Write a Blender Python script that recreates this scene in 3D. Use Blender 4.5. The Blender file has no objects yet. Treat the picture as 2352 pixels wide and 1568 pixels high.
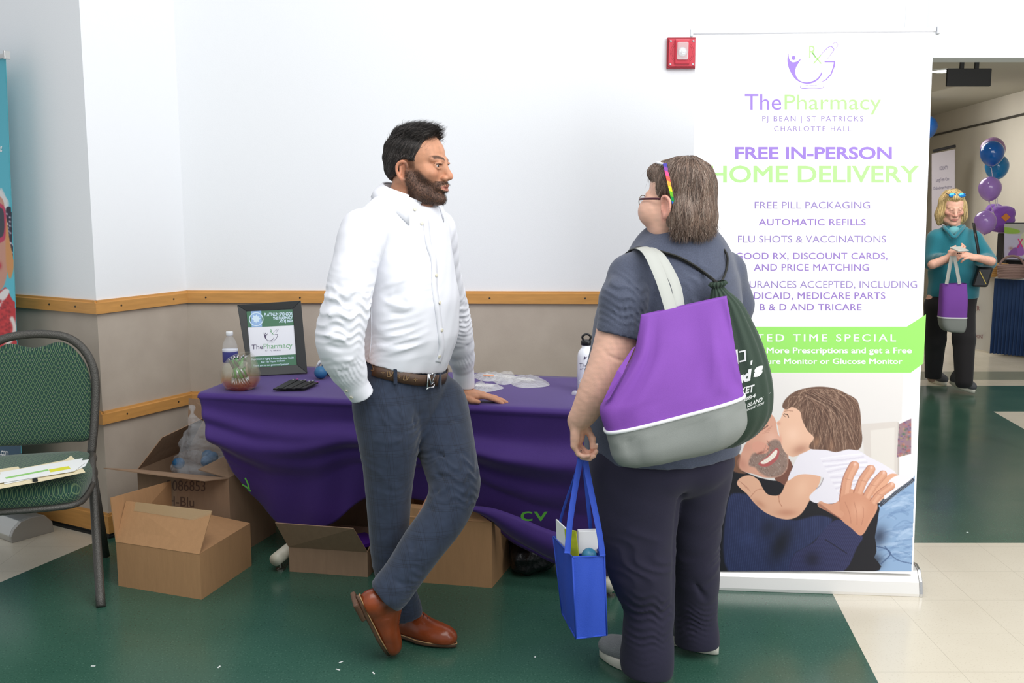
import bpy, bmesh, math, random
import numpy as np
from math import radians, sin, cos, pi
random.seed(7); RNG = np.random.default_rng(11)

# ---------------------------------------------------------------- camera
S = bpy.context.scene
FPX, PITCH, CAMH = 2400.0, radians(8.3), 1.58
cam_d = bpy.data.cameras.new('camera'); cam = bpy.data.objects.new('camera', cam_d)
S.collection.objects.link(cam); S.camera = cam
cam_d.sensor_width = 36.0; cam_d.lens = 36.0 * FPX / 2352.0
cam.location = (0, 0, CAMH); cam.rotation_euler = (pi / 2 - PITCH, 0, 0)
cam_d.clip_start = 0.05; cam_d.clip_end = 60

# ---------------------------------------------------------------- world, lights, exposure
W = bpy.data.worlds.new('world'); S.world = W; W.use_nodes = True
W.node_tree.nodes['Background'].inputs[0].default_value = (0.93, 0.96, 1.0, 1)
W.node_tree.nodes['Background'].inputs[1].default_value = 0.50
S.view_settings.view_transform = 'Standard'; S.view_settings.look = 'None'
S.view_settings.gamma = 1.0; S.view_settings.exposure = 0.2; S.view_settings.use_curve_mapping = False
try:
    S.cycles.max_bounces = 7; S.cycles.transparent_max_bounces = 16; S.cycles.use_denoising = True
    S.cycles.caustics_reflective = False; S.cycles.caustics_refractive = False
except Exception: pass

def area(name, loc, target, sx, sy, power, col=(1, 1, 1)):
    d = bpy.data.lights.new(name, 'AREA'); d.shape = 'RECTANGLE'; d.size = sx; d.size_y = sy; d.energy = power; d.color = col
    o = bpy.data.objects.new(name, d); S.collection.objects.link(o); o.location = loc
    from mathutils import Vector
    o.rotation_euler = (Vector(target) - Vector(loc)).to_track_quat('-Z', 'Y').to_euler(); return o
area('window_daylight', (3.6, 0.2, 2.7), (0.5, 4.3, 1.6), 3.0, 2.4, 98, (0.96, 0.98, 1.0))
area('added_wall_fill', (3.4, 1.8, 3.3), (1.0, 5.0, 1.9), 2.0, 1.2, 16, (1, 1, 1))  # added fill lamp that whitens the right part of the back wall
area('ceiling_bounce', (0.5, 1.5, 4.1), (0.2, 3.4, 0.4), 4.0, 3.0, 112, (1.0, 0.99, 0.97))
area('back_room_added_fill', (4.3, 11.6, 2.55), (4.9, 11.6, .4), 1.8, 1.8, 56, (1.0, 0.975, 0.93))  # extra fill lamp, added to lift the deep end of the back room
area('back_room_light', (3.5, 7.3, 2.55), (4.2, 9.8, .6), 1.6, 1.6, 38, (1.0, 0.975, 0.93))

# ---------------------------------------------------------------- projection helpers
C0 = np.array([0, 0, CAMH]); FWD = np.array([0, cos(PITCH), -sin(PITCH)]); UPV = np.array([0, sin(PITCH), cos(PITCH)])
def ray(x, y):
    x = np.asarray(x, float)[..., None]; y = np.asarray(y, float)[..., None]
    return FWD + (x - 1176) / FPX * np.array([1., 0, 0]) - (y - 784) / FPX * UPV
def U(x, y, Y): d = ray(x, y); return C0 + d * (Y / d[..., 1:2])          # point at depth Y
def F(x, y, z=0.0): d = ray(x, y); return C0 + d * ((z - CAMH) / d[..., 2:3])  # point on height z
def onplane(x, y, p0, n):
    d = ray(x, y); n = np.asarray(n, float); k = ((np.asarray(p0) - C0) @ n) / (d @ n); return C0 + d * k[..., None]

# ---------------------------------------------------------------- materials
def lin(c):
    c = np.asarray(c, float); return np.where(c <= 0.04045, c / 12.92, ((c + 0.055) / 1.055) ** 2.4)
def rgb(*c): return tuple(lin(np.array(c) / 255.0))
MATS = {}
def mat(name, col=(1, 1, 1), rough=0.6, metal=0.0, bump=0.0, bscale=60, var=0.0, vscale=4, spec=0.5, trans=0.0, alpha=1.0, sss=0.0, vcol=False, sheen=0.0, emit=0.0, coat=0.0, stretch=None, ior=1.45):
    if name in MATS: return MATS[name]
    m = bpy.data.materials.new(name); m.use_nodes = True; nt = m.node_tree; b = nt.nodes['Principled BSDF']; L = nt.links
    b.inputs['Base Color'].default_value = (*col, 1); b.inputs['Roughness'].default_value = rough; b.inputs['Metallic'].default_value = metal
    b.inputs['Specular IOR Level'].default_value = spec; b.inputs['Alpha'].default_value = alpha; b.inputs['IOR'].default_value = ior
    b.inputs['Transmission Weight'].default_value = trans; b.inputs['Sheen Weight'].default_value = sheen; b.inputs['Coat Weight'].default_value = coat
    if sss: b.inputs['Subsurface Weight'].default_value = sss; b.inputs['Subsurface Radius'].default_value = (0.012, 0.005, 0.003); b.inputs['Subsurface Scale'].default_value = 1.0
    if emit: b.inputs['Emission Color'].default_value = (*col, 1); b.inputs['Emission Strength'].default_value = emit
    tc = nt.nodes.new('ShaderNodeTexCoord'); mp = nt.nodes.new('ShaderNodeMapping'); L.new(tc.outputs['Object'], mp.inputs[0])
    if stretch: mp.inputs['Scale'].default_value = stretch
    src = None
    if vcol:
        a = nt.nodes.new('ShaderNodeAttribute'); a.attribute_name = 'Col'; src = a.outputs['Color']; L.new(src, b.inputs['Base Color'])
    if var:
        n = nt.nodes.new('ShaderNodeTexNoise'); n.inputs['Scale'].default_value = vscale; n.inputs['Detail'].default_value = 4; L.new(mp.outputs[0], n.inputs[0])
        r = nt.nodes.new('ShaderNodeMapRange'); r.inputs[1].default_value = 0.3; r.inputs[2].default_value = 0.7; r.inputs[3].default_value = 1 - var; r.inputs[4].default_value = 1 + var; L.new(n.outputs[0], r.inputs[0])
        mx = nt.nodes.new('ShaderNodeVectorMath'); mx.operation = 'SCALE'; L.new(r.outputs[0], mx.inputs['Scale'])
        if src is not None: L.new(src, mx.inputs[0])
        else: mx.inputs[0].default_value = col
        L.new(mx.outputs[0], b.inputs['Base Color']); src = mx.outputs[0]
    if bump:
        n = nt.nodes.new('ShaderNodeTexNoise'); n.inputs['Scale'].default_value = bscale; n.inputs['Detail'].default_value = 3; L.new(mp.outputs[0], n.inputs[0])
        bp = nt.nodes.new('ShaderNodeBump'); bp.inputs['Strength'].default_value = bump; bp.inputs['Distance'].default_value = 0.01; L.new(n.outputs[0], bp.inputs['Height']); L.new(bp.outputs[0], b.inputs['Normal'])
    MATS[name] = m; return m
def mnode(nt, op, a, b=None, c=None):
    n = nt.nodes.new('ShaderNodeMath'); n.operation = op
    for i, v in enumerate((a, b, c)):
        if v is None: continue
        if isinstance(v, (int, float)): n.inputs[i].default_value = v
        else: nt.links.new(v, n.inputs[i])
    return n.outputs[0]
def mixrgb(nt, fac, a, b, mode='MIX'):
    n = nt.nodes.new('ShaderNodeMix'); n.data_type = 'RGBA'; n.blend_type = mode
    for s, v in ((n.inputs[0], fac), (n.inputs[6], a), (n.inputs[7], b)):
        if isinstance(v, (int, float)): s.default_value = v
        elif isinstance(v, tuple): s.default_value = (*v, 1)
        else: nt.links.new(v, s)
    return n.outputs[2]

# ---------------------------------------------------------------- objects
def wloc(o):
    p = np.zeros(3)
    while o is not None: p += np.array(o.location); o = o.parent
    return p
def root(name, loc, label, cat, group=None):
    o = bpy.data.objects.new(name, None); S.collection.objects.link(o); o.location = tuple(float(v) for v in loc); o.empty_display_size = 0.1
    o['label'] = label; o['category'] = cat
    if group: o['group'] = group
    return o
def tag(o, label, cat, group=None):
    o['label'] = label; o['category'] = cat
    if group: o['group'] = group
    return o
def mk(name, V, Fc, m, parent=None, smooth=False, col=None, kind=None, label=None):
    """one mesh object from world-space vertices; colours per vertex in sRGB 0..1"""
    V = np.asarray(V, float).reshape(-1, 3)
    off = wloc(parent) if parent is not None else np.array([(V[:, 0].min() + V[:, 0].max()) / 2, (V[:, 1].min() + V[:, 1].max()) / 2, V[:, 2].min()])
    me = bpy.data.meshes.new(name)
    if isinstance(Fc, np.ndarray):
        n, k = Fc.shape; me.vertices.add(len(V)); me.vertices.foreach_set('co', (V - off).astype(np.float32).ravel())
        me.loops.add(n * k); me.loops.foreach_set('vertex_index', Fc.astype(np.int32).ravel()); me.polygons.add(n)
        me.polygons.foreach_set('loop_start', np.arange(0, n * k, k, dtype=np.int32)); me.update(calc_edges=True)
    else: me.from_pydata([tuple(v) for v in (V - off)], [], [tuple(int(i) for i in f) for f in Fc])
    if smooth: me.polygons.foreach_set('use_smooth', np.ones(len(me.polygons), bool))
    if col is not None:
        a = me.color_attributes.new('Col', 'FLOAT_COLOR', 'POINT'); cc = np.ones((len(V), 4), np.float32); cc[:, :3] = lin(np.clip(col, 0, 1)); a.data.foreach_set('color', cc.ravel())
    me.materials.append(m); me.validate()
    o = bpy.data.objects.new(name, me); S.collection.objects.link(o)
    if parent is not None: o.parent = parent
    else: o.location = tuple(off)
    if kind: o['kind'] = kind
    if label: o['label'] = label
    return o
class G:
    """geometry collector in world space"""
    def __init__(s): s.V = []; s.F = []
    def add(s, V, Fc):
        n = len(s.V); s.V += [np.asarray(v, float) for v in V]; s.F += [[i + n for i in f] for f in Fc]; return s
    def box(s, lo, hi):
        x0, y0, z0 = lo; x1, y1, z1 = hi
        return s.add([(x0, y0, z0), (x1, y0, z0), (x1, y1, z0), (x0, y1, z0), (x0, y0, z1), (x1, y0, z1), (x1, y1, z1), (x0, y1, z1)], [(0, 3, 2, 1), (4, 5, 6, 7), (0, 1, 5, 4), (1, 2, 6, 5), (2, 3, 7, 6), (3, 0, 4, 7)])
    def obox(s, c, ax, half):
        c = np.asarray(c, float); a = [np.asarray(v, float) / np.linalg.norm(v) * h for v, h in zip(ax, half)]
        P = [c + i * a[0] + j * a[1] + k * a[2] for k in (-1, 1) for i, j in ((-1, -1), (1, -1), (1, 1), (-1, 1))]
        return s.add(P, [(0, 3, 2, 1), (4, 5, 6, 7), (0, 1, 5, 4), (1, 2, 6, 5), (2, 3, 7, 6), (3, 0, 4, 7)])
    def slab(s, P, t, n=None):
        """flat polygon with thickness t"""
        P = [np.asarray(p, float) for p in P]
        if n is None:
            n = np.cross(P[1] - P[0], P[-1] - P[0])
        n = np.asarray(n, float) / np.linalg.norm(n) * t / 2; k = len(P)
        return s.add([p - n for p in P] + [p + n for p in P], [list(range(k))[::-1], [i + k for i in range(k)]] + [[i, (i + 1) % k, (i + 1) % k + k, i + k] for i in range(k)])
    def tube(s, pts, r, seg=10, cap=True, flat=None):
        pts = [np.asarray(p, float) for p in pts]; n = len(pts); r = r if hasattr(r, '__len__') else [r] * n
        t0 = pts[1] - pts[0]; t0 /= np.linalg.norm(t0); a = np.array([0, 0, 1.]) if abs(t0[2]) < .9 else np.array([1., 0, 0])
        if flat is not None: a = np.asarray(flat[0], float)
        V = []
        for i, p in enumerate(pts):
            t = pts[min(i + 1, n - 1)] - pts[max(i - 1, 0)]; t = t / (np.linalg.norm(t) + 1e-12)
            u = a - t * (a @ t); u /= np.linalg.norm(u) + 1e-12; w = np.cross(t, u)
            if flat is None: a = u
            fu = 1.0 if flat is None else flat[1]
            for k in range(seg):
                q = 2 * pi * k / seg; V.append(p + r[i] * (cos(q) * u * fu + sin(q) * w))
        Fc = [[i * seg + k, i * seg + (k + 1) % seg, (i + 1) * seg + (k + 1) % seg, (i + 1) * seg + k] for i in range(n - 1) for k in range(seg)]
        if cap: Fc += [list(range(seg))[::-1], [(n - 1) * seg + k for k in range(seg)]]
        return s.add(V, Fc)
    def lathe(s, c, prof, seg=32, axis=(0, 0, 1)):
        """prof: (radius, height) list along axis from c"""
        c = np.asarray(c, float); ax = np.asarray(axis, float); ax /= np.linalg.norm(ax); a = np.array([1., 0, 0]) if abs(ax[0]) < .9 else np.array([0, 1., 0])
        u = np.cross(ax, a); u /= np.linalg.norm(u); w = np.cross(ax, u); V = []
        for r, h in prof:
            for k in range(seg): q = 2 * pi * k / seg; V.append(c + ax * h + max(r, 1e-4) * (cos(q) * u + sin(q) * w))
        n = len(prof)
        Fc = [[i * seg + k, i * seg + (k + 1) % seg, (i + 1) * seg + (k + 1) % seg, (i + 1) * seg + k] for i in range(n - 1) for k in range(seg)]
        Fc += [list(range(seg))[::-1], [(n - 1) * seg + k for k in range(seg)]]
        return s.add(V, Fc)
    def ball(s, c, r, seg=20, R=None):
        c = np.asarray(c, float); r = np.array([r] * 3 if not hasattr(r, '__len__') else r, float); V = []; n = seg // 2
        for i in range(n + 1):
            for k in range(seg):
                a = pi * max(1e-3, min(i / n, 1 - 1e-3 / pi)); q = 2 * pi * k / seg; v = r * np.array([sin(a) * cos(q), sin(a) * sin(q), cos(a)]); V.append(c + (R @ v if R is not None else v))
        return s.add(V, [[i * seg + k, (i + 1) * seg + k, (i + 1) * seg + (k + 1) % seg, i * seg + (k + 1) % seg] for i in range(n) for k in range(seg)])
    def grid(s, P):
        P = np.asarray(P, float); a, b = P.shape[:2]
        return s.add(P.reshape(-1, 3), [[i * b + j, i * b + j + 1, (i + 1) * b + j + 1, (i + 1) * b + j] for i in range(a - 1) for j in range(b - 1)])
    def mk(s, name, m, parent=None, smooth=False, bevel=0, **k):
        o = mk(name, np.array(s.V), s.F, m, parent, smooth, **k)
        if bevel:
            b = o.modifiers.new('bevel', 'BEVEL'); b.width = bevel; b.segments = 2; b.limit_method = 'ANGLE'
        return o
def struct(o): o['kind'] = 'structure'; return o
def spline(P, n=8, closed=False):
    """Catmull-Rom through points"""
    P = [np.asarray(p, float) for p in P]; N = len(P); out = []
    rng = range(N) if closed else range(N - 1)
    for i in rng:
        p0, p1, p2, p3 = (P[(i - 1) % N], P[i], P[(i + 1) % N], P[(i + 2) % N]) if closed else (P[max(i - 1, 0)], P[i], P[i + 1], P[min(i + 2, N - 1)])
        for k in range(n):
            t = k / n; out.append(0.5 * ((2 * p1) + (-p0 + p2) * t + (2 * p0 - 5 * p1 + 4 * p2 - p3) * t * t + (-p0 + 3 * p1 - 3 * p2 + p3) * t ** 3))
    if not closed: out.append(P[-1])
    return np.array(out)
def unit(v): v = np.asarray(v, float); return v / np.linalg.norm(v)

# ---------------------------------------------------------------- lettering
def glyph2d(s, weight=0.0, space=1.0, res=4):
    """flat letter shapes; a positive weight widens every stroke outwards"""
    cu = bpy.data.curves.new('t', 'FONT'); cu.body = s; cu.space_character = space; cu.resolution_u = res; cu.fill_mode = 'FRONT'
    o = bpy.data.objects.new('t', cu); S.collection.objects.link(o); dg = bpy.context.evaluated_depsgraph_get(); me = o.evaluated_get(dg).to_mesh()
    bm = bmesh.new(); bm.from_mesh(me); bmesh.ops.remove_doubles(bm, verts=bm.verts, dist=1e-5); bmesh.ops.triangulate(bm, faces=bm.faces); bm.verts.index_update(); V = [np.array(v.co[:2]) for v in bm.verts]; Fc = [[v.index for v in f.verts] for f in bm.faces]
    if weight > 0:
        N_ = {}; E_ = []
        for e in bm.edges:
            if len(e.link_faces) != 1: continue
            a, b = e.verts[0].index, e.verts[1].index; c = np.array(e.link_faces[0].calc_center_median()[:2]); d = V[b] - V[a]; n = np.array([d[1], -d[0]]); l = np.linalg.norm(n)
            if l < 1e-9: continue
            n = n / l; k = e.link_faces[0].verts; third = [V[q.index] for q in k if q.index not in (a, b)]
            if third and (third[0] - V[a]) @ n > 0: n = -n
            E_.append((a, b)); N_.setdefault(a, []).append(n); N_.setdefault(b, []).append(n)
        out = {}
        for i, L_ in N_.items():
            m_ = sum(L_); l = np.linalg.norm(m_); m_ = m_ / l if l > 1e-6 else L_[0]; out[i] = len(V); V.append(V[i] + m_ * weight / max(.5, float(m_ @ L_[0])))
        Fc += [[a, b, out[b], out[a]] for a, b in E_]
    bm.free(); o.evaluated_get(dg).to_mesh_clear(); bpy.data.objects.remove(o); bpy.data.curves.remove(cu); return np.array(V), Fc
def text_px(g, plane, s, x0, x1, yt, yb, weight=0.0, space=1.0, yb1=None, lift=0.0008, ref=None, shear=0):
    """letters whose box of s (or of its reference capitals) fills x0..x1, yt..yb of the photograph, laid on a plane (p0, n)"""
    V, Fc = glyph2d(s, weight, space); p0, n = plane; n = unit(n)
    if n @ (C0 - np.asarray(p0)) < 0: n = -n
    a, b = V.min(0), V.max(0)
    if ref: r, _ = glyph2d(ref, weight, space); a[1], b[1] = r[:, 1].min(), r[:, 1].max()
    u = (V[:, 0] - a[0]) / (b[0] - a[0]); v = (V[:, 1] - a[1]) / (b[1] - a[1])
    yb1 = yb if yb1 is None else yb1; X = x0 + (x1 - x0) * u + shear * v; Y = (yb + (yb1 - yb) * u) + (yt - yb) * v
    g.add(onplane(X, Y, p0, n) + n * lift, Fc)

# ---------------------------------------------------------------- 2-D painter for printed pictures
class Paint:
    def __init__(s, x0, y0, x1, y1, step, bg):
        s.x = np.arange(x0, x1 + step * .5, step); s.y = np.arange(y0, y1 + step * .5, step); s.X, s.Y = np.meshgrid(s.x, s.y); s.C = np.ones(s.X.shape + (3,)) * np.array(bg) / 255.; s.st = step
    def mask(s, P, soft=1.5, closed=True, n=6, smooth=True):
        P = spline([np.array(p, float) for p in P], n, True) if smooth else np.array(P, float); full = np.zeros(s.X.shape)
        lo = P.min(0) - soft - s.st; hi = P.max(0) + soft + s.st; j0, j1 = np.searchsorted(s.x, [lo[0], hi[0]]); i0, i1 = np.searchsorted(s.y, [lo[1], hi[1]])
        if j1 <= j0 or i1 <= i0: return full
        X = s.X[i0:i1, j0:j1]; Y = s.Y[i0:i1, j0:j1]; ins = np.zeros(X.shape, bool); d = np.full(X.shape, 1e9)
        for a, b in zip(P, np.roll(P, -1, 0)):
            c = ((a[1] > Y) != (b[1] > Y))
            if abs(b[1] - a[1]) > 1e-9: ins ^= c & (X < (b[0] - a[0]) * (Y - a[1]) / (b[1] - a[1]) + a[0])
            e = b - a; t = np.clip(((X - a[0]) * e[0] + (Y - a[1]) * e[1]) / (e @ e + 1e-9), 0, 1); d = np.minimum(d, np.hypot(X - a[0] - t * e[0], Y - a[1] - t * e[1]))
        sd = np.where(ins, d, -d); full[i0:i1, j0:j1] = np.clip(sd / soft + .5, 0, 1); return full
    def put(s, m, c, a=1.0): m = (m * a)[..., None]; s.C = s.C * (1 - m) + np.array(c) / 255. * m
    def poly(s, P, c, soft=1.5, a=1.0, smooth=True, n=5): m = s.mask(P, soft, n=n, smooth=smooth); s.put(m, c, a); return m
    def line(s, P, c, w=1.5, a=1.0, n=6, clip=None, taper=False):
        P = spline([np.array(p, float) for p in P], n) if len(P) > 2 else np.array(P, float); m = np.zeros(s.X.shape)
        lo = P.min(0) - w * 2 - 2; hi = P.max(0) + w * 2 + 2; j0, j1 = np.searchsorted(s.x, [lo[0], hi[0]]); i0, i1 = np.searchsorted(s.y, [lo[1], hi[1]])
        if j1 <= j0 or i1 <= i0: return
        X = s.X[i0:i1, j0:j1]; Y = s.Y[i0:i1, j0:j1]; d = np.full(X.shape, 1e9); K = len(P) - 1
        for i, (p, q) in enumerate(zip(P[:-1], P[1:])):
            e = q - p; t = np.clip(((X - p[0]) * e[0] + (Y - p[1]) * e[1]) / (e @ e + 1e-9), 0, 1); ww = w * (1 - (i + t) / K * .8) if taper else w
            d = np.minimum(d, np.hypot(X - p[0] - t * e[0], Y - p[1] - t * e[1]) - ww / 2)
        mm = np.clip(.5 - d, 0, 1) * a
        if clip is not None: mm = mm * clip[i0:i1, j0:j1]
        mm = mm[..., None]; s.C[i0:i1, j0:j1] = s.C[i0:i1, j0:j1] * (1 - mm) + np.array(c) / 255. * mm
    def blob(s, x, y, rx, ry, c, a=1.0, rot=0, clip=None, hard=False):
        q = radians(rot); dx = s.X - x; dy = s.Y - y; u = (dx * cos(q) + dy * sin(q)) / rx; v = (-dx * sin(q) + dy * cos(q)) / ry; r2 = u * u + v * v
        m = (r2 < 1) * 1.0 if hard else np.exp(-r2 * 1.4)
        if clip is not None: m = m * clip
        s.put(m, c, a)
    def mk(s, name, plane, m, parent, lift=0.0005, cut=None):
        inside = None if cut is None else Paint.mask(s, cut, 1e-3, smooth=False)
        p0, n = plane; n = unit(n)
        if n @ (C0 - np.asarray(p0)) < 0: n = -n
        V = (onplane(s.X, s.Y, p0, n) + n * lift).reshape(-1, 3); a, b = s.X.shape; I = np.arange(a * b).reshape(a, b)
        Q = np.stack([I[:-1, :-1], I[1:, :-1], I[1:, 1:], I[:-1, 1:]], -1).reshape(-1, 4)
        if inside is not None: Q = Q[(inside.ravel()[Q] > .5).all(1)]; u_, inv = np.unique(Q, return_inverse=True); Q = inv.reshape(-1, 4).astype(np.int32); return mk(name, V[u_], Q, m, parent, col=s.C.reshape(-1, 3)[u_])
        return mk(name, V, Q, m, parent, col=s.C.reshape(-1, 3))
# ---------------------------------------------------------------- signed-distance volumes -> smooth continuous surfaces
class Vol:
    def __init__(s, lo, hi, h):
        s.lo = np.asarray(lo, float); s.h = h; s.n = np.ceil((np.asarray(hi) - s.lo) / h).astype(int) + 1
        s.D = np.full(s.n, 1.0, np.float32); s.T = None
    def frame(s, o, M): s.T = (np.asarray(o, float), np.asarray(M, float)); return s     # local frame: world = o + M @ p
    def w(s, p): p = np.asarray(p, float); return p if s.T is None else s.T[0] + s.T[1] @ p
    def wd(s, v): v = np.asarray(v, float); return v if s.T is None else s.T[1] @ v
    def win(s, lo, hi):
        i0 = np.clip(np.floor((lo - s.lo) / s.h).astype(int), 0, s.n); i1 = np.clip(np.ceil((hi - s.lo) / s.h).astype(int) + 1, 0, s.n)
        if np.any(i1 <= i0): return None
        ax = [(s.lo[k] + s.h * np.arange(i0[k], i1[k])).astype(np.float32) for k in range(3)]
        return tuple(slice(a, b) for a, b in zip(i0, i1)), ax[0][:, None, None], ax[1][None, :, None], ax[2][None, None, :]
    def comb(s, sl, d, k, mode):
        A = s.D[sl]
        if mode == 'u': s.D[sl] = np.minimum(A, d) - (np.maximum(k - np.abs(A - d), 0) ** 2 / (4 * k) if k > 0 else 0)
        else: d = -d; s.D[sl] = np.maximum(A, d) + (np.maximum(k - np.abs(A - d), 0) ** 2 / (4 * k) if k > 0 else 0)
    def cone(s, a, b, ra, rb, k=0.01, mode='u', sq=None):
        a, b = s.w(a), s.w(b); f = 1.0; m = max(ra, rb) + k + 3 * s.h
        if sq is not None and sq[1] < 1: m = m / sq[1]
        W_ = s.win(np.minimum(a, b) - m, np.maximum(a, b) + m)
        if W_ is None: return s
        sl, x, y, z = W_; e = b - a; L = float(e @ e) + 1e-12
        t = np.clip(((x - a[0]) * e[0] + (y - a[1]) * e[1] + (z - a[2]) * e[2]) / L, 0, 1)
        vx, vy, vz = x - a[0] - t * e[0], y - a[1] - t * e[1], z - a[2] - t * e[2]
        if sq is not None:
            q = unit(s.wd(sq[0])); g = (vx * q[0] + vy * q[1] + vz * q[2]) * (sq[1] - 1); vx = vx + g * q[0]; vy = vy + g * q[1]; vz = vz + g * q[2]
        d = np.sqrt(vx * vx + vy * vy + vz * vz) - (ra + (rb - ra) * t); s.comb(sl, d.astype(np.float32), k, mode); return s
    def chain(s, P, R, k=0.01, mode='u', sq=None, n=1):
        if n > 1:
            Q = spline([np.array([*p, r]) for p, r in zip(P, R)], n); P, R = Q[:, :3], Q[:, 3]
        for i in range(len(P) - 1): s.cone(P[i], P[i + 1], float(R[i]), float(R[i + 1]), k, mode, sq)
        return s
    def ell(s, c, r, k=0.01, mode='u', R=None):
        c = s.w(c); r = np.asarray(r, float); M = np.eye(3) if R is None else np.asarray(R, float)
        if s.T is not None: M = s.T[1] @ M
        m = r.max() + k + 3 * s.h; W_ = s.win(c - m, c + m)
        if W_ is None: return s
        sl, x, y, z = W_; x, y, z = x - c[0], y - c[1], z - c[2]
        u = [(x * M[0, i] + y * M[1, i] + z * M[2, i]) / r[i] for i in range(3)]
        k0 = np.sqrt(u[0] ** 2 + u[1] ** 2 + u[2] ** 2); k1 = np.sqrt((u[0] / r[0]) ** 2 + (u[1] / r[1]) ** 2 + (u[2] / r[2]) ** 2) + 1e-6
        s.comb(sl, (k0 * (k0 - 1) / k1).astype(np.float32), k, mode); return s
    def box(s, c, hf, rd=0.005, k=0.005, mode='u', R=None):
        c = s.w(c); hf = np.asarray(hf, float); M = np.eye(3) if R is None else np.asarray(R, float)
        if s.T is not None: M = s.T[1] @ M
        m = np.linalg.norm(hf) + k + 3 * s.h; W_ = s.win(c - m, c + m)
        if W_ is None: return s
        sl, x, y, z = W_; x, y, z = x - c[0], y - c[1], z - c[2]
        q = [np.abs(x * M[0, i] + y * M[1, i] + z * M[2, i]) - hf[i] + rd for i in range(3)]
        d = np.sqrt(np.maximum(q[0], 0) ** 2 + np.maximum(q[1], 0) ** 2 + np.maximum(q[2], 0) ** 2) + np.minimum(np.maximum(q[0], np.maximum(q[1], q[2])), 0) - rd
        s.comb(sl, d.astype(np.float32), k, mode); return s
    def cut(s, p, n, k=0.0):
        """remove everything on the side the normal points to"""
        p = s.w(p); n = unit(s.wd(n)); _, x, y, z = s.win(s.lo, s.lo + s.h * s.n)
        d = (x - p[0]) * n[0] + (y - p[1]) * n[1] + (z - p[2]) * n[2]; A = s.D; s.D = np.maximum(A, d) + (np.maximum(k - np.abs(A - d), 0) ** 2 / (4 * k) if k > 0 else 0); return s
    def fold(s, P, w, amp, n=6):
        """gaussian ridge (amp<0) or groove (amp>0) along a polyline, fading at the ends"""
        P = np.array([s.w(p) for p in P]); Q = spline(P, n) if len(P) > 2 else P; m = w * 2.6 + s.h; W_ = s.win(Q.min(0) - m, Q.max(0) + m)
        if W_ is None: return s
        sl, x, y, z = W_; best = None; K = len(Q) - 1
        for i in range(K):
            a, b = Q[i], Q[i + 1]; e = b - a; L = float(e @ e) + 1e-12
            t = np.clip(((x - a[0]) * e[0] + (y - a[1]) * e[1] + (z - a[2]) * e[2]) / L, 0, 1)
            d = (x - a[0] - t * e[0]) ** 2 + (y - a[1] - t * e[1]) ** 2 + (z - a[2] - t * e[2]) ** 2; g = (i + t) / K
            if best is None: best, par = d, g * np.ones_like(d)
            else: par = np.where(d < best, g, par); best = np.minimum(best, d)
        s.D[sl] += (amp * np.exp(-best / (w * w)) * np.clip(np.sin(np.clip(par, .01, .99) * pi) * 1.15, 0, 1)).astype(np.float32); return s
    def wrinkle(s, c, rad, d, wl, amp, seed=1):
        """irregular cloth creases across direction d inside a soft ball"""
        c = s.w(c); W_ = s.win(c - rad, c + rad)
        if W_ is None: return s
        sl, x, y, z = W_; d = unit(d); r = np.random.default_rng(seed); x, y, z = x - c[0], y - c[1], z - c[2]; q = x * d[0] + y * d[1] + z * d[2]; f = 2 * pi / wl; ph = 0; md = 0
        for i in range(4): k = r.normal(size=3) * (7 + 7 * i); ph = ph + 2.2 / (1 + i * .5) * np.sin(x * k[0] + y * k[1] + z * k[2] + r.uniform(0, 6)); k = r.normal(size=3) * (9 + 6 * i); md = md + .35 * np.sin(x * k[0] + y * k[1] + z * k[2] + r.uniform(0, 6))
        fall = np.clip(1 - (x * x + y * y + z * z) / rad ** 2, 0, 1) ** 1.2; w_ = np.sin(q * f + ph * 1.3); s.D[sl] += (amp * (np.abs(w_) * 1.6 - .8) * fall * np.clip(.55 + md, 0, 1.2)).astype(np.float32); return s
    def wav(s, amp, freqs, seed=1, box=None):
        """soft low-frequency undulation"""
        r = np.random.default_rng(seed); W_ = s.win(*(box if box is not None else (s.lo, s.lo + s.h * s.n)))
        sl, x, y, z = W_
        for f in freqs:
            k = r.normal(size=3); k = k / np.linalg.norm(k) * f; p = r.uniform(0, 6.28); s.D[sl] += (amp * np.sin(x * k[0] + y * k[1] + z * k[2] + p)).astype(np.float32)
        return s
    def sample(s, P):
        q = (P - s.lo) / s.h; q = np.clip(q, 0, np.array(s.n) - 1.001); i = q.astype(int); f = q - i; out = 0
        for a in (0, 1):
            for b in (0, 1):
                for c in (0, 1):
                    out = out + s.D[i[:, 0] + a, i[:, 1] + b, i[:, 2] + c] * (f[:, 0] if a else 1 - f[:, 0]) * (f[:, 1] if b else 1 - f[:, 1]) * (f[:, 2] if c else 1 - f[:, 2])
        return out
    def grad(s, P):
        e = s.h; g = np.stack([s.sample(P + e * v) - s.sample(P - e * v) for v in np.eye(3)], 1); return g / (np.linalg.norm(g, axis=1, keepdims=True) + 1e-9)
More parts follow.
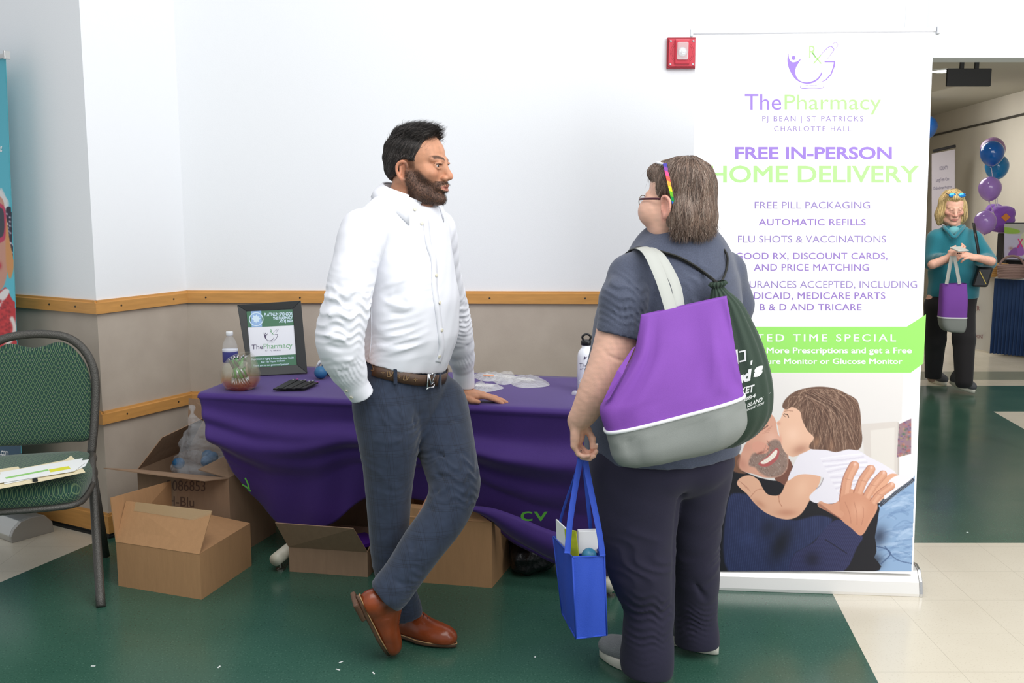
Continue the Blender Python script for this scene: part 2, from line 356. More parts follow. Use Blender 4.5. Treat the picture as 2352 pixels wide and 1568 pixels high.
    def surf(s, smooth=1):
        D = s.D; I = D < 0; a, b, c = D.shape; cnt = np.zeros((a - 1, b - 1, c - 1), np.int8)
        offs = [(i, j, k) for i in (0, 1) for j in (0, 1) for k in (0, 1)]
        for o in offs: cnt += I[o[0]:a - 1 + o[0], o[1]:b - 1 + o[1], o[2]:c - 1 + o[2]]
        act = np.argwhere((cnt > 0) & (cnt < 8)); N = len(act); vals = {o: D[act[:, 0] + o[0], act[:, 1] + o[1], act[:, 2] + o[2]] for o in offs}
        acc = np.zeros((N, 3)); num = np.zeros(N)
        for o in offs:
            for ax in range(3):
                if o[ax]: continue
                q = list(o); q[ax] = 1; q = tuple(q); v0, v1 = vals[o], vals[q]; m = (v0 < 0) != (v1 < 0); t = np.where(m, v0 / np.where(m, v0 - v1, 1), 0)
                for j in range(3): acc[:, j] += m * (o[j] + (t if j == ax else 0))
                num += m
        V = s.lo + s.h * (act + acc / num[:, None]); idx = np.full(cnt.shape, -1, np.int32); idx[tuple(act.T)] = np.arange(N); Q = []
        for ax in range(3):
            sa = [slice(None)] * 3; sb = [slice(None)] * 3; sa[ax] = slice(0, -1); sb[ax] = slice(1, None); A, B = I[tuple(sa)], I[tuple(sb)]
            u, v = [(1, 2), (2, 0), (0, 1)][ax]; e = np.argwhere(A != B); sh = cnt.shape
            e = e[(e[:, u] > 0) & (e[:, v] > 0) & (e[:, u] < sh[u]) & (e[:, v] < sh[v])]; fl = A[tuple(e.T)]
            def at(du, dv): q = e.copy(); q[:, u] += du; q[:, v] += dv; return idx[tuple(q.T)]
            q = np.stack([at(-1, -1), at(0, -1), at(0, 0), at(-1, 0)], 1); q[~fl] = q[~fl][:, ::-1]; Q.append(q)
        Q = np.concatenate(Q); Q = Q[(Q >= 0).all(1)]
        for _ in range(smooth):
            s_ = np.zeros_like(V); n_ = np.zeros(len(V))
            for i in range(4):
                np.add.at(s_, Q[:, i], V[Q[:, (i + 1) % 4]] + V[Q[:, i - 1]]); np.add.at(n_, Q[:, i], 2)
            V = V * .5 + .5 * s_ / np.maximum(n_, 1)[:, None]
        return V, Q
    def mk(s, name, m, parent=None, smooth=1, colfn=None, **k):
        V, Q = s.surf(smooth); return mk(name, V, Q, m, parent, True, col=colfn(V) if colfn else None, **k)
def join_surf(L):
    V = []; Q = []; n = 0
    for v, q in L: V.append(v); Q.append(q + n); n += len(v)
    return np.concatenate(V), np.concatenate(Q)
def strands(vol, P0, dirfn, steps, step, r, lift=0.001, sink=0.0, colfn=None, seg=3, stick=True, rtip=.25):
    """hair: paths that run over (or leave) the surface of a volume; returns verts, quads, colours"""
    P = np.array(P0, float); N = len(P); path = [P.copy()]
    if stick: g = vol.grad(P); P = P - g * (vol.sample(P)[:, None] - lift); path = [P.copy()]
    for i in range(steps):
        g = vol.grad(P); d = dirfn(P, i, g)
        if stick: d = d - g * np.sum(d * g, 1, keepdims=True)
        d = d / (np.linalg.norm(d, axis=1, keepdims=True) + 1e-9); P = P + d * (step if np.isscalar(step) else step[:, None])
        if stick: g = vol.grad(P); dd = vol.sample(P); P = P - g * np.clip(dd - lift, -.004, .004)[:, None] * .8
        path.append(P.copy())
    A = np.stack(path, 1); K = A.shape[1]; T = np.gradient(A, axis=1); T /= np.linalg.norm(T, axis=2, keepdims=True) + 1e-9
    ref = vol.grad(A.reshape(-1, 3)).reshape(A.shape); B = np.cross(T, ref); B /= np.linalg.norm(B, axis=2, keepdims=True) + 1e-9; Cc = np.cross(B, T)
    rr = (r if not np.isscalar(r) else np.full(N, r))[:, None] * np.linspace(1, rtip, K)[None]; V = []
    for q in range(seg):
        a = 2 * pi * q / seg; V.append(A + rr[..., None] * (cos(a) * B * 1.4 + sin(a) * Cc))
    V = np.stack(V, 2); idx = np.arange(N * K * seg).reshape(N, K, seg); Q = []
    for q in range(seg): Q.append(np.stack([idx[:, :-1, q], idx[:, :-1, (q + 1) % seg], idx[:, 1:, (q + 1) % seg], idx[:, 1:, q]], -1).reshape(-1, 4))
    col = np.repeat(colfn(N), K * seg, 0) if colfn else None
    return V.reshape(-1, 3), np.concatenate(Q), col
def surf_points(V, Q, n, mask=None, seed=3):
    r = np.random.default_rng(seed); c = V[Q].mean(1); a = np.linalg.norm(np.cross(V[Q[:, 2]] - V[Q[:, 0]], V[Q[:, 3]] - V[Q[:, 1]]), axis=1)
    if mask is not None: a = a * mask(c)
    return c[r.choice(len(c), n, p=a / a.sum())] + r.normal(0, .0015, (n, 3))
def axes(fwd, up=(0, 0, 1)):
    """columns: right, forward, up"""
    f = unit(fwd); r = unit(np.cross(f, up)); u = np.cross(r, f); return np.stack([r, f, u], 1)
def rot(axis, deg):
    a = unit(axis); c, s_ = cos(radians(deg)), sin(radians(deg)); K = np.array([[0, -a[2], a[1]], [a[2], 0, -a[0]], [-a[1], a[0], 0]]); return np.eye(3) + s_ * K + (1 - c) * K @ K
def hand(vol, wrist, dirv, back, side, sc=1.0, curl=((20, 25, 15),) * 4, spread=(8, 3, -2, -8), thumb=None, k=.004, rs=1.0):
    """palm and five fingers. back = direction of the back of the hand; side=+1 when the thumb points along cross(dir, back)"""
    f = unit(dirv); b = unit(np.asarray(back, float) - f * (np.asarray(back, float) @ f)); t = np.cross(f, b) * side; w = np.asarray(wrist, float)
    kn = []
    for i, (o, l) in enumerate(((.028, .088), (.009, .092), (-.010, .087), (-.028, .078))):
        K = w + (f * l + t * o + b * (.004 - .003 * abs(i - 1.2))) * sc; kn.append(K)
        vol.cone(w + t * o * .62 * sc + f * .012 * sc, K, .0135 * sc * rs, .0105 * sc * rs, .012, sq=(b, 1.0))
    vol.ell(w + (f * .05 + t * .024 - b * .008) * sc, np.array([.02, .032, .015]) * sc, .012, R=np.stack([t, f, b], 1))
    vol.ell(w + (f * .045 - t * .024 - b * .006) * sc, np.array([.014, .03, .013]) * sc, .012, R=np.stack([t, f, b], 1))
    L = ((.043, .026, .020), (.048, .030, .021), (.044, .028, .021), (.034, .021, .019)); tips = []
    for i in range(4):
        d = rot(b, -side * spread[i]) @ f; p = kn[i]; ang = 0; ax = unit(np.cross(d, b)); r = (.0092, .0094, .0089, .008)[i] * sc * rs; P = [p]; R_ = [r * 1.08]
        for j in range(3):
            ang += curl[i][j]; v = rot(ax, -ang) @ d; p = p + v * L[i][j] * sc; P.append(p); R_.append(r * (.97, .9, .78)[j])
        for j in range(3): vol.cone(P[j], P[j + 1], R_[j], R_[j + 1], k if j else .006)
        tips.append((P, v, R_))
    tp = thumb or ((.036, .026, -.012), (.052, .055, -.020), (.056, .082, -.024)); P = [w + (t * .014 + f * .015 - b * .006) * sc] + [w + (t * q[0] + f * q[1] + b * q[2]) * sc for q in tp]
    vol.chain(P, [.014 * sc * rs, .0125 * sc * rs, .0105 * sc * rs, .0085 * sc * rs], .006); tips.append((P, unit(P[-1] - P[-2]), [.0085 * sc] * 4)); return kn, tips
# ================================================================ THE SETTING
def wall_mat():
    m = mat('wall_paint', rgb(238, 240, 242), 0.75, bump=0.05, bscale=220); nt = m.node_tree; L = nt.links; b = nt.nodes['Principled BSDF']
    g = nt.nodes.new('ShaderNodeNewGeometry'); sp = nt.nodes.new('ShaderNodeSeparateXYZ'); L.new(g.outputs['Position'], sp.inputs[0])
    up = mnode(nt, 'GREATER_THAN', sp.outputs[2], 1.06)
    n = nt.nodes.new('ShaderNodeTexNoise'); n.inputs['Scale'].default_value = 9; n.inputs['Detail'].default_value = 6; L.new(g.outputs['Position'], n.inputs[0])
    low = mixrgb(nt, n.outputs[0], rgb(176, 163, 150), rgb(196, 184, 170)); c = mixrgb(nt, up, low, rgb(240, 242, 245)); L.new(c, b.inputs['Base Color']); return m
M_WALL = wall_mat()
M_PLAIN = mat('header_paint', rgb(226, 230, 232), 0.8)
M_BACK = mat('back_room_wall_paint', rgb(206, 200, 188), 0.85, var=.03, vscale=2)
M_BCEIL = mat('back_room_ceiling_paint', rgb(186, 184, 174), 0.9)
PIER = np.array([-1.843, 4.61]); CORN = np.array([-1.587, 5.075]); LFAR = np.array([-3.15, 5.36]); WEND = np.array([1.915, 4.985])
def wall(name, a, b, z0, z1, t, m, side=1, ab=None, bb=None):
    a, b = np.array(a), np.array(b); d = unit(b - a); n = np.array([-d[1], d[0]]) * side * t; A, B = a + n if ab is None else ab, b + n if bb is None else bb
    P = [(*a, z0), (*b, z0), (*B, z0), (*A, z0), (*a, z1), (*b, z1), (*B, z1), (*A, z1)]
    return struct(G().add(P, [(0, 3, 2, 1), (4, 5, 6, 7), (0, 1, 5, 4), (1, 2, 6, 5), (2, 3, 7, 6), (3, 0, 4, 7)]).mk(name, m))
PB, CB = PIER + np.array([-.045, .16]), CORN + np.array([-.02, .20])
wall('wall_left', LFAR, PIER, 0, 3.3, .12, M_WALL, bb=PB)
# return face of the pier and the long back wall are one sheet of plaster with thickness
wall('wall_pier', PIER, CORN, 0, 3.3, .12, M_WALL, ab=PB, bb=CB)
wall('wall_back', CORN, WEND, 0, 3.3, .14, M_WALL, ab=CB)
wall('wall_header', (1.80, 5.26), (5.6, 5.26), 2.215, 3.3, .18, M_PLAIN)
wall('wall_return', WEND, (1.915, 5.26), 2.215, 3.3, .1, M_PLAIN)
wall('wall_hall', (1.915, 5.44), (2.25, 15.4), 0, 2.64, .12, M_BACK)
wall('wall_gallery', (5.05, 8.6), (6.08, 15.6), 0, 2.62, .12, M_BACK, -1)
wall('wall_far', (2.2, 15.4), (6.3, 15.4), 0, 2.62, .12, M_BACK)
struct(G().box((1.9, 5.44, 2.62), (7.2, 15.6, 2.75)).mk('ceiling', M_BCEIL))
# dark picture rail on the gallery wall
a, b = U(2134, 314, 14.6), U(2352, 262, 11.05)
def on_gallery(x, y, lift=0.0):  # pixel -> gallery wall plane
    d = unit(np.array([6.08 - 5.05, 15.6 - 8.6, 0])); n = np.array([-d[1], d[0], 0]); return onplane(x, y, np.array([5.05, 8.6, 0]), n) + n * lift
a, b = on_gallery(2137, 313, .01), on_gallery(2370, 258, .01)
struct(G().tube([a, b], .013, 6).mk('trim_1', mat('dark_rail', rgb(60, 58, 52), .6)))

def floor_mat():
    m = mat('floor_tile', rgb(40, 80, 62), 0.17, spec=.55); nt = m.node_tree; L = nt.links; b = nt.nodes['Principled BSDF']
    g = nt.nodes.new('ShaderNodeNewGeometry'); sp = nt.nodes.new('ShaderNodeSeparateXYZ'); L.new(g.outputs['Position'], sp.inputs[0]); x, y = sp.outputs[0], sp.outputs[1]
    lt = lambda a, c: mnode(nt, 'LESS_THAN', a, c); gt = lambda a, c: mnode(nt, 'GREATER_THAN', a, c); mul = lambda a, c: mnode(nt, 'MULTIPLY', a, c); mx = lambda a, c: mnode(nt, 'MAXIMUM', a, c)
    lx = lambda x0, y0, k: mnode(nt, 'SUBTRACT', x, mnode(nt, 'MULTIPLY_ADD', y, k, x0 - y0 * k))
    A = lt(lx(-2.079, 4.058, .397), 0); B = mul(gt(lx(1.263, 3.915, .1067), 0), lt(y, 4.535)); Cc = mul(gt(y, 8.345), mnode(nt, 'SUBTRACT', 1, mul(gt(y, 8.61), lt(y, 9.01)))); D = mul(mul(gt(lx(3.455, 7.346, .087), 0), lt(y, 7.346)), gt(y, 5.6))
    stripe = mul(gt(y, 8.61), lt(y, 9.01)); beige = mx(mx(A, B), mx(Cc, D))
    n = nt.nodes.new('ShaderNodeTexNoise'); n.inputs['Scale'].default_value = 150; n.inputs['Detail'].default_value = 3; L.new(g.outputs['Position'], n.inputs[0])
    n2 = nt.nodes.new('ShaderNodeTexNoise'); n2.inputs['Scale'].default_value = 3; n2.inputs['Detail'].default_value = 5; L.new(g.outputs['Position'], n2.inputs[0])
    r = nt.nodes.new('ShaderNodeMapRange'); r.inputs[1].default_value = .60; r.inputs[2].default_value = .68; L.new(n.outputs[0], r.inputs[0])
    r2 = nt.nodes.new('ShaderNodeMapRange'); r2.inputs[1].default_value = .40; r2.inputs[2].default_value = .33; L.new(n.outputs[0], r2.inputs[0])
    gr = mixrgb(nt, n2.outputs[0], rgb(46, 84, 70), rgb(62, 100, 84)); gr = mixrgb(nt, mul(r.outputs[0], .22), gr, rgb(120, 158, 138)); gr = mixrgb(nt, mul(r2.outputs[0], .4), gr, rgb(14, 40, 32))
    be = mixrgb(nt, n2.outputs[0], rgb(214, 204, 184), rgb(226, 218, 200)); be = mixrgb(nt, mul(r2.outputs[0], .25), be, rgb(170, 150, 120))
    fx = mnode(nt, 'PINGPONG', mnode(nt, 'ADD', x, .04), .1525); fy = mnode(nt, 'PINGPONG', mnode(nt, 'ADD', y, .093), .1525)
    seam = mx(lt(fx, .0012), lt(fy, .0012)); be = mixrgb(nt, mul(seam, .35), be, rgb(150, 138, 116)); gr = mixrgb(nt, mul(seam, .15), gr, rgb(18, 50, 40))
    c = mixrgb(nt, beige, gr, be); c = mixrgb(nt, stripe, c, rgb(150, 152, 132)); L.new(c, b.inputs['Base Color'])
    n3 = nt.nodes.new('ShaderNodeTexNoise'); n3.inputs['Scale'].default_value = 5; L.new(g.outputs['Position'], n3.inputs[0])
    bp = nt.nodes.new('ShaderNodeBump'); bp.inputs['Strength'].default_value = .05; bp.inputs['Distance'].default_value = .02; L.new(n3.outputs[0], bp.inputs['Height']); L.new(bp.outputs[0], b.inputs['Normal'])
    rr = nt.nodes.new('ShaderNodeMapRange'); rr.inputs[3].default_value = .14; rr.inputs[4].default_value = .30; L.new(n2.outputs[0], rr.inputs[0]); L.new(rr.outputs[0], b.inputs['Roughness']); return m
struct(G().box((-3.6, -1.5, -.1), (7.4, 15.7, 0)).mk('floor', floor_mat()))

M_WOOD = mat('honey_oak', rgb(205, 150, 84), 0.42, var=.10, vscale=5, stretch=(1.5, 1.5, 14), spec=.4)
M_BLACKB = mat('black_vinyl', rgb(28, 30, 30), .5)
def rail(name, a, b, z0, z1, t, m, e0=0, e1=0):
    a, b = np.array(a), np.array(b); d = unit(b - a); n = np.array([d[1], -d[0]]) * t; a = a - d * e0; b = b + d * e1
    P = []
    for z, k in ((z0, 1), (z1 - .012, 1), (z1 - .009, .55), (z1, .5)): P.append([(*(a + n * k), z), (*(b + n * k), z)])
    g = G(); Q = [(*a, z0), (*b, z0)], *P, [(*a, z1), (*b, z1)]
    V = [p for r in Q for p in r]; K = len(Q); g.add(V, [[2 * i, 2 * i + 1, 2 * i + 3, 2 * i + 2] for i in range(K - 1)] + [[2 * i for i in range(K)][::-1], [2 * i + 1 for i in range(K)]])
    return struct(g.mk(name, m))
k = 1
for z0, z1 in ((1.032, 1.092), (.532, .590)):
    for seg, (a, b, e0, e1) in enumerate(((LFAR, PIER, 0, .018), (PIER, CORN, .018, 0), (CORN, WEND, 0, 0))):
        k += 1; r_ = rail('trim_%d' % k, a, b, z0, z1, .018, M_WOOD, e0, e1)
        d = unit(np.array(b) - np.array(a)); n = np.array([d[1], -d[0]]); L_ = np.linalg.norm(np.array(b) - np.array(a))
        s_ = {0: L_ - np.array([.12, .30, .55, .95]), 1: np.array([.12, L_ - .10]), 2: np.array([.10, .56, 1.02, 1.48, 1.94, 2.06, 2.4, 2.9, 3.3])}[seg]
        for q in s_:
            c = np.array([*(a + d * q + n * .0181), (z0 + z1) / 2 - .003]); G().lathe(c, [(.0045, 0), (.0045, .0012), (.002, .0016)], 12, (*n, 0)).mk('screw', mat('dark_screw', rgb(90, 84, 76), .35, .8), r_)
for i, (a, b, e0, e1) in enumerate(((LFAR, PIER, 0, .012), (PIER, CORN, .012, 0), (CORN, WEND, 0, 0))):
    s_ = 'left pier back'.split()[i]
    rail('baseboard_' + s_, a, b, .022, .115, .013, M_WOOD, e0, e1)
    k += 1; rail('trim_%d' % k, a, b, 0.0, .022, .016, M_BLACKB, e0, e1)
# ================================================================ PRINTED PICTURES
def paint_family(parent):
    q = 2.9036
    class P2(Paint):
        pass
    p = P2(100, -10, 1472, 1312, 3.1, (228, 224, 222)); r = np.random.default_rng(5)
    t = (p.Y / 1300)[..., None]; p.C = p.C * (1 - .06 * t)
    p.poly([(1378, -20), (1480, -20), (1480, 700), (1340, 700), (1340, 320), (1368, 300)], (236, 234, 236), 6, smooth=False); p.poly([(1100, 330), (1340, 312), (1340, 680), (1120, 560)], (214, 206, 200), 6, smooth=False); p.poly([(1160, 372), (1320, 352), (1318, 660), (1165, 560)], (224, 218, 212), 5, smooth=False); p.poly([(1340, 318), (1350, 318), (1350, 690), (1340, 690)], (196, 188, 182), 3, smooth=False)
    m = p.poly([(1350, 330), (1432, 292), (1430, 528), (1335, 552)], (150, 120, 130), 2, smooth=False)
    for i in range(90): p.blob(r.uniform(1338, 1432), r.uniform(300, 550), r.uniform(5, 14), r.uniform(4, 12), [(190, 90, 80), (80, 110, 90), (120, 100, 150), (200, 160, 120), (90, 70, 100)][i % 5], .7, 0, m)
    p.poly([(1080, 880), (1250, 850), (1260, 1330), (1080, 1330)], (26, 26, 34), 3, smooth=False)
    # jeans
    m = p.poly([(1225, 860), (1300, 790), (1430, 697), (1480, 715), (1480, 1320), (1140, 1320), (1200, 1180), (1172, 980), (1200, 900)], (142, 172, 208), 3)
    for i in range(60): x, y = r.uniform(1170, 1470), r.uniform(800, 1310); p.line([(x, y), (x + 70, y - 25 + 20 * sin(i)), (x + 130, y - 20)], (96, 126, 170) if i % 2 else (190, 210, 236), r.uniform(6, 22), .28, clip=m)
    p.blob(1215, 1080, 60, 80, (52, 62, 84), .85, 20, m); p.blob(1190, 1240, 60, 60, (40, 46, 60), .8, 0, m); p.line([(1160, 1140), (1260, 1160), (1290, 1200), (1230, 1260)], (70, 92, 130), 9, .8, clip=m); p.line([(1255, 1145), (1330, 1230), (1440, 1260)], (74, 98, 138), 8, .7, clip=m)
    p.poly([(1222, 862), (1250, 818), (1400, 690), (1440, 690), (1445, 715), (1330, 800), (1235, 876)], (58, 64, 78), 2.5)
    for i in range(26): a = i / 25; x, y = 1232 + 200 * a, 850 - 145 * a; p.line([(x, y - 10), (x + 18, y + 16)], (150, 160, 176), 3, .8)
    # father's shirt and the dark behind
    p.poly([(100, 640), (210, 610), (300, 640), (430, 690), (560, 700), (620, 590), (700, 690), (900, 800), (1190, 860), (1210, 950), (1170, 1180), (1150, 1320), (100, 1320)], (24, 24, 32), 4)
    m = p.poly([(205, 860), (290, 790), (420, 840), (520, 900), (640, 970), (800, 940), (900, 960), (880, 1010), (760, 1130), (650, 1200), (640, 1320), (215, 1320)], (40, 48, 84), 14)
    for i in range(46): x = 200 + i * 15; p.line([(x, 780), (x + 20, 1000), (x - 10, 1320)], (62, 72, 114), 4, .55, clip=m)
    p.blob(560, 1130, 70, 150, (20, 22, 34), .9, 25, m); p.blob(480, 1020, 60, 80, (26, 30, 48), .7, 30, m); p.blob(340, 1100, 70, 60, (58, 70, 116), .4, 0, m)
    m = p.poly([(640, 1320), (650, 1200), (780, 1120), (870, 1010), (960, 968), (1102, 1070), (1070, 1150), (960, 1320)], (44, 46, 82), 4)
    for i in range(60): x = 620 + i * 13; p.line([(x, 1320), (x + 60, 1150), (x + 150, 980)], (70, 74, 118), 3.5, .6, clip=m)
    p.blob(770, 1230, 60, 60, (24, 24, 40), .7, 30, m); p.line([(860, 1100), (1000, 1190)], (22, 22, 38), 8, .6)
    # father's neck, face
    p.poly([(520, 680), (600, 560), (640, 620), (610, 740), (560, 720)], (120, 78, 66), 5)
    m = p.poly([(485, 262), (525, 300), (545, 400), (600, 470), (612, 560), (598, 640), (540, 682), (450, 685), (380, 662), (300, 640), (268, 590), (300, 520), (330, 455), (400, 390), (450, 330)], (216, 162, 140), 3)
    p.poly([(236, 560), (290, 530), (285, 620), (330, 660), (240, 640)], (120, 84, 66), 10); p.blob(300, 590, 36, 60, (190, 130, 112), .6, -30, m); p.blob(500, 420, 60, 60, (236, 190, 170), .6, 0, m); p.blob(330, 480, 50, 40, (200, 140, 124), .5, 0, m); p.blob(560, 480, 30, 60, (226, 170, 150), .6, 0, m)
    p.poly([(348, 600), (372, 530), (430, 510), (470, 460), (520, 432), (560, 450), (600, 520), (606, 610), (560, 672), (480, 682), (420, 650), (392, 620)], (146, 122, 112), 14)
    p.poly([(370, 470), (400, 445), (450, 455), (482, 480), (470, 520), (420, 530), (385, 515)], (218, 158, 138), 8); p.blob(425, 522, 38, 9, (120, 66, 58), .7, -20); p.line([(475, 500), (488, 470), (470, 440)], (150, 96, 82), 6, .6)
    p.poly([(412, 592), (470, 545), (530, 490), (552, 510), (540, 560), (490, 605), (440, 612)], (178, 92, 92), 4); p.poly([(428, 584), (480, 548), (527, 502), (538, 516), (520, 552), (470, 588), (440, 595)], (240, 232, 220), 2.5)
    for a in range(7): x = 445 + a * 14; p.line([(x, 572 - a * 8), (x + 7, 590 - a * 9)], (196, 180, 168), 2, .6)
    bm_ = m * (1 - p.mask([(412, 598), (470, 545), (530, 485), (556, 510), (540, 562), (490, 612), (440, 618)], 2)) * p.mask([(340, 605), (368, 525), (430, 512), (475, 455), (520, 428), (562, 450), (604, 520), (610, 612), (560, 680), (480, 690), (415, 655), (385, 620)], 10)
    for i in range(420):
        a = r.uniform(0, 1); x, y = r.uniform(350, 606), r.uniform(440, 690); p.line([(x, y), (x + r.uniform(-6, 10), y + r.uniform(6, 14))], [(90, 72, 66), (200, 190, 184), (120, 100, 92)][i % 3], 2, .55, clip=bm_)
    p.line([(395, 395), (430, 372), (476, 340)], (90, 58, 52), 7, .8); p.line([(400, 375), (440, 345), (470, 318)], (90, 66, 58), 9, .5); 
    for k in range(4): p.line([(440 + k * 12, 392 - k * 10), (480 + k * 8, 384 - k * 14)], (170, 116, 100), 3, .6)
    # child's arm
    m = p.poly([(268, 722), (298, 684), (358, 672), (414, 704), (442, 758), (480, 800), (556, 798), (606, 706), (680, 662), (812, 668), (820, 720), (764, 820), (704, 920), (640, 960), (560, 960), (460, 920), (385, 856), (340, 800), (290, 756)], (226, 176, 148), 3)
    p.blob(700, 760, 60, 90, (240, 196, 168), .6, 20, m); p.blob(600, 920, 90, 30, (186, 124, 100), .6, 0, m); p.blob(420, 860, 60, 26, (190, 130, 104), .55, 35, m); p.line([(548, 800), (552, 850), (570, 880)], (176, 112, 90), 5, .7, clip=m); p.line([(362, 812), (400, 770), (440, 762)], (176, 112, 90), 4, .7, clip=m)
    for k in range(3): p.line([(276 + k * 22, 728 + k * 16 - 22), (312 + k * 16, 740 + k * 14 - 10), (330 + k * 14, 760 + k * 12)], (176, 118, 98), 3, .7)
    # T-shirt
    m = p.poly([(608, 706), (640, 620), (690, 530), (800, 488), (940, 508), (1060, 500), (1150, 548), (1250, 600), (1330, 660), (1260, 700), (1120, 780), (1000, 826), (900, 860), (782, 852), (752, 812), (800, 760), (846, 690), (742, 664), (668, 672)], (232, 228, 238), 3)
    for i in range(16): y = 560 + i * 18; p.line([(830 + i * 9, y), (960 + i * 10, y - 18 + 10 * sin(i)), (1100 + i * 12, y - 30)], (206, 200, 216) if i % 2 else (246, 244, 250), 10, .5, clip=m)
    p.line([(846, 690), (826, 735), (800, 760)], (150, 140, 150), 7, .7)
    p.poly([(1180, 772), (1290, 662), (1366, 690), (1330, 760), (1240, 830), (1190, 860)], (226, 170, 140), 4); p.poly([(1290, 700), (1392, 662), (1436, 690), (1330, 770), (1250, 830)], (236, 232, 236), 3)
    # father's hand
    SK, SH = (214, 156, 128), (166, 104, 84)
    m = p.poly([(820, 852), (900, 862), (955, 830), (960, 760), (1060, 770), (1180, 830), (1206, 890), (1160, 980), (1100, 1072), (1040, 1030), (962, 966), (880, 900)], SK, 3)
    for P, w in (([(988, 830), (1010, 700), (1054, 608)], 62), ([(1066, 830), (1110, 710), (1164, 630)], 56), ([(1118, 850), (1180, 740), (1246, 664)], 50), ([(1160, 880), (1220, 800), (1302, 740)], 44)): p.line([(x - 5, y + 3) for x, y in P], SH, w + 8, .8); p.line(P, SK, w, 1); p.line([(x + w * .15, y - 4) for x, y in P], (232, 180, 152), w * .4, .6); e = P[-1]; p.blob(e[0] + 2, e[1] - 12, 13, 10, (244, 206, 192), .9, -60); p.line([(P[1][0] - 18, P[1][1] - 6), (P[1][0] + 18, P[1][1] + 2)], SH, 3, .5)
    m2 = p.poly([(960, 820), (1070, 790), (1170, 850), (1190, 900), (1150, 970), (1098, 1068), (1030, 1020), (966, 960)], (208, 148, 120), 10); p.blob(1080, 900, 60, 70, (230, 176, 148), .6, 30, m2)
    for a, b in (((990, 850), (1030, 990)), ((1050, 850), (1070, 1000)), ((1110, 880), (1100, 1000))): p.line([a, ((a[0] + b[0]) / 2 + 8, (a[1] + b[1]) / 2), b], SH, 6, .35)
    p.line([(828, 866), (900, 900), (960, 930)], SK, 44, .8); p.line([(822, 872), (900, 925), (960, 960)], SH, 10, .6)
    # child's face
    m = p.poly([(590, 222), (572, 262), (556, 300), (534, 318), (542, 345), (548, 378), (555, 420), (566, 470), (592, 520), (640, 548), (700, 526), (770, 486), (800, 400), (760, 290), (700, 225), (640, 205)], (232, 188, 162), 3)
    p.blob(640, 400, 60, 60, (244, 204, 180), .7, 0, m); p.blob(690, 500, 70, 40, (176, 124, 104), .7, -20, m); p.blob(556, 440, 14, 40, (214, 140, 124), .6, 0, m); p.blob(548, 325, 14, 14, (206, 140, 122), .6, 0, m); p.line([(584, 262), (606, 268), (612, 284)], (60, 40, 36), 6, .9); p.line([(578, 268), (590, 280)], (50, 34, 30), 4, .8); p.line([(586, 246), (610, 240), (640, 244)], (150, 110, 92), 7, .5)
    # child's hair
    H = [(572, 216), (586, 172), (640, 122), (720, 92), (820, 80), (920, 92), (1000, 128), (1066, 168), (1090, 240), (1098, 350), (1104, 440), (1080, 500), (1010, 498), (930, 516), (860, 502), (764, 496), (752, 470), (782, 420), (740, 372), (704, 300), (690, 246), (640, 216), (600, 232)]
    m = p.poly(H, (112, 84, 70), 4)
    for i in range(330):
        a = i / 330; x0 = 700 + 330 * r.random() ; y0 = 92 + 60 * r.random(); x1 = 590 + 520 * a; y1 = (225 + 40 * r.random()) if x1 < 690 else 380 + 150 * r.random(); mx = (x0 + x1) / 2 + (x1 - 840) * .18; my = (y0 + y1) / 2 - 50; p.line([(x0, y0), (mx, my), (x1, y1)], [(82, 58, 48), (150, 118, 100), (96, 70, 58), (190, 160, 138), (70, 48, 40)][i % 5], r.uniform(2, 5), .5, clip=m, n=4)
    p.blob(800, 450, 22, 40, (186, 140, 108), .5, 20, m); p.blob(900, 470, 20, 50, (176, 132, 104), .4, 10, m)
    cut = [(-300, -40), (1480, -40), (1434, 1330), (-300, 1330)]; cut = p.mask(cut, 1e-3, smooth=False); p.mask = None; Paint_mask = Paint.mask; Paint.mask = lambda *a, **k: cut
    p.X = 1600 + p.X / q; p.Y = 860 + p.Y / q
    keep = p.mk('printed_picture', BP, M_PRINT, parent, .0006, cut=1); Paint.mask = Paint_mask; keep['label'] = 'printed photograph of a laughing man kissed on the cheek by a small child'
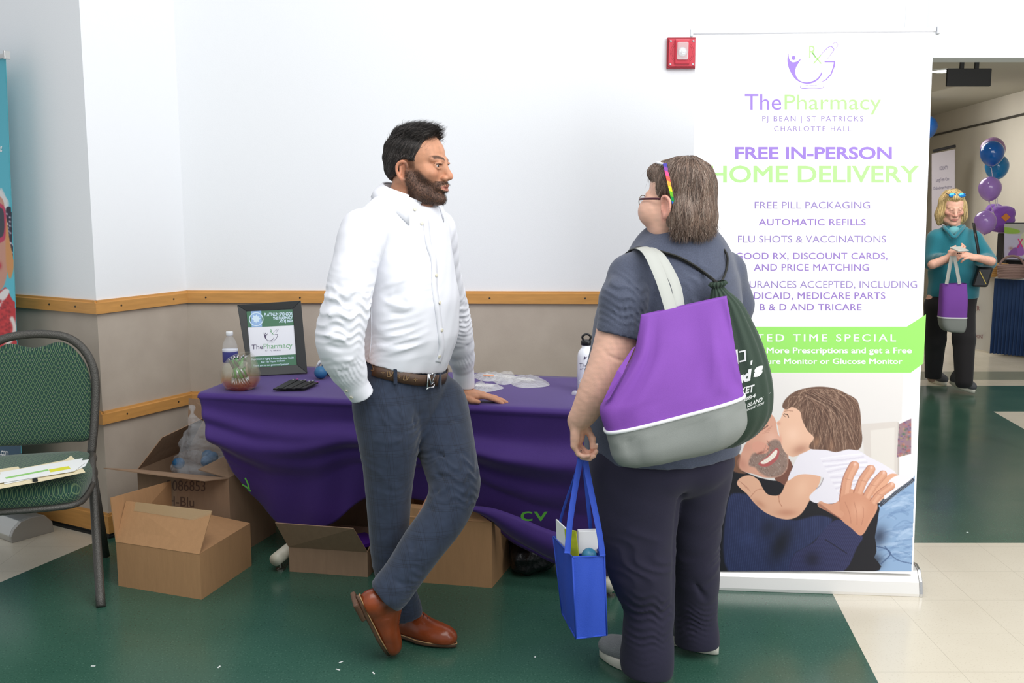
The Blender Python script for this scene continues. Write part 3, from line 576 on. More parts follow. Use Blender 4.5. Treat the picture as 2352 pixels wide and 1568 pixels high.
def paint_left(parent, LP):
    p = Paint(-60, 134, 56, 1146, 1.5, (84, 178, 196)); r = np.random.default_rng(6); t = (p.Y - 130) / 700; p.C = p.C * (1 + .12 * np.clip(t, 0, 1)[..., None])
    for i in range(40): p.line([(-10 + r.uniform(-20, 14), 425 + r.uniform(0, 30)), (4 + r.uniform(-14, 12), 450 + r.uniform(0, 30)), (8 + r.uniform(-10, 10), 480 + r.uniform(0, 30))], (226, 222, 222), 4, .7)
    p.poly([(-60, 450), (0, 450), (14, 500), (22, 560), (18, 620), (0, 668), (-60, 680)], (206, 150, 130), 2); p.poly([(-30, 468), (6, 470), (15, 500), (14, 540), (4, 556), (-30, 560)], (196, 60, 96), 1.5); p.poly([(-30, 476), (4, 478), (10, 505), (9, 535), (0, 546), (-30, 548)], (60, 62, 74), 1.5); p.poly([(15, 500), (26, 560), (36, 590), (24, 640), (14, 600)], (214, 150, 90), 3)
    m = p.poly([(14, 478), (30, 482), (32, 530), (36, 570), (34, 600), (24, 560), (18, 520)], (34, 32, 54), 1.5)
    for i in range(40): p.blob(r.uniform(14, 36), r.uniform(478, 600), 3, 2.5, (236, 234, 240), .9, r.uniform(0, 90), m)
    p.blob(0, 610, 5, 9, (190, 40, 60), .9); m = p.poly([(-60, 690), (0, 668), (14, 660), (30, 690), (56, 720), (56, 900), (-60, 900)], (204, 44, 50), 2); p.poly([(-10, 690), (10, 664), (22, 670), (4, 700), (-10, 730)], (236, 232, 232), 2)
    for i in range(160): p.blob(r.uniform(-6, 26), r.uniform(690, 790), 3, 3, (220, 60, 60) if i % 2 else (150, 24, 34), .8, 0, m)
    for i in range(46): a = i / 45; p.blob(10 + 24 * sin(a * 2.4), 800 - 70 * a + 4 * sin(i * 2), 4, 4, (240, 232, 226), .95)
    p.poly([(-60, 880), (60, 880), (60, 1010), (-60, 1010)], (236, 240, 242), 2, smooth=False); p.poly([(-60, 1008), (60, 1008), (60, 1160), (-60, 1160)], (34, 76, 104), 2, smooth=False)
    p.mk('printed_picture', LP, M_PRINT, parent, .0006, cut=[(-80, 100), (12.5, 128), (54, 1150), (-80, 1180)]); g = G(); text_px(g, LP, 'g', 1, 5.5, 336, 349, .02, lift=.0016); text_px(g, LP, '.com', 1, 20, 1034, 1045, .01, yb1=1047, lift=.0016); g.mk('lettering', M_WHITEV, parent)
def paint_ribbon(parent, PL):
    p = Paint(2307, 514, 2374, 596, .7, (186, 182, 206)); r = np.random.default_rng(8)
    p.poly([(2307, 514), (2376, 514), (2376, 534), (2340, 538), (2307, 536)], (176, 176, 168), 2, smooth=False); p.poly([(2307, 522), (2340, 528), (2338, 536), (2307, 535)], (140, 178, 60), 2); p.poly([(2345, 540), (2376, 536), (2376, 596), (2350, 590)], (196, 200, 170), 3)
    p.poly([(2330, 580), (2338, 562), (2346, 560), (2352, 575), (2350, 586), (2330, 586)], (150, 90, 180), 1.2); p.poly([(2316, 586), (2322, 574), (2334, 568), (2336, 585)], (130, 80, 160), 1.5); p.blob(2322, 570, 6, 4, (150, 110, 100), .8)
    p.line([(2339, 549), (2348, 566)], (214, 40, 120), 2.6); p.line([(2348, 549), (2338, 568)], (204, 30, 110), 2.6); p.line([(2312, 590), (2372, 594)], (120, 116, 150), 1.5)
    p.mk('printed_picture', PL, M_PRINT, parent, .001)
# ================================================================ BANNER STAND
def poly_px(g, plane, P, lift=.0008, n=4, smooth=True):
    P = spline([np.array(p, float) for p in P], n, True) if smooth else np.array(P, float); p0, nn = plane; nn = unit(nn)
    if nn @ (C0 - np.asarray(p0)) < 0: nn = -nn
    V = onplane(P[:, 0], P[:, 1], p0, nn) + nn * lift; g.add(V, [list(range(len(V)))])
def stroke_px(g, plane, P, w, lift=.0008, n=6, taper=(1, 1)):
    P = spline([np.array(p, float) for p in P], n) if len(P) > 2 else np.array(P, float); T = np.gradient(P, axis=0); T /= np.linalg.norm(T, axis=1, keepdims=True); N_ = np.stack([-T[:, 1], T[:, 0]], 1)
    ww = w / 2 * np.interp(np.linspace(0, 1, len(P)), np.linspace(0, 1, len(taper)), taper)[:, None]; A = P + N_ * ww; B = P - N_ * ww; p0, nn = plane; nn = unit(nn)
    if nn @ (C0 - np.asarray(p0)) < 0: nn = -nn
    V = np.concatenate([onplane(A[:, 0], A[:, 1], p0, nn), onplane(B[:, 0], B[:, 1], p0, nn)]) + nn * lift; K = len(P); g.add(V, [[i, i + 1, K + i + 1, K + i] for i in range(K - 1)])
def logo(gp, gg, plane, ox, oy, sx, sy, lift=.0008):
    m = lambda P: [(ox + x * sx, oy + y * sy) for x, y in P]; s_ = sx
    poly_px(gp, plane, m([(825, 320), (833, 370), (855, 400), (880, 403), (915, 390), (943, 365), (925, 400), (895, 450), (890, 500), (905, 545), (940, 575), (990, 585), (1040, 575), (1085, 550), (1115, 510), (1130, 478), (1125, 515), (1100, 555), (1050, 588), (990, 597), (930, 582), (880, 545), (840, 480), (820, 420), (817, 370)]), lift, 3)
    poly_px(gp, plane, m([(873 + 19 * cos(a), 365 + 19 * sin(a)) for a in np.linspace(0, 2 * pi, 20)[:-1]]), lift, 1, False)
    poly_px(gp, plane, m([(1147, 394), (1247, 392), (1244, 440), (1215, 515), (1165, 567), (1090, 595), (1160, 560), (1205, 508), (1228, 445), (1235, 404), (1155, 404)]), lift, 1, False)
    stroke_px(gp, plane, m([(1113, 340), (1150, 303), (1190, 266), (1215, 264), (1236, 290), (1210, 330), (1177, 377)]), 8 * s_, lift, taper=(.4, 1, .3))
    stroke_px(gp, plane, m([(1228, 240), (1246, 226), (1268, 238), (1268, 260), (1256, 271)]), 4 * s_, lift)
    stroke_px(gp, plane, m([(934, 612), (945, 638), (1040, 635), (1130, 636), (1141, 615)]), 8 * s_, lift, taper=(.3, 1, 1, .3))
    stroke_px(gp, plane, m([(960, 606), (1040, 613), (1110, 604)]), 4 * s_, lift, taper=(.3, 1, .3))
    text_px(gg, plane, 'R', ox + 1013 * sx, ox + 1078 * sx, oy + 253 * sy, oy + 365 * sy, -.004, lift=lift)
    stroke_px(gg, plane, m([(1040, 318), (1122, 416)]), 11 * s_, lift); stroke_px(gg, plane, m([(1120, 340), (1052, 416)]), 11 * s_, lift)

M_ALU = mat('brushed_aluminium', rgb(215, 215, 212), .28, .85)
M_WHITEV = mat('white_vinyl', rgb(246, 247, 250), .5)
M_PPALE = mat('print_lavender', rgb(150, 120, 205), .5); M_GPALE = mat('print_pale_green', rgb(172, 232, 140), .5)
M_PGREY = mat('print_violet_grey', rgb(146, 118, 190), .5); M_PLIGHT = mat('print_light_violet', rgb(146, 126, 186), .5)
M_GBAND = mat('print_lime_band', rgb(150, 222, 104), .5); M_PRINT = mat('printed_colours', rough=.5, vcol=True)
bw = unit([.788, -.07, 0]); BR = np.array([1.578, 3.925, .10]); bup = unit(np.array([.0, .055, 1.0])); bn = np.cross(bw, bup)
BP = (BR, bn)
ban = root('banner_stand', F(1860, 1362), 'tall white pharmacy roll-up banner on a silver base behind the woman in grey', 'banner')
def bpx(x, y): return onplane(x, y, BR, bn)
TL, TR, BRc = bpx(1598, 78), bpx(2144, 72), bpx(2097, 1318); BLc = BRc + (TL - TR) * 1.0
sheet = G().slab([BLc, BRc, TR, TL], .0008, bn).mk('graphic_sheet', M_WHITEV, ban)
g = G(); G_ = lambda: G()
G().tube([TL - bw * .012 + bup * .005, TR + bw * .008 + bup * .005], .008, 12).mk('top_rail', mat('white_rail', rgb(235, 235, 242), .35, .2), ban)
for e in (TL - bw * .016, TR + bw * .016): G().obox(e + bup * .003, (bw, bn, bup), (.006, .011, .014)).mk('rail_end_cap', mat('grey_cap', rgb(205, 208, 214), .5), ban, bevel=.003)
G().tube([(BLc + BRc) / 2 - bn * .02 * (1 if bn @ (C0 - BR) > 0 else -1), (TL + TR) / 2 - bn * .012 * (1 if bn @ (C0 - BR) > 0 else -1)], .009, 8).mk('pole', M_ALU, ban)
# base cassette: curved profile, flat towards the viewer
bd = np.array([-bw[1], bw[0], 0]) * -1; bd = bd if bd[1] < 0 else -bd     # towards the camera
baseR = F(2112, 1371); baseL = baseR - bw * .90
prof = [(0, 0), (0, .012), (-.012, .055), (-.045, .092), (-.085, .100), (-.13, .092), (-.175, .05), (-.185, .012), (-.185, 0)]
P = [[e + bd * 0 + (-bd) * (-u_) + np.array([0, 0, h_]) for u_, h_ in prof] for e in (baseL, baseR)]
P = [[e - bd * (-u_) + np.array([0, 0, h_]) for u_, h_ in prof] for e in (baseL, baseR)]
g = G(); V = P[0] + P[1]; K = len(prof); g.add(V, [[i, i + 1, K + i + 1, K + i] for i in range(K - 1)] + [list(range(K))[::-1], [K + i for i in range(K)]] + [[K - 1, 0, K, 2 * K - 1]])
g.mk('base_cassette', mat('satin_silver_base', rgb(232, 230, 226), .3, .35), ban, bevel=.002)
for e, sg in ((baseR, 1), (baseL, -1)):
    g = G(); A = [e - bd * (-u_ * 1.03) + bd * .002 + np.array([0, 0, h_ * 1.05]) for u_, h_ in prof]; A2 = [p + bw * .012 * sg for p in A]; g.add(A + A2, [[i, i + 1, K + i + 1, K + i] for i in range(K - 1)] + [list(range(K))[::-1], [K + i for i in range(K)], [K - 1, 0, K, 2 * K - 1]])
    g.mk('base_end_cap', mat('chrome_cap', rgb(210, 210, 210), .2, .9), ban, bevel=.002)
gp, gg, gk, gl, gw = G(), G(), G(), G(), G(); T = text_px
logo(gp, gg, BP, 1600, 40, 1 / 3.92, 1 / 3.92)
T(gp, BP, 'The', 1710.5, 1794.5, 216, 252.5, 0, ref='The'); T(gg, BP, 'Pharmacy', 1802, 2023.5, 217, 251.5, 0, ref='P')
T(gl, BP, 'PJ BEAN | ST PATRICKS', 1751, 1982.6, 266.5, 278.5, 0, 1.25, ref='P'); T(gl, BP, 'CHARLOTTE HALL', 1778, 1955, 289.5, 301.3, 0, 1.3)
T(gp, BP, 'FREE IN-PERSON', 1688.5, 2048.5, 337, 366, .028); T(gg, BP, 'HOME DELIVERY', 1629.5, 2111, 380, 419.5, .018)
T(gl, BP, 'FREE PILL PACKAGING', 1733.3, 1998.4, 463, 479, 0); T(gk, BP, 'AUTOMATIC REFILLS', 1742.5, 1988.6, 502.4, 517.5, .012, 1.05)
T(gl, BP, 'FLU SHOTS & VACCINATIONS', 1695, 2035, 541, 557, 0)
T(gk, BP, 'GOOD RX, DISCOUNT CARDS,', 1690, 2038.5, 580, 595.5, .012, 1.05, ref='G'); T(gk, BP, 'AND PRICE MATCHING', 1731.3, 1996, 606, 621.6, .012, 1.05)
T(gl, BP, 'INSURANCES ACCEPTED, INCLUDING', 1685, 2106.5, 645, 661, 0, ref='G'); T(gk, BP, 'MEDICAID, MEDICARE PARTS', 1698, 2033.5, 671, 686.7, .012, 1.05, ref='M'); T(gk, BP, 'B & D AND TRICARE', 1745, 1978.8, 697.4, 712.8, .012, 1.05)
gb = G(); poly_px(gb, BP, [(1636, 750), (2082.6, 750), (2126.7, 721.8), (2121, 834), (2091.6, 855.6), (1634, 855.6)], .0006, smooth=False); gb.mk('green_band', M_GBAND, sheet, label='lime green band across the banner')
T(gw, BP, 'LIMITED TIME SPECIAL', 1664, 2058, 767, 784, .012, 1.35, lift=.0012); T(gw, BP, 'or More Prescriptions and get a Free', 1730, 2093.8, 797.6, 811, .02, ref='M', lift=.0012); T(gw, BP, 'Pressure Monitor or Glucose Monitor', 1712, 2072.8, 823, 835.5, .02, ref='P', lift=.0012)
gp.mk('lettering', M_PPALE, sheet, label='lavender logo and lettering'); gg.mk('lettering', M_GPALE, sheet, label='pale green lettering'); gk.mk('lettering', M_PGREY, sheet, label='bold violet lettering'); gl.mk('lettering', M_PLIGHT, sheet, label='thin violet lettering'); gw.mk('lettering', M_WHITEV, sheet, label='white lettering on the green band')
paint_family(sheet)

# ================================================================ FIRE ALARM
wdir = unit([WEND[0] - CORN[0], WEND[1] - CORN[1], 0]); wn = np.array([wdir[1], -wdir[0], 0]); WP0 = np.array([CORN[0], CORN[1], 0])
def onwall(x, y, lift=0): return onplane(x, y, WP0, wn) + wn * lift
M_RED = mat('red_plastic', rgb(205, 60, 76), .35); M_REDD = mat('red_backplate', rgb(160, 40, 54), .45)
ac = onwall(1564.5, 123); al = root('fire_alarm', ac - np.array([0, 0, .07]), 'red square fire alarm strobe mounted high on the white wall beside the roll-up banner', 'fire alarm'); Z = np.array([0, 0, 1.])
def wbox(g, cx, cz, hx, hz, d0, d1): return g.obox(ac + wdir * cx + Z * cz + wn * (d0 + d1) / 2, (wdir, wn, Z), (hx, (d1 - d0) / 2, hz))
wbox(G(), 0, 0, .068, .070, 0, .024).mk('backplate', M_REDD, al, bevel=.003)
g = wbox(G(), -.001, 0, .061, .062, .0241, .034); g.mk('cover', M_RED, al, bevel=.002)
g = G()
for sg in (-1, 1):
    for R_ in (.047, .054):
        for a in np.linspace(-42, 42, 16): g.lathe(ac + wdir * (sg * R_ * cos(radians(a))) + Z * R_ * sin(radians(a)) * 1.0 + wn * .0341, [(.0013, 0), (.0013, .0003)], 6, wn)
g.mk('sounder_holes', mat('dark_red_holes', rgb(110, 16, 26), .6), al)
g = G(); g.add([ac + wdir * x + Z * z + wn * y for x in (-.033, .033) for z, y in ((-.058, .0341), (-.050, .046), (.055, .050), (.062, .0341))], [[0, 1, 2, 3], [7, 6, 5, 4], [1, 5, 6, 2], [0, 4, 5, 1], [2, 6, 7, 3], [0, 3, 7, 4]]); g.mk('strobe_housing', M_RED, al, bevel=.003)
wbox(G(), 0, .006, .026, .040, .047, .062).mk('strobe_lens', mat('clear_lens', rgb(250, 250, 250), .12, alpha=.45), al, bevel=.006)
G().ball(ac + wn * .054 + Z * .002, (.020, .008, .022), 14).mk('strobe_reflector', mat('silver_reflector', rgb(225, 228, 232), .2, .7, bump=.5, bscale=120), al, True)
for x in (-.053, .051):
    for z in (-.053, .052): G().lathe(ac + wdir * x + Z * z + wn * .0341, [(.005, 0), (.005, .002), (.003, .003)], 12, wn).mk('screw', mat('alarm_screw', rgb(200, 196, 200), .3, .8), al)

# ================================================================ LEFT BANNER
M_TEAL = mat('teal_print', rgb(76, 178, 192), .5)
lb = root('banner_stand', F(70, 1250), 'turquoise roll-up banner with a silver base, cut off by the left edge of the picture', 'banner')
lbd = unit([-.60, .44, 0]); L0 = F(52, 1236) + np.array([0.01, .035, 0]); L0[2] = .1
ln = np.array([lbd[1], -lbd[0], 0]); ln = ln if ln[1] < 0 else -ln; LP = (L0, ln + np.array([0, 0, .02]))
top = onplane(13, 128, *LP); bot = onplane(54, 1150, *LP); 
w2 = lbd * .82
ls = G().slab([bot, bot + w2, top + w2, top], .0008, ln).mk('graphic_sheet', M_TEAL, lb)
G().tube([top - lbd * .01, top + w2 + lbd * .01], .012, 10).mk('top_rail', M_ALU, lb); G().obox(top - lbd * .01 + np.array([0, 0, .002]), (lbd, ln, Z), (.006, .014, .018)).mk('rail_end_cap', M_ALU, lb, bevel=.003)
prof2 = [(.095, 0), (.10, .03), (.085, .06), (.05, .088), (.0, .095), (-.06, .09), (-.095, .05), (-.10, 0)]
e0 = L0 * [1, 1, 0] - lbd * .02; e1 = e0 + lbd * .88; K = len(prof2); A = [e0 + ln * u_ + Z * h_ for u_, h_ in prof2]; B = [e1 + ln * u_ + Z * h_ for u_, h_ in prof2]
FC = [[i, i + 1, K + i + 1, K + i] for i in range(K - 1)] + [list(range(K))[::-1], [K + i for i in range(K)], [K - 1, 0, K, 2 * K - 1]]
G().add(A, []).add(B, []); g = G(); g.add(A + B, FC); g.mk('base_cassette', mat('grey_alu_base', rgb(190, 190, 186), .32, .7), lb, bevel=.003)
g = G(); A2 = [p - lbd * .02 + (p - e0 - Z * .04) * .04 for p in A]; g.add(A2 + [p for p in A], FC); g.mk('base_end_cap', mat('grey_cap2', rgb(168, 166, 162), .35, .5), lb, bevel=.004)
paint_left(ls, LP)

# ================================================================ TABLE AND CLOTH
tf0, tf1 = np.array([-1.30, 4.255]), np.array([.49, 3.86]); td = unit(tf1 - tf0); tn = np.array([-td[1], td[0]])  # tn points to the wall
def TT(u, v, z): p = tf0 + td * u + tn * v; return np.array([p[0], p[1], z])
TLn = np.linalg.norm(tf1 - tf0); TW = .70
tb = root('folding_table', TT(TLn / 2, TW / 2, 0), 'long folding table with beige tube feet, hidden beneath the purple cloth', 'table')
g = G(); P = [TT(.02, .05, .705), TT(TLn - .02, .05, .705), TT(TLn - .006, TW, .705), TT(.006, TW, .705)]; g.slab(P, .03, Z); g.mk('tabletop', mat('beige_laminate', rgb(190, 182, 165), .5), tb, bevel=.004)
M_BT = mat('beige_enamel_tube', rgb(205, 200, 182), .35)
for s_, lab in ((0, 'left'), (1, 'right')):
    f0 = F(634, 1316) if s_ == 0 else F(1398, 1378); f0 = np.array([f0[0], f0[1], .058]); f1 = f0 + np.array([*tn, 0]) * .62
    G().tube([f0, f1], .027, 20).mk('foot_bar', M_BT, tb, True); 
    mid = (f0 + f1) / 2; G().tube([mid, mid * [1, 1, 0] + Z * .69], .019, 16).mk('leg', M_BT, tb, True)
    for q in (.045, .57):
        c = f0 + np.array([*tn, 0]) * q; G().lathe(c * [1, 1, 0], [(.021, 0), (.021, .006), (.008, .010), (.007, .034), (.018, .036), (.018, .040)], 18).mk('glide', mat('steel_glide', rgb(150, 148, 140), .25, .9), tb)
M_PUR = mat('purple_tablecloth', rgb(66, 36, 118), .72, bump=.12, bscale=500, sheen=.15, var=.04, vscale=6)
# cloth: top sheet plus front drape, one surface with real thickness from the solidify modifier
def drape():
    nu, nt_, nv = 150, 16, 56; cols = []
    hem = spline([np.array(p, float) for p in [(575, 1132, .0), (650, 1208, .0), (700, 1214, 0), (762, 1203, 0), (845, 1142, 0), (960, 1148, 0), (1080, 1172, 0), (1180, 1246, 0), (1285, 1296, 0), (1440, 1330, 0)]], 10)
    lef = spline([np.array(p, float) for p in [(457, 912), (470, 948), (503, 1020), (530, 1075), (552, 1102), (575, 1132)]], 10)
    def along(C, t):
        d = np.r_[0, np.cumsum(np.linalg.norm(np.diff(C[:, :2], axis=0), axis=1))]; d /= d[-1]; return np.array([np.interp(t, d, C[:, k]) for k in (0, 1)])
    rows = []
    for i in range(nu + 1):
        u = i / nu; L_ = u * TLn; row = []
        for j in range(nt_): v = 1 - j / nt_; row.append(TT(L_, TW * v - .0 , .744 + .0012 * sin(L_ * 9 + v * 5)))
        fx, fz = TT(L_, 0, .74)[:2], None
        h = along(hem, u); x0 = None
        for j in range(nv + 1):
            t = j / nv
            # rounded front edge then hanging sheet that leans in to the legs
            if t < .06:
                a = t / .06 * pi / 2; p = TT(L_, .012 - .022 * sin(a), .744 - .022 * (1 - cos(a))); base = p; row.append(p); continue
            s_ = (t - .06) / .94
            top_ = TT(L_, 0, .722); hp = onplane(h[0], h[1], TT(0, .13, 0), np.array([*tn, 0]))
            l = along(lef, s_); lp0 = onplane(l[0], l[1], TT(0, -.01 + .14 * s_, 0), np.array([*tn, 0]))
            p = top_ * (1 - s_) + hp * s_; corr = lp0 - (TT(0, 0, .722) * (1 - s_) + onplane(575., 1132., TT(0, .13, 0), np.array([*tn, 0])) * s_); p = p + corr * max(0, 1 - u * 4.5) ** 2
            # swags: catenary folds sweeping from the upper corners
            f = 0
            for (uc, am, wd, sl, off) in ((.2, .036, .07, .30, .24), (.2, .045, .08, .42, .50), (.2, .034, .07, .55, .76), (.5, .020, .06, .1, .40), (.5, .022, .07, -.1, .72), (.83, .036, .08, -.30, .28), (.83, .045, .09, -.42, .54), (.83, .030, .07, -.5, .80)):
                c = off + sl * (u - uc) - .25 * (u - uc) ** 2; f += am * math.exp(-((s_ - c) / wd) ** 2) * math.sin(pi * min(1, max(0, s_ * 1.6))) 
            f += .006 * sin(u * 60 + s_ * 9) * s_
            row.append(p - np.array([*tn, 0]) * f)
        rows.append(row)
    return rows
R_ = np.array(drape()); g = G().grid(R_)
cloth = g.mk('tablecloth', M_PUR, None, True); tag(cloth, 'purple tablecloth draped and bunched over the long table behind the man', 'tablecloth')
sm = cloth.modifiers.new('thickness', 'SOLIDIFY'); sm.thickness = .0016; sm.offset = 1
# twisted underside of the hem and printed letters on the cloth
A = spline([np.array(p, float) for p in [(1076, 1160), (1130, 1166), (1190, 1186), (1250, 1212), (1330, 1238), (1440, 1270)]], 6); Bm = spline([np.array(p, float) for p in [(1076, 1166), (1120, 1190), (1165, 1228), (1215, 1258), (1290, 1294), (1440, 1340)]], 6)
rows = []
for a_, b_ in zip(A, Bm):
    pa = onplane(a_[0], a_[1], TT(0, -.005, 0), np.array([*tn, 0])); pb = onplane(b_[0], b_[1], TT(0, .045, 0), np.array([*tn, 0])); rows.append([pa * (1 - t) + pb * t - np.array([*tn, 0]) * .035 * sin(pi * t) for t in np.linspace(0, 1, 8)])
o = G().grid(rows).mk('folded_hem', M_PUR, cloth, True); q = o.modifiers.new('thickness', 'SOLIDIFY'); q.thickness = .003
CP = (TT(0, -.052, 0), np.array([*tn, 0])); g = G(); stroke_px(g, CP, [(556, 1112), (566, 1118), (576, 1128)], 3); stroke_px(g, CP, [(563, 1097), (570, 1112), (573, 1127)], 3.4); 
text_px(g, (TT(0, -.075, 0), np.array([*tn, 0])), 'cv', 1196, 1258, 1174, 1196, 0)
g.mk('lettering', mat('lime_print', rgb(84, 160, 54), .6), cloth)
# ================================================================ CARDBOARD BOXES
M_CARD = mat('corrugated_card', rgb(176, 134, 94), .8, var=.04, vscale=9, bump=.08, bscale=30, stretch=(6, 6, 1))
M_CARD2 = mat('aged_card', rgb(150, 122, 98), .82, var=.06, vscale=9, bump=.08, bscale=30, stretch=(6, 6, 1))
M_CARDIN = mat('card_inside', rgb(186, 140, 92), .85, var=.05, vscale=8)
M_TAPE = mat('clear_packing_tape', rgb(205, 180, 140), .2, alpha=.35)
def carton(label, p0, p1, p3, h, m, flaps, group='cardboard boxes on the floor'):
    """p0,p1 front bottom corners, p3 the far bottom corner next to p1; flaps: hinge corner pair and the two outer points"""
    p0, p1, p3 = [np.array([q[0], q[1], 0.]) for q in (p0, p1, p3)]; d = p3 - p1; C = [p0, p1, p1 + d, p0 + d]; c = sum(C) / 4
    r_ = root('cardboard_box', c, label, 'box', group); g = G(); t = .004
    I = [q + (c - q) / np.linalg.norm(c - q) * .008 for q in C]; zt = np.array([0, 0, h]); zb = np.array([0, 0, .004])
    V = C + [q + zt for q in C] + [q + zt for q in I] + [q + zb for q in I]
    Fq = [(0, 3, 2, 1)] + [[i, (i + 1) % 4, (i + 1) % 4 + 4, i + 4] for i in range(4)] + [[i + 4, (i + 1) % 4 + 4, (i + 1) % 4 + 8, i + 8] for i in range(4)] + [[i + 8, (i + 1) % 4 + 8, (i + 1) % 4 + 12, i + 12] for i in range(4)] + [(12, 13, 14, 15)]
    g.add(V, Fq).mk('box_body', m, r_)
    for (a, b, oa, ob) in flaps:
        A, B = C[a] + zt, C[b] + zt; q = G().slab([A, B, np.asarray(ob), np.asarray(oa)], .004); q.mk('flap', m, r_)
    return r_, C
f0, f1, f3 = F(272, 1345), F(463, 1377), F(578, 1298)
bx, C_ = carton('open tan cardboard box in front on the green floor with one flap standing up', f0, f1, f3, .184, M_CARD, [
    (0, 1, U(290, 1150, 4.10), U(487, 1173, 3.97)), (0, 3, U(253, 1143, 4.03), U(392, 1104, 4.38)), (1, 2, F(400, 1196, .215), F(470, 1180, .22))])
fr = (U(290, 1150, 4.10), U(487, 1173, 3.97))
g = G(); e = fr[1] - fr[0]; dn = (C_[0] + [0, 0, .184]) - fr[0]; nrm = unit(np.cross(e, dn)); nrm = nrm if nrm[1] < 0 else -nrm
g.slab([fr[0] + e * .12 + dn * .0 + nrm * .003, fr[0] + e * 1.0 + nrm * .003, fr[0] + e * 1.0 + dn * .28 + nrm * .003, fr[0] + e * .12 + dn * .22 + nrm * .003], .0006, nrm).mk('packing_tape', M_TAPE, bx)
b0 = F(315, 1078, .36) * [1, 1, 0]; b1 = F(525, 1098, .36) * [1, 1, 0]; b3 = b1 + np.array([.11, .36, 0])
bb, C_ = carton('tall worn cardboard box behind, filled with a clear plastic bag, marker writing on its side', b0, b1, b3, .36, M_CARD2, [
    (0, 1, F(238, 1075, .375), F(470, 1104, .37)), (0, 3, F(372, 1004, .50), F(470, 958, .52)), (3, 2, U(434, 914, 4.86), U(520, 925, 4.82)), (1, 2, F(455, 1078, .372), F(520, 1046, .40))])
fn = unit(np.cross(b1 - b0, Z)); fn = fn if fn[1] < 0 else -fn; FP = (b0, fn); g = G()
text_px(g, FP, '3086853', 384, 472, 1102, 1126, -.028, yb1=1128, lift=.0015); text_px(g, FP, 'H-Blu', 386, 446, 1138, 1160, -.028, yb1=1164, lift=.0015)
g.mk('marker_writing', mat('marker_ink', rgb(96, 74, 62), .7), bb)
u0 = F(665, 1312); u1 = F(845, 1325); u3 = u1 + np.array([.07, .30, 0])
carton('low cardboard box with a raised flap under the table beside the left tube foot', u0, u1, u3, .108, M_CARD2, [(0, 1, U(632, 1200, 4.12), U(812, 1213, 4.02)), (1, 2, u1 + np.array([.05, .0, .22]), u3 + np.array([.04, 0, .22]))])
ub = root('brochure_stack', (u0 + u3) / 2 + [0, 0, .0042], 'dark purple folded flyers lying inside the low box under the table', 'flyers')
for i in range(5):
    c = (u0 + u3) / 2 + np.array([.05 * sin(i * 2), .03 * cos(i * 3), .012 + i * .0165]); a = radians(i * 17 - 30); G().obox(c, ((cos(a), sin(a), 0), (-sin(a), cos(a), 0), Z), (.09, .07, .007)).mk('flyer', mat('violet_flyer', rgb(86, 40, 150), .4), ub)
r1 = F(1130, 1350); r0 = r1 + (F(965, 1337) - r1) * 1.55; r3 = r1 + np.array([.10, .34, 0])
carton('large brown cardboard box under the middle of the table behind the crossed leg', r0, r1, r3, .272, M_CARD, [(0, 1, U(862, 1150, 4.10), U(1083, 1168, 4.06)), (3, 2, U(880, 1128, 4.62), U(1100, 1135, 4.58))])
carton('cardboard box far back under the table against the wall', np.array([-.86, 4.60, 0]), np.array([-.52, 4.53, 0]), np.array([-.46, 4.80, 0]), .27, M_CARD2, [(0, 1, np.array([-.86, 4.50, .33]), np.array([-.52, 4.43, .33]))])
# black bag under the table
v = Vol((-.08, 4.0, -.01), (.34, 4.45, .4), .007); v.ell((.12, 4.24, .12), (.14, .13, .12), .02); v.ell((.07, 4.14, .07), (.07, .06, .07), .05); v.ell((.17, 4.25, .26), (.06, .06, .08), .06)
v.wav(.004, (40, 60, 85, 120), 4); v.cut((0, 0, .001), (0, 0, -1))
o = v.mk('trash_bag', mat('black_plastic_film', rgb(14, 14, 16), .28, bump=.6, bscale=30)); tag(o, 'crumpled black plastic bag under the right half of the table', 'bag')

# clear bag and blue things in the tall box
M_FILM = mat('clear_plastic_film', rgb(235, 240, 245), .10, alpha=.20, bump=1.0, bscale=55, spec=.8)
M_FILM2 = mat('milky_plastic_film', rgb(238, 238, 240), .2, alpha=.5, bump=.6, bscale=70, spec=.8)
c = F(430, 1075, .36); v = Vol((c[0] - .22, c[1] - .15, .2), (c[0] + .28, c[1] + .35, .72), .0055)
tip = U(442, 948, c[1] + .12)
v.cone((c[0] + .02, c[1] + .12, .33), (c[0] + .04, c[1] + .12, .44), .12, .09, .02); v.cone((c[0] + .03, c[1] + .12, .42), tip, .075, .010, .04, sq=((0, 1, 0), 1.5)); v.cone(tip, tip + [.0, 0, .02], .008, .016, .01)
v.cone((c[0] + .10, c[1] + .14, .37), (c[0] + .19, c[1] + .10, .37), .06, .045, .03)
v.wav(.0035, (60, 85, 110, 150), 9)
for i in range(9): a = i * .7; v.fold([tip, c + [.1 * cos(a), .12 + .1 * sin(a), .02]], .007, .006 * (-1) ** i)
o = v.mk('plastic_bag', M_FILM, None); tag(o, 'clear plastic bag twisted to a point rising from the tall worn box', 'plastic bag')
for i, (x, y, z_) in enumerate(((480, 1056, .385), (468, 1066, .37), (402, 1070, .36), (470, 1052, .365))):
    p = F(x, y, z_) + [0, .05, 0]; o = G().ball(p, (.028, .024, .026), 16).mk('stress_ball', mat('blue_rubber', rgb(44, 98, 140), .5), None, True); tag(o, 'blue rubber ball among plastic wrap in the tall worn box', 'ball', 'blue balls in the tall box')

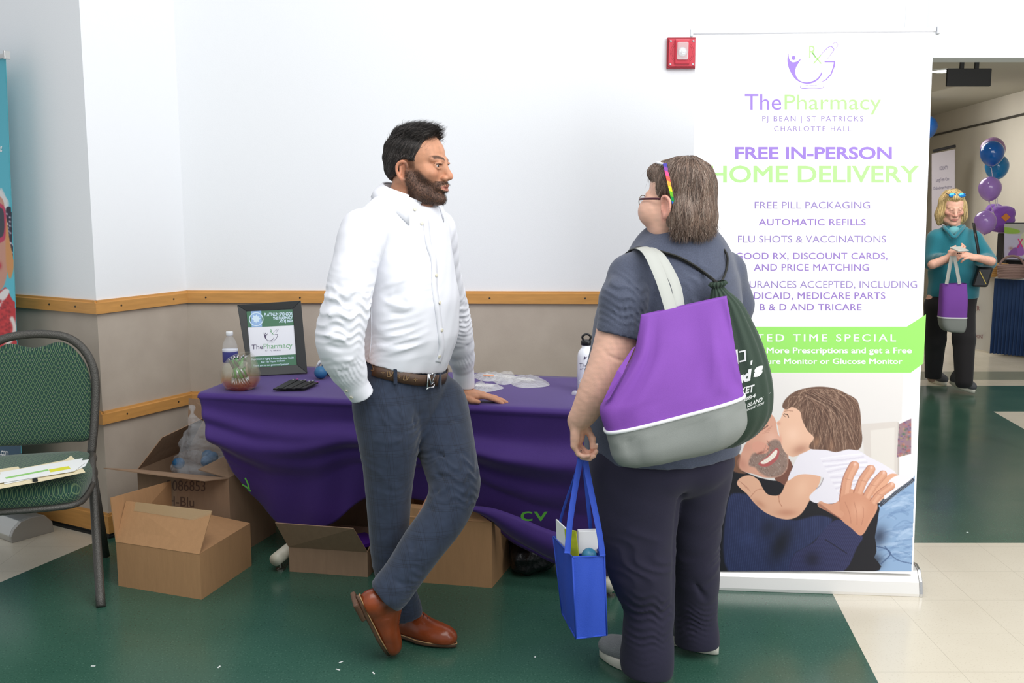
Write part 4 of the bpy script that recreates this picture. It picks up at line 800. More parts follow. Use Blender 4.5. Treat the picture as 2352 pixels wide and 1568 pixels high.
# ================================================================ BANQUET CHAIR
Cc = np.array([-2.03, 4.36, 0]); cr = unit([.96, .28, 0]); cf = unit([.28, -.96, 0])
def CH(s_, t_, z): return Cc + cr * s_ + cf * t_ + Z * z
def fabric():
    m = mat('green_lattice_fabric', rgb(40, 84, 70), .85, sheen=.2); nt = m.node_tree; L = nt.links; b = nt.nodes['Principled BSDF']; tc = [n for n in nt.nodes if n.type == 'TEX_COORD'][0]
    def dot(v): n = nt.nodes.new('ShaderNodeVectorMath'); n.operation = 'DOT_PRODUCT'; L.new(tc.outputs['Object'], n.inputs[0]); n.inputs[1].default_value = v; return n.outputs['Value']
    u = dot(tuple(cr)); w_ = dot(tuple(cf * .95 + Z)); P = .0085
    a = mnode(nt, 'PINGPONG', mnode(nt, 'MULTIPLY_ADD', w_, .62, u), P); c = mnode(nt, 'PINGPONG', mnode(nt, 'SUBTRACT', u, mnode(nt, 'MULTIPLY', w_, .62)), P)
    la = mnode(nt, 'LESS_THAN', a, .0013); lc = mnode(nt, 'LESS_THAN', c, .0013); ln_ = mnode(nt, 'MAXIMUM', la, lc)
    da = mnode(nt, 'GREATER_THAN', a, P - .0014); dc = mnode(nt, 'GREATER_THAN', c, P - .0014); dd = mnode(nt, 'MULTIPLY', da, dc); ring = mnode(nt, 'MULTIPLY', mnode(nt, 'GREATER_THAN', a, P - .0032), mnode(nt, 'GREATER_THAN', c, P - .0032))
    col = mixrgb(nt, ln_, rgb(30, 70, 58), rgb(98, 122, 88)); col = mixrgb(nt, ring, col, rgb(22, 44, 44)); col = mixrgb(nt, dd, col, rgb(130, 150, 130)); L.new(col, b.inputs['Base Color']); return m
M_FAB = fabric(); M_FRAME = mat('hammered_bronze_frame', rgb(92, 90, 86), .42, .55, bump=.35, bscale=260)
ch = root('banquet_chair', CH(0, .2, 0), 'green lattice-patterned banquet chair with a dark metal frame and papers on its seat', 'chair')
def lean(z): return -.10 * (z - .45) / .5
hoop = [(.212, .445), (.226, .55), (.236, .66), (.240, .74), (.232, .81), (.205, .875), (.16, .925), (.10, .952), (0, .962)]; hp = [CH(s_, lean(z), z) for s_, z in hoop] + [CH(-s_, lean(z), z) for s_, z in hoop[-2::-1]]
G().tube(spline(hp, 5), .018, 12, flat=(cf, .8)).mk('back_frame', M_FRAME, ch, True)
# back cushion: outline with a dipped crown
out = [(.205, .505), (.217, .60), (.222, .70), (.218, .77), (.200, .83), (.165, .885), (.125, .918), (.088, .925), (.045, .912), (0, .905)]; out = out + [(-a, b) for a, b in out[-2::-1]]; out += [(-.12, .498), (0, .495), (.12, .498)]
O = spline([np.array([*p, 0]) for p in out], 4, True)[:, :2]; cen = np.array([0, .70]); g = G(); rings = []
for sc_, dy in ((.0, -.020), (.5, -.019), (.85, -.016), (.965, -.008), (1.0, .002), (.99, .014), (.95, .02), (.0, .022)):
    rings.append([CH(*(cen + (p - cen) * max(sc_, .001))[[0]], lean((cen + (p - cen) * sc_)[1]) - dy, (cen + (p - cen) * sc_)[1]) for p in O])
R_ = np.array(rings + []); R_ = np.concatenate([R_, R_[:, :1]], 1); g.grid(R_); g.mk('backrest', M_FAB, ch, True)
# seat cushion
so = [(.0, .43), (.13, .427), (.195, .405), (.215, .34), (.222, .2), (.21, .05), (.17, .02), (0, .015)]; so = so + [(-a, b) for a, b in so[-2:0:-1]]; O = spline([np.array([*p, 0]) for p in so], 5, True)[:, :2]; cen = np.array([0, .22]); rings = []
for sc_, z in ((0, .505), (.55, .502), (.8, .494), (.93, .478), (.99, .455), (1.0, .435), (.985, .415), (.96, .41), (0, .41)): rings.append([CH(*((cen + (p - cen) * max(sc_, .001)) * [1.09, 1.42]), z - .014) for p in O])
R_ = np.array(rings); R_ = np.concatenate([R_, R_[:, :1]], 1); G().grid(R_).mk('seat', M_FAB, ch, True)
rim = [CH(*((cen + (p - cen) * 1.0) * [1.09, 1.42]), .388) for p in O]; G().tube(rim + [rim[0]], .012, 8, False).mk('seat_frame', M_FRAME, ch, True)
for sg in (1, -1):
    ap = CH(sg * .232, .19, .452); ft = F(232, 1395) if sg == 1 else CH(-.27, .63, 0); rf = F(244, 1278) if sg == 1 else CH(-.235, 0.02, 0)
    ft = np.array([ft[0], ft[1], .004]); rf = np.array([rf[0], rf[1], .004])
    pa = spline([CH(sg * .216, .02, .44), CH(sg * .230, .12, .452), ap, ap * .85 + ft * .15 + Z * .012 + cf * .02, ap * .7 + ft * .3, ft], 6)
    G().tube(pa, .0175, 10, flat=(cr, 1.0)).mk('leg', M_FRAME, ch, True); G().tube([ap + Z * -.01, ap * .5 + rf * .5, rf], .0155, 10).mk('leg', M_FRAME, ch, True)
G().tube([CH(-.2, .05, .43), CH(.2, .05, .43)], .009, 8).mk('cross_bar', M_FRAME, ch, True)
# folder and papers on the seat
fo = root('manila_folder', CH(-.05, .24, .506), 'open manila folder with a small black clip lying on the green chair seat', 'folder'); M_MAN = mat('manila_card', rgb(236, 222, 184), .7)
q = lambda P, z: [F(x, y, z) for x, y in P]
G().slab(q([(-60, 1092), (0, 1077), (42, 1071), (45, 1076), (150, 1056), (163, 1046), (176, 1058), (196, 1084), (100, 1104), (0, 1122), (-60, 1134)], .512), .0012, Z).mk('cover', M_MAN, fo)
G().slab(q([(74, 1100), (86, 1098), (87, 1104), (75, 1106)], .515), .004, Z).mk('binder_clip', mat('black_clip', rgb(24, 24, 24), .4), fo)
for i, P in enumerate(([(6, 1092), (118, 1067), (204, 1055), (196, 1070), (180, 1078), (10, 1112)], [(0, 1084), (120, 1064), (190, 1052), (186, 1066), (4, 1100)], [(-40, 1096), (60, 1078), (196, 1062), (170, 1082), (-20, 1112)])):
    o = root('paper_sheet', F(100, 1080, .5145 + i * .0016), ('printed white form with a yellow highlighted block on the manila folder', 'printed white form second from the top on the manila folder', 'printed white form at the bottom of the pile on the folder')[(2 - i)], 'paper', 'forms on the manila folder')
    G().slab(q(P, .5145 + i * .0016), .0008, Z).mk('sheet', mat('paper_white', rgb(240, 242, 240), .7), o)
    if i == 2: 
        G().slab(q([(112, 1078), (158, 1070), (162, 1076), (116, 1084)], .5187), .0004, Z).mk('highlight', mat('yellow_marker', rgb(226, 224, 60), .6), o); G().slab(q([(12, 1096), (110, 1077), (112, 1080), (14, 1099)], .5187), .0004, Z).mk('green_line', mat('green_ink', rgb(150, 210, 120), .6), o)

# ================================================================ THINGS ON THE TABLE
TZ = .7465
# certificate frame
fb0, fb1 = F(568, 862, TZ), F(705, 857, TZ); ft0 = U(545, 700, fb0[1] + .075); ft1 = U(690, 691, fb1[1] + .075)
fu = unit(fb1 - fb0); fv = unit((ft0 + ft1) / 2 - (fb0 + fb1) / 2); fnm = unit(np.cross(fu, fv)); fnm = fnm if fnm[1] < 0 else -fnm
frm = root('picture_frame', (fb0 + fb1) / 2, 'black picture frame with a green and white sponsor certificate propped up on the purple table', 'picture frame')
def FR(x, y, lift=0): return onplane(x, y, fb0 + fnm * 0, fnm) + fnm * lift
O = [(545, 701), (691, 691), (706, 857), (572, 864)]; I = [(566, 715), (672, 710), (682, 838), (578, 845)]
g = G(); 
for i in range(4):
    j = (i + 1) % 4; g.add([FR(*O[i]), FR(*O[j]), FR(*I[j]), FR(*I[i]), FR(*O[i], .016), FR(*O[j], .016), FR(*I[j], .010), FR(*I[i], .010)], [(0, 1, 2, 3), (4, 7, 6, 5), (0, 4, 5, 1), (3, 2, 6, 7), (0, 3, 7, 4), (1, 5, 6, 2)])
g.mk('frame', mat('black_wood_frame', rgb(48, 50, 50), .45), frm, bevel=.0015)
sl = G().slab([FR(*p, .003) for p in I], .004, fnm).mk('certificate', mat('certificate_paper', rgb(236, 238, 244), .4), frm); FPn = (FR(600, 780, .005), fnm)
g = G(); poly_px(g, FPn, [(566, 715), (672, 710), (675, 747), (569, 752)], .0006, smooth=False); poly_px(g, FPn, [(575.5, 819), (680.5, 813), (682, 838), (578, 845)], .0006, smooth=False); g.mk('green_bands', mat('certificate_green', rgb(74, 122, 92), .5), sl)
g = G(); poly_px(g, FPn, [(576, 714.5), (600, 713.3), (602, 750), (578, 751)], .0009, smooth=False); g.mk('ribbon', mat('badge_blue', rgb(150, 185, 228), .4), sl)
g = G(); stroke_px(g, FPn, [(588.5 + 15.5 * cos(a), 733 + 15 * sin(a)) for a in np.linspace(0, 2 * pi, 25)], 2, .0013, n=1)
leaf = [(588, 743), (590, 738), (596, 739), (594, 735), (599, 731), (595, 729), (596, 725), (592, 727), (589, 722), (586, 726), (581, 723), (582, 729), (578, 732), (583, 735), (583, 740), (587, 738)]; poly_px(g, FPn, leaf, .0013, smooth=False)
for s_, x0, x1, y0, y1 in (('PLATINUM SPONSOR', 607, 672, 717, 725), ('THE PHARMACY', 627, 672, 726, 733.5), ('AT PJ Bean', 641, 672.6, 734, 741.5)): text_px(g, FPn, s_, x0, x1, y0 + 1.5, y1 + 1.5, .03, yb1=y1 - .5, lift=.0013)
for s_, x0, x1, y0, y1 in (('Department of Aging & Human Services Health', 577, 675, 820.5, 826.5), ('Fair: The Way to Wellness', 600, 654, 827.5, 833), ('Thank you to our generous Sponsor!', 582, 663, 835.5, 841)): text_px(g, FPn, s_, x0, x1, y0 + 2, y1 + 2, .02, yb1=y1 - 2, lift=.0013)
g.mk('lettering', mat('certificate_white', rgb(214, 236, 250), .4), sl, label='pale blue lettering and leaf badge')
gp, gg = G(), G(); sx = 178 / 455 / 5.2275; logo(gp, gg, FPn, 480 + 658 / 5.2275 - 817 * sx, 660 + 495 / 5.2275 - 225 * sx, sx, sx, .0008)
text_px(gp, FPn, 'The', 578, 604, 791.5, 802, -.012, yb1=801, ref='T'); text_px(gg, FPn, 'Pharmacy', 605.5, 671.5, 789.5, 801, -.012, yb1=798, ref='P'); text_px(gp, FPn, 'AT PJ BEAN', 609, 644, 803.5, 807.5, -.01, 1.2, yb1=806.5)
gp.mk('lettering', mat('certificate_grey', rgb(92, 84, 110), .5), sl, label='grey logo and lettering'); gg.mk('lettering', mat('certificate_pale_green', rgb(120, 178, 130), .5), sl, label='green lettering')
G().slab([FR(600, 730, -.002), FR(650, 727, -.002), FR(655, 850, -.002) - fnm * .10 + Z * .0, FR(610, 853, -.002) - fnm * .10], .004).mk('easel_back', mat('black_card', rgb(20, 20, 20), .7), frm)

# water bottle
c = F(531, 866, TZ); bo = root('water_bottle', c, 'clear plastic water bottle with a white cap and blue label behind the glass bowl', 'bottle')
M_CLEAR = mat('clear_bottle_plastic', rgb(235, 240, 245), .06, alpha=.14, spec=.9)
s_ = .19 / .205; G().lathe(c, [(.028, 0), (.033, .004), (.033, .03), (.031, .035), (.033, .04), (.033, .075), (.033, .135), (.031, .150), (.024, .168), (.014, .183), (.0125, .192)], 28).mk('bottle_body', M_CLEAR, bo, True)
G().lathe(c, [(.0335, .070), (.0340, .071), (.0340, .122), (.0335, .123)], 28).mk('label_band', mat('bottle_label', rgb(60, 62, 130), .4), bo, True); G().lathe(c, [(.0342, .118), (.0343, .119), (.0343, .127), (.0342, .128)], 28).mk('label_edge', mat('bottle_label_white', rgb(225, 228, 238), .4), bo, True)
G().lathe(c, [(.014, .188), (.0155, .190), (.0155, .204), (.0145, .206)], 24).mk('cap', mat('white_cap', rgb(236, 238, 240), .35), bo, True)
# glass bowl with pens
c = F(553, 893, TZ); bw_ = root('glass_bowl', c, 'round iridescent glass bowl with an amber base, full of pens, on the purple table', 'bowl')
def glassm():
    m = mat('amber_glass', rgb(200, 190, 170), .03, alpha=.2, spec=1.0); nt = m.node_tree; b = nt.nodes['Principled BSDF']; tc = [n for n in nt.nodes if n.type == 'TEX_COORD'][0]; sp = nt.nodes.new('ShaderNodeSeparateXYZ'); nt.links.new(tc.outputs['Object'], sp.inputs[0])
    r = nt.nodes.new('ShaderNodeValToRGB'); nt.links.new(mnode(nt, 'MULTIPLY', sp.outputs[2], 8.0), r.inputs[0]); e = r.color_ramp.elements; e[0].position = .05; e[0].color = (*rgb(196, 92, 18), 1); e[1].position = .85; e[1].color = (*rgb(216, 214, 190), 1); q = e.new(.32); q.color = (*rgb(190, 120, 70), 1); q = e.new(.5); q.color = (*rgb(186, 170, 120), 1)
    nt.links.new(r.outputs[0], b.inputs['Base Color']); r2 = nt.nodes.new('ShaderNodeMapRange'); r2.inputs[1].default_value = .0; r2.inputs[2].default_value = .06; r2.inputs[3].default_value = .85; r2.inputs[4].default_value = .15; nt.links.new(sp.outputs[2], r2.inputs[0]); nt.links.new(r2.outputs[0], b.inputs['Alpha']); b.inputs['Coat Weight'].default_value = 1.0; return m
M_GLS = glassm(); prof = [(.050, 0), (.060, .006), (.078, .035), (.085, .068), (.080, .098), (.064, .125), (.052, .138), (.048, .142), (.046, .138), (.060, .120), (.074, .096), (.079, .068), (.072, .037), (.052, .012), (0, .010)]
V = []; seg = 48
for r, h_ in prof:
    for k_ in range(seg): a = 2 * pi * k_ / seg; sw = 1 + .05 * sin(a * 4 + h_ * 40); V.append(c + np.array([r * sw * cos(a), r * sw * sin(a), h_ + (.012 * cos(a - .6) if h_ > .11 else 0)]))
Fq = [[i * seg + k_, i * seg + (k_ + 1) % seg, (i + 1) * seg + (k_ + 1) % seg, (i + 1) * seg + k_] for i in range(len(prof) - 1) for k_ in range(seg)] + [list(range(seg))[::-1]]
G().add(V, Fq).mk('bowl', M_GLS, bw_, True); 
M_PG = mat('green_pen_plastic', rgb(48, 150, 60), .3); M_PS = mat('silver_pen', rgb(190, 192, 196), .2, .8); M_PB = mat('black_pen_rubber', rgb(20, 22, 24), .4)
for i in range(20):
    a = i * 2.4; r = .026 + .011 * (i % 3); p = c + np.array([.042 * cos(a + 2.2), .042 * sin(a + 2.2), .02]); q_ = c + np.array([r * cos(a) - .006, r * sin(a), .150 + .014 * sin(i * 1.7)]); d = unit(q_ - p)
    o = root('pen', p, 'green and silver click pen standing in the amber glass bowl', 'pen', 'pens in the glass bowl')
    G().tube([p, p + d * .008, p + d * .035], [.0015, .0035, .0056], 8).mk('tip', M_PS, o, True); G().tube([p + d * .035, p + d * .085], .0058, 8).mk('barrel', M_PG if i % 3 else M_PS, o, True); G().tube([p + d * .085, p + d * .122], .0060, 8).mk('grip', M_PB if i % 2 else M_PG, o, True); G().tube([p + d * .122, p + d * .135], .0028, 8).mk('button', M_PS, o, True)
# black pen pouches
a0, a1 = F(636, 896, TZ), F(705, 893, TZ)
for i in range(7):
    t = i / 6; s0 = F(632 + 62 * t, 899 - 1.5 * t, TZ) + Z * (.009 + .002 * (i % 2)); s1 = F(672 + 55 * t, 878 + 6 * t, TZ) + Z * (.010 + .003 * (i % 2)); d = unit(s1 - s0); w_ = unit(np.cross(d, Z))
    o = root('pen_pouch', s0, 'slim black pen sleeve with a silver tip, fanned out on the purple table', 'pen', 'black pens fanned out on the table')
    G().obox((s0 + s1) / 2, (d, w_, Z), (np.linalg.norm(s1 - s0) / 2, .0095, .003)).mk('sleeve', mat('black_sleeve', rgb(12, 12, 14), .6), o, bevel=.0012)
    G().tube([s1, s1 + d * .016], [.0045, .003], 8).mk('tip', M_PS if i not in (1, 6) else mat('magenta_tip', rgb(190, 60, 160), .4), o, True)
# blue massager balls by the sleeve
c = F(745, 868, TZ) + Z * .03; o = root('massager', c - Z * .03, 'blue rubber massager ball with a white band partly hidden behind the white sleeve', 'massager')
G().ball(c + [-.012, -.02, -.001], .0285, 24).mk('ball', mat('blue_rubber2', rgb(52, 108, 152), .45), o, True); G().ball(c + [.02, .06, .012], (.042, .046, .040), 24).mk('body', mat('blue_rubber3', rgb(64, 106, 142), .5), o, True)
G().tube([c + [-.038, .02, .008] + Z * 0, c + [-.02, .008, .042], c + [.015, .01, .052], c + [.05, .012, .03]], .007, 8).mk('white_band', mat('white_rubber', rgb(235, 236, 238), .4), o, True)
# packets
def packet(px, lab, tw=0):
    P = [F(x, y, TZ) for x, y in px]; c = sum(P) / len(P); g = G(); o = root('plastic_packet', c, lab, 'packet', 'clear packets on the table'); n_ = 14; rg = spline(P, 5, True); K = len(rg); rings = []
    for sc_, hz in ((1, .001), (.9, .006), (.7, .012), (.4, .015), (0.001, .016)): rings.append([c + (p - c) * sc_ + Z * (hz * (1 + .35 * sin(i * 2.1 + tw) * sc_)) for i, p in enumerate(rg)])
    R_ = np.array(rings); R_ = np.concatenate([R_, R_[:, :1]], 1); g.grid(R_).mk('wrapper', M_FILM2, o, True)
    e = unit(P[len(P) // 2] - P[0]); w_ = unit(np.cross(e, Z))
    for k_ in (-1, 1): G().obox(c + w_ * .012 * k_ + Z * .008, (e, w_, Z), (.036, .007, .004)).mk('contents', mat('white_swab', rgb(246, 244, 240), .5), o, bevel=.002)
    return o
packet([(1086, 862), (1130, 855), (1160, 862), (1165, 873), (1120, 876), (1098, 872)], 'clear packet with an orange strip nearest the back edge of the table')
packet([(1130, 862), (1172, 853), (1186, 868), (1200, 874), (1160, 884), (1135, 878)], 'clear crumpled packet in the middle of the row on the table', 1)
packet([(1165, 868), (1215, 862), (1245, 870), (1261, 886), (1200, 891), (1170, 880)], 'clear packet at the right end of the row on the table', 2)
packet([(1088, 885), (1102, 877), (1118, 886), (1158, 891), (1120, 901), (1092, 899)], 'small clear packet on its own just beside the flat hand', 3)
g = G(); g.slab([F(1110, 860, TZ + .017), F(1134, 861, TZ + .017), F(1134, 863, TZ + .017), F(1110, 862, TZ + .017)], .001, Z)
tag(g.mk('paper_strip', mat('orange_print', rgb(245, 170, 130), .5)), 'tiny orange printed strip in the rearmost clear packet', 'paper')
# white sports bottle
c = F(1346, 898, TZ); SBC = c; sb = root('sports_bottle', c, 'white aluminium sports bottle with a black loop cap, half hidden behind the woman in grey', 'bottle')
G().lathe(c, [(.034, 0), (.037, .003), (.037, .150), (.034, .166), (.024, .180), (.020, .184), (.020, .196)], 32).mk('enamel_body', mat('white_enamel', rgb(240, 242, 248), .25, coat=.4), sb, True)
G().lathe(c, [(.021, .194), (.023, .196), (.023, .212), (.019, .216)], 24).mk('cap', mat('black_cap', rgb(22, 22, 24), .35), sb, True)
G().tube(spline([c + [-.013, 0, .214], c + [-.017, 0, .230], c + [0, 0, .240], c + [.017, 0, .230], c + [.013, 0, .214]], 6), .0045, 8).mk('cap_loop', MATS['black_cap'], sb, True)
# crumpled white film beside it
c = F(1340, 905, TZ); v = Vol(c - [.06, .05, .005], c + [.10, .08, .10], .004); v.ell(c + [.015, .03, .03], (.03, .03, .035), .01); v.ell(c + [0.03, .03, .06], (.025, .025, .02), .01); v.cone(c + [-.04, -.01, .006], c + [.03, 0, .012], .004, .018, .01); v.wav(.003, (120, 160, 210), 5)
o = v.mk('tissue_wrap', M_FILM2); tag(o, 'crumpled white plastic wrap at the foot of the white sports bottle', 'wrapping')
# floor litter
for i, (x, y, s_) in enumerate(((214, 1529, 9), (503, 1531, 9), (776, 1537, 10), (783, 1520, 9), (858, 1545, 9), (2222, 1222, 6), (1229, 1508, 4))):
    c = F(x, y, .0006); a = i * 1.3; o = G().obox(c, ((cos(a), sin(a), 0), (-sin(a), cos(a), 0), Z), (s_ * .0008, .0022, .0006)).mk('paper_scrap', mat('paper_white', rgb(240, 242, 240), .7)); tag(o, ('tiny white paper scrap on the green floor at the far left', 'tiny white paper scrap on the green floor below the front cardboard box', 'tiny white paper scrap lying left of the lifted brown shoe, lower one', 'tiny white paper scrap just left of the lifted brown shoe, upper one', 'tiny white paper scrap on the floor below the brown shoes', 'tiny pale scrap on the green floor beyond the banner base', 'tiny pale speck of paper between the shoes and the blue bag')[i], 'paper', 'paper scraps on the green floor')
# ================================================================ BACK ROOM
# lamp and black speaker box under the ceiling
c = F(2172, 161, 2.62); lp = root('ceiling_light', c - Z * .02, 'round recessed ceiling light glowing in the back room', 'ceiling light')
G().lathe(c - Z * .012, [(.12, 0), (.125, .006), (.125, .012)], 28).mk('diffuser', mat('lamp_glow', (1, 1, .95), .5, emit=6.0), lp); G().lathe(c - Z * .014, [(.125, .002), (.14, .004), (.14, .014)], 28).mk('trim_ring', M_PLAIN, lp)
p0, p1 = U(2177, 157, 8.4), U(2276, 198, 8.4); sp_ = root('hanging_speaker', ((p0 + p1) / 2) * [1, 1, 0] + Z * p1[2], 'black rectangular speaker box hanging from the back room ceiling', 'speaker')
G().box((p0[0], 8.4, p1[2]), (p1[0], 8.43, p0[2])).mk('cabinet', mat('matt_black', rgb(14, 15, 16), .8), sp_, bevel=.004); G().box((p0[0] + .1, 8.405, p0[2]), (p0[0] + .13, 8.425, 2.62)).mk('bracket', MATS['matt_black'], sp_); G().box((p1[0] - .13, 8.405, p0[2]), (p1[0] - .1, 8.425, 2.62)).mk('bracket', MATS['matt_black'], sp_)
# small banner
SB = (U(2170, 345, 13.0), np.array([-.55, -.83, 0])); q = lambda x, y: onplane(x, y, *SB); s3 = root('banner_stand', q(2165, 815) * [1, 1, 0] + Z * 0, 'slim pale banner with a black top rail and small dark writing in the back room', 'banner')
c3 = G().slab([q(2140, 850), q(2192, 850), q(2193, 343), q(2140, 353)], .004).mk('graphic_sheet', mat('pale_lilac_sheet', rgb(196, 190, 200), .6), s3); G().tube([q(2143, 347), q(2195, 335)], .018, 8).mk('top_rail', mat('black_rail', rgb(40, 40, 44), .5), s3)
g = G(); text_px(g, SB, 'Long Term Care', 2150, 2180, 409, 420, .0, yb1=417, lift=.004); text_px(g, SB, 'Ombudsman Program', 2144, 2186, 429, 438, .0, yb1=434, lift=.004); text_px(g, SB, 'COUNTY', 2158, 2177, 382, 391, .01, yb1=389, lift=.004); g.mk('lettering', mat('slate_print', rgb(110, 104, 130), .6), c3)
G().obox(q(2165, 850) * [1, 1, 0] + Z * .04, (unit([.83, -.55, 0]), unit([.55, .83, 0]), Z), (.45, .1, .04)).mk('base_cassette', M_ALU, s3)
# balloons
def balloon(x, y, Y, rpx, m, lab, string=None):
    c = U(x, y, Y); r = rpx / FPX * Y; b = root('balloon', c - Z * r * 1.3, lab, 'balloon', 'balloons in the back room'); P = [(r * sin(a) * (1 if a < pi / 2 else 1 - .18 * ((a - pi / 2) / (pi / 2)) ** 2), r * cos(a) * (1 if a < pi / 2 else 1.22)) for a in np.linspace(0.02, pi - .06, 18)]
    G().lathe(c, P, 28).mk('skin', m, b, True); G().lathe(c, [(.002, -r * 1.2), (r * .09, -r * 1.3), (.003, -r * 1.2 - .005)], 10).mk('knot', m, b)
    if string is not None: G().tube(spline([c - Z * r * 1.28, (c - Z * r * 1.28 + string) / 2 + [.01, 0, 0], string], 6), .003, 5).mk('string', mat('white_string', rgb(215, 210, 220), .7), b)
M_BB = mat('royal_blue_latex', rgb(12, 92, 176), .15, coat=.4); M_BT2 = mat('teal_blue_latex', rgb(6, 120, 178), .15, coat=.4); M_BL = mat('lilac_latex', rgb(160, 122, 200), .18, coat=.4); M_BM = mat('mauve_latex', rgb(150, 112, 160), .25)
tie = U(2290, 520, 10.3)
balloon(2280, 343, 10.45, 27, M_BM, 'mauve balloon at the top, mostly behind the royal blue balloon')
balloon(2279, 350, 10.15, 26, M_BB, 'royal blue balloon in front at the top of the bunch', tie); balloon(2290, 381, 10.4, 26, M_BT2, 'teal blue balloon behind and just below the royal blue one', tie)
balloon(2274, 431, 10.1, 25, M_BL, 'lilac balloon in the middle of the bunch under the blue ones', tie); balloon(2263, 508, 9.9, 24.5, M_BL, 'lowest lilac balloon, beside the purple cushions', tie)
balloon(2128, 290, 12.5, 24, M_BB, 'blue balloon just showing past the edge of the big white banner')
# white table with runner, blue skirted table
wt = root('covered_table', (5.0, 10.15, 0), 'table in the back room with a white cloth reaching the floor', 'table')
tv = unit([.43, -.34, 0]); 
def sheetrow(P, Q, amp, n, fr, thick=.004):
    rows = []
    P, Q = np.asarray(P), np.asarray(Q)
    for z in np.linspace(0, 1, 12): rows.append([P * (1 - t) + Q * t + Z * (.735 - (.735 - .015) * z) + unit(np.cross(Q - P, Z)) * amp * (.2 + z) * sin(t * fr) for t in np.linspace(0, 1, n)])
    return np.array(rows)
A_, B_, D_ = np.array([4.56, 10.30, 0.]), np.array([4.66, 9.97, 0.]), np.array([5.12, 10.22, 0.])
G().grid(sheetrow(A_, B_, .008, 12, 9)).mk('cloth_side', mat('white_cloth', rgb(200, 198, 194), .8), wt, True); G().grid(sheetrow(B_, D_, .008, 20, 12)).mk('cloth_front', MATS['white_cloth'], wt, True)
G().slab([A_ + Z * .735, B_ + Z * .735, D_ + Z * .735, D_ + Z * .735 + [.02, .4, 0], A_ + Z * .735 + [.1, .4, 0]], .02, Z).mk('tabletop', MATS['white_cloth'], wt)
g = G(); WPn = (B_ - [0, .012, 0] , np.array([-.95, -.2, 0])); WPn = (A_ + np.array([-.012, -.004, 0]), unit(np.cross(B_ - A_, Z))); text_px(g, WPn, 'ER', 2243, 2254, 702, 713, .01, lift=.02); text_px(g, WPn, 'ESS POINT', 2236, 2262, 768, 777, .01, lift=.02); g.mk('lettering', mat('maroon_print', rgb(120, 60, 70), .6), wt)
bt = root('skirted_table', (5.2, 9.75, 0), 'table with a pleated navy blue skirt at the right edge in the back room', 'table')
E0, E1 = F(2276, 815) + np.array([-.0, .03, 0]), F(2276, 815) + np.array([.44, -.36, 0]); E0[2] = E1[2] = 0; rows = sheetrow(E0, E1, .016, 90, 110); G().grid(rows).mk('skirt', mat('navy_skirt', rgb(26, 54, 96), .75), bt, True)
G().slab([E0 + Z * .745, E1 + Z * .745, E1 + Z * .745 + [.03, .5, 0], E0 + Z * .745 + [.12, .24, 0]], .02, Z).mk('tabletop', mat('white_cloth2', rgb(214, 212, 214), .7), bt)
# baskets
def wov(m, c, rx, ry, h, name, lab, hn=None, rows=9):
    b = root('wicker_basket', c, lab, 'basket'); g = G(); seg = 40
    for i in range(rows):
        z = h * (i + .5) / rows; k_ = .82 + .18 * math.sqrt((i + .5) / rows); P = [c + np.array([rx * k_ * cos(a) * (1 + .015 * (-1) ** (j + i)), ry * k_ * sin(a) * (1 + .015 * (-1) ** (j + i)), z]) for j, a in enumerate(np.linspace(0, 2 * pi, seg + 1))]; g.tube(P, h / rows * .62, 6, False)
    g.mk('weave', m, b, True)
    G().lathe(c, [(min(rx, ry) * .8, 0), (min(rx, ry) * .8, .006)], 24).mk('bottom', m, b)
    if hn: G().tube(spline([c + np.array([rx * cos(a) * hn[1], 0, h * .75 + hn[0] * sin(a)]) for a in np.linspace(0, pi, 9)], 4), .011, 8).mk('handle', m, b, True)
    return b
bc = F(2280, 636, .75) + [0.02, .10, .0]; wov(mat('straw_weave', rgb(206, 160, 96), .8), bc, .16, .10, .12, 'b', 'straw-coloured woven basket behind the greyish handled basket', None, 7)
bc2 = F(2322, 638, .757); wov(mat('grey_wicker', rgb(150, 124, 118), .8), bc2, .125, .10, .12, 'b', 'greyish wicker basket with a tall loop handle on the navy skirted table', (.115, .95), 8)
# frame poster, dark box and cushions
PX = (U(2330, 550, 10.0), unit([-.25, -1, .0])); q = lambda x, y, l=0: onplane(x, y, *PX) + unit(PX[1]) * l
po = root('picture_frame', q(2335, 600), 'black framed picture with a pink and purple awareness ribbon in the back room', 'picture frame'); G().slab([q(2303, 597), q(2375, 601), q(2375, 511), q(2310, 511)], .02).mk('frame', mat('black_frame', rgb(24, 24, 28), .4), po)
paint_ribbon(po, (q(2335, 560, .011), PX[1]))
G().slab([q(2310, 597, -.01) - [0, -.01, 0], q(2370, 599, -.01), q(2368, 598, -.01) + [0, .15, -.0], q(2310, 598, -.01) + [0, .15, 0]], .004).mk('stand', MATS['black_frame'], po)
o = G().box((4.80, 10.15, .75), (5.12, 10.38, 1.15)).mk('display_case', mat('black_case', rgb(26, 26, 30), .5), None, bevel=.01); tag(o, 'black display box under the purple cushions in the back room', 'box')
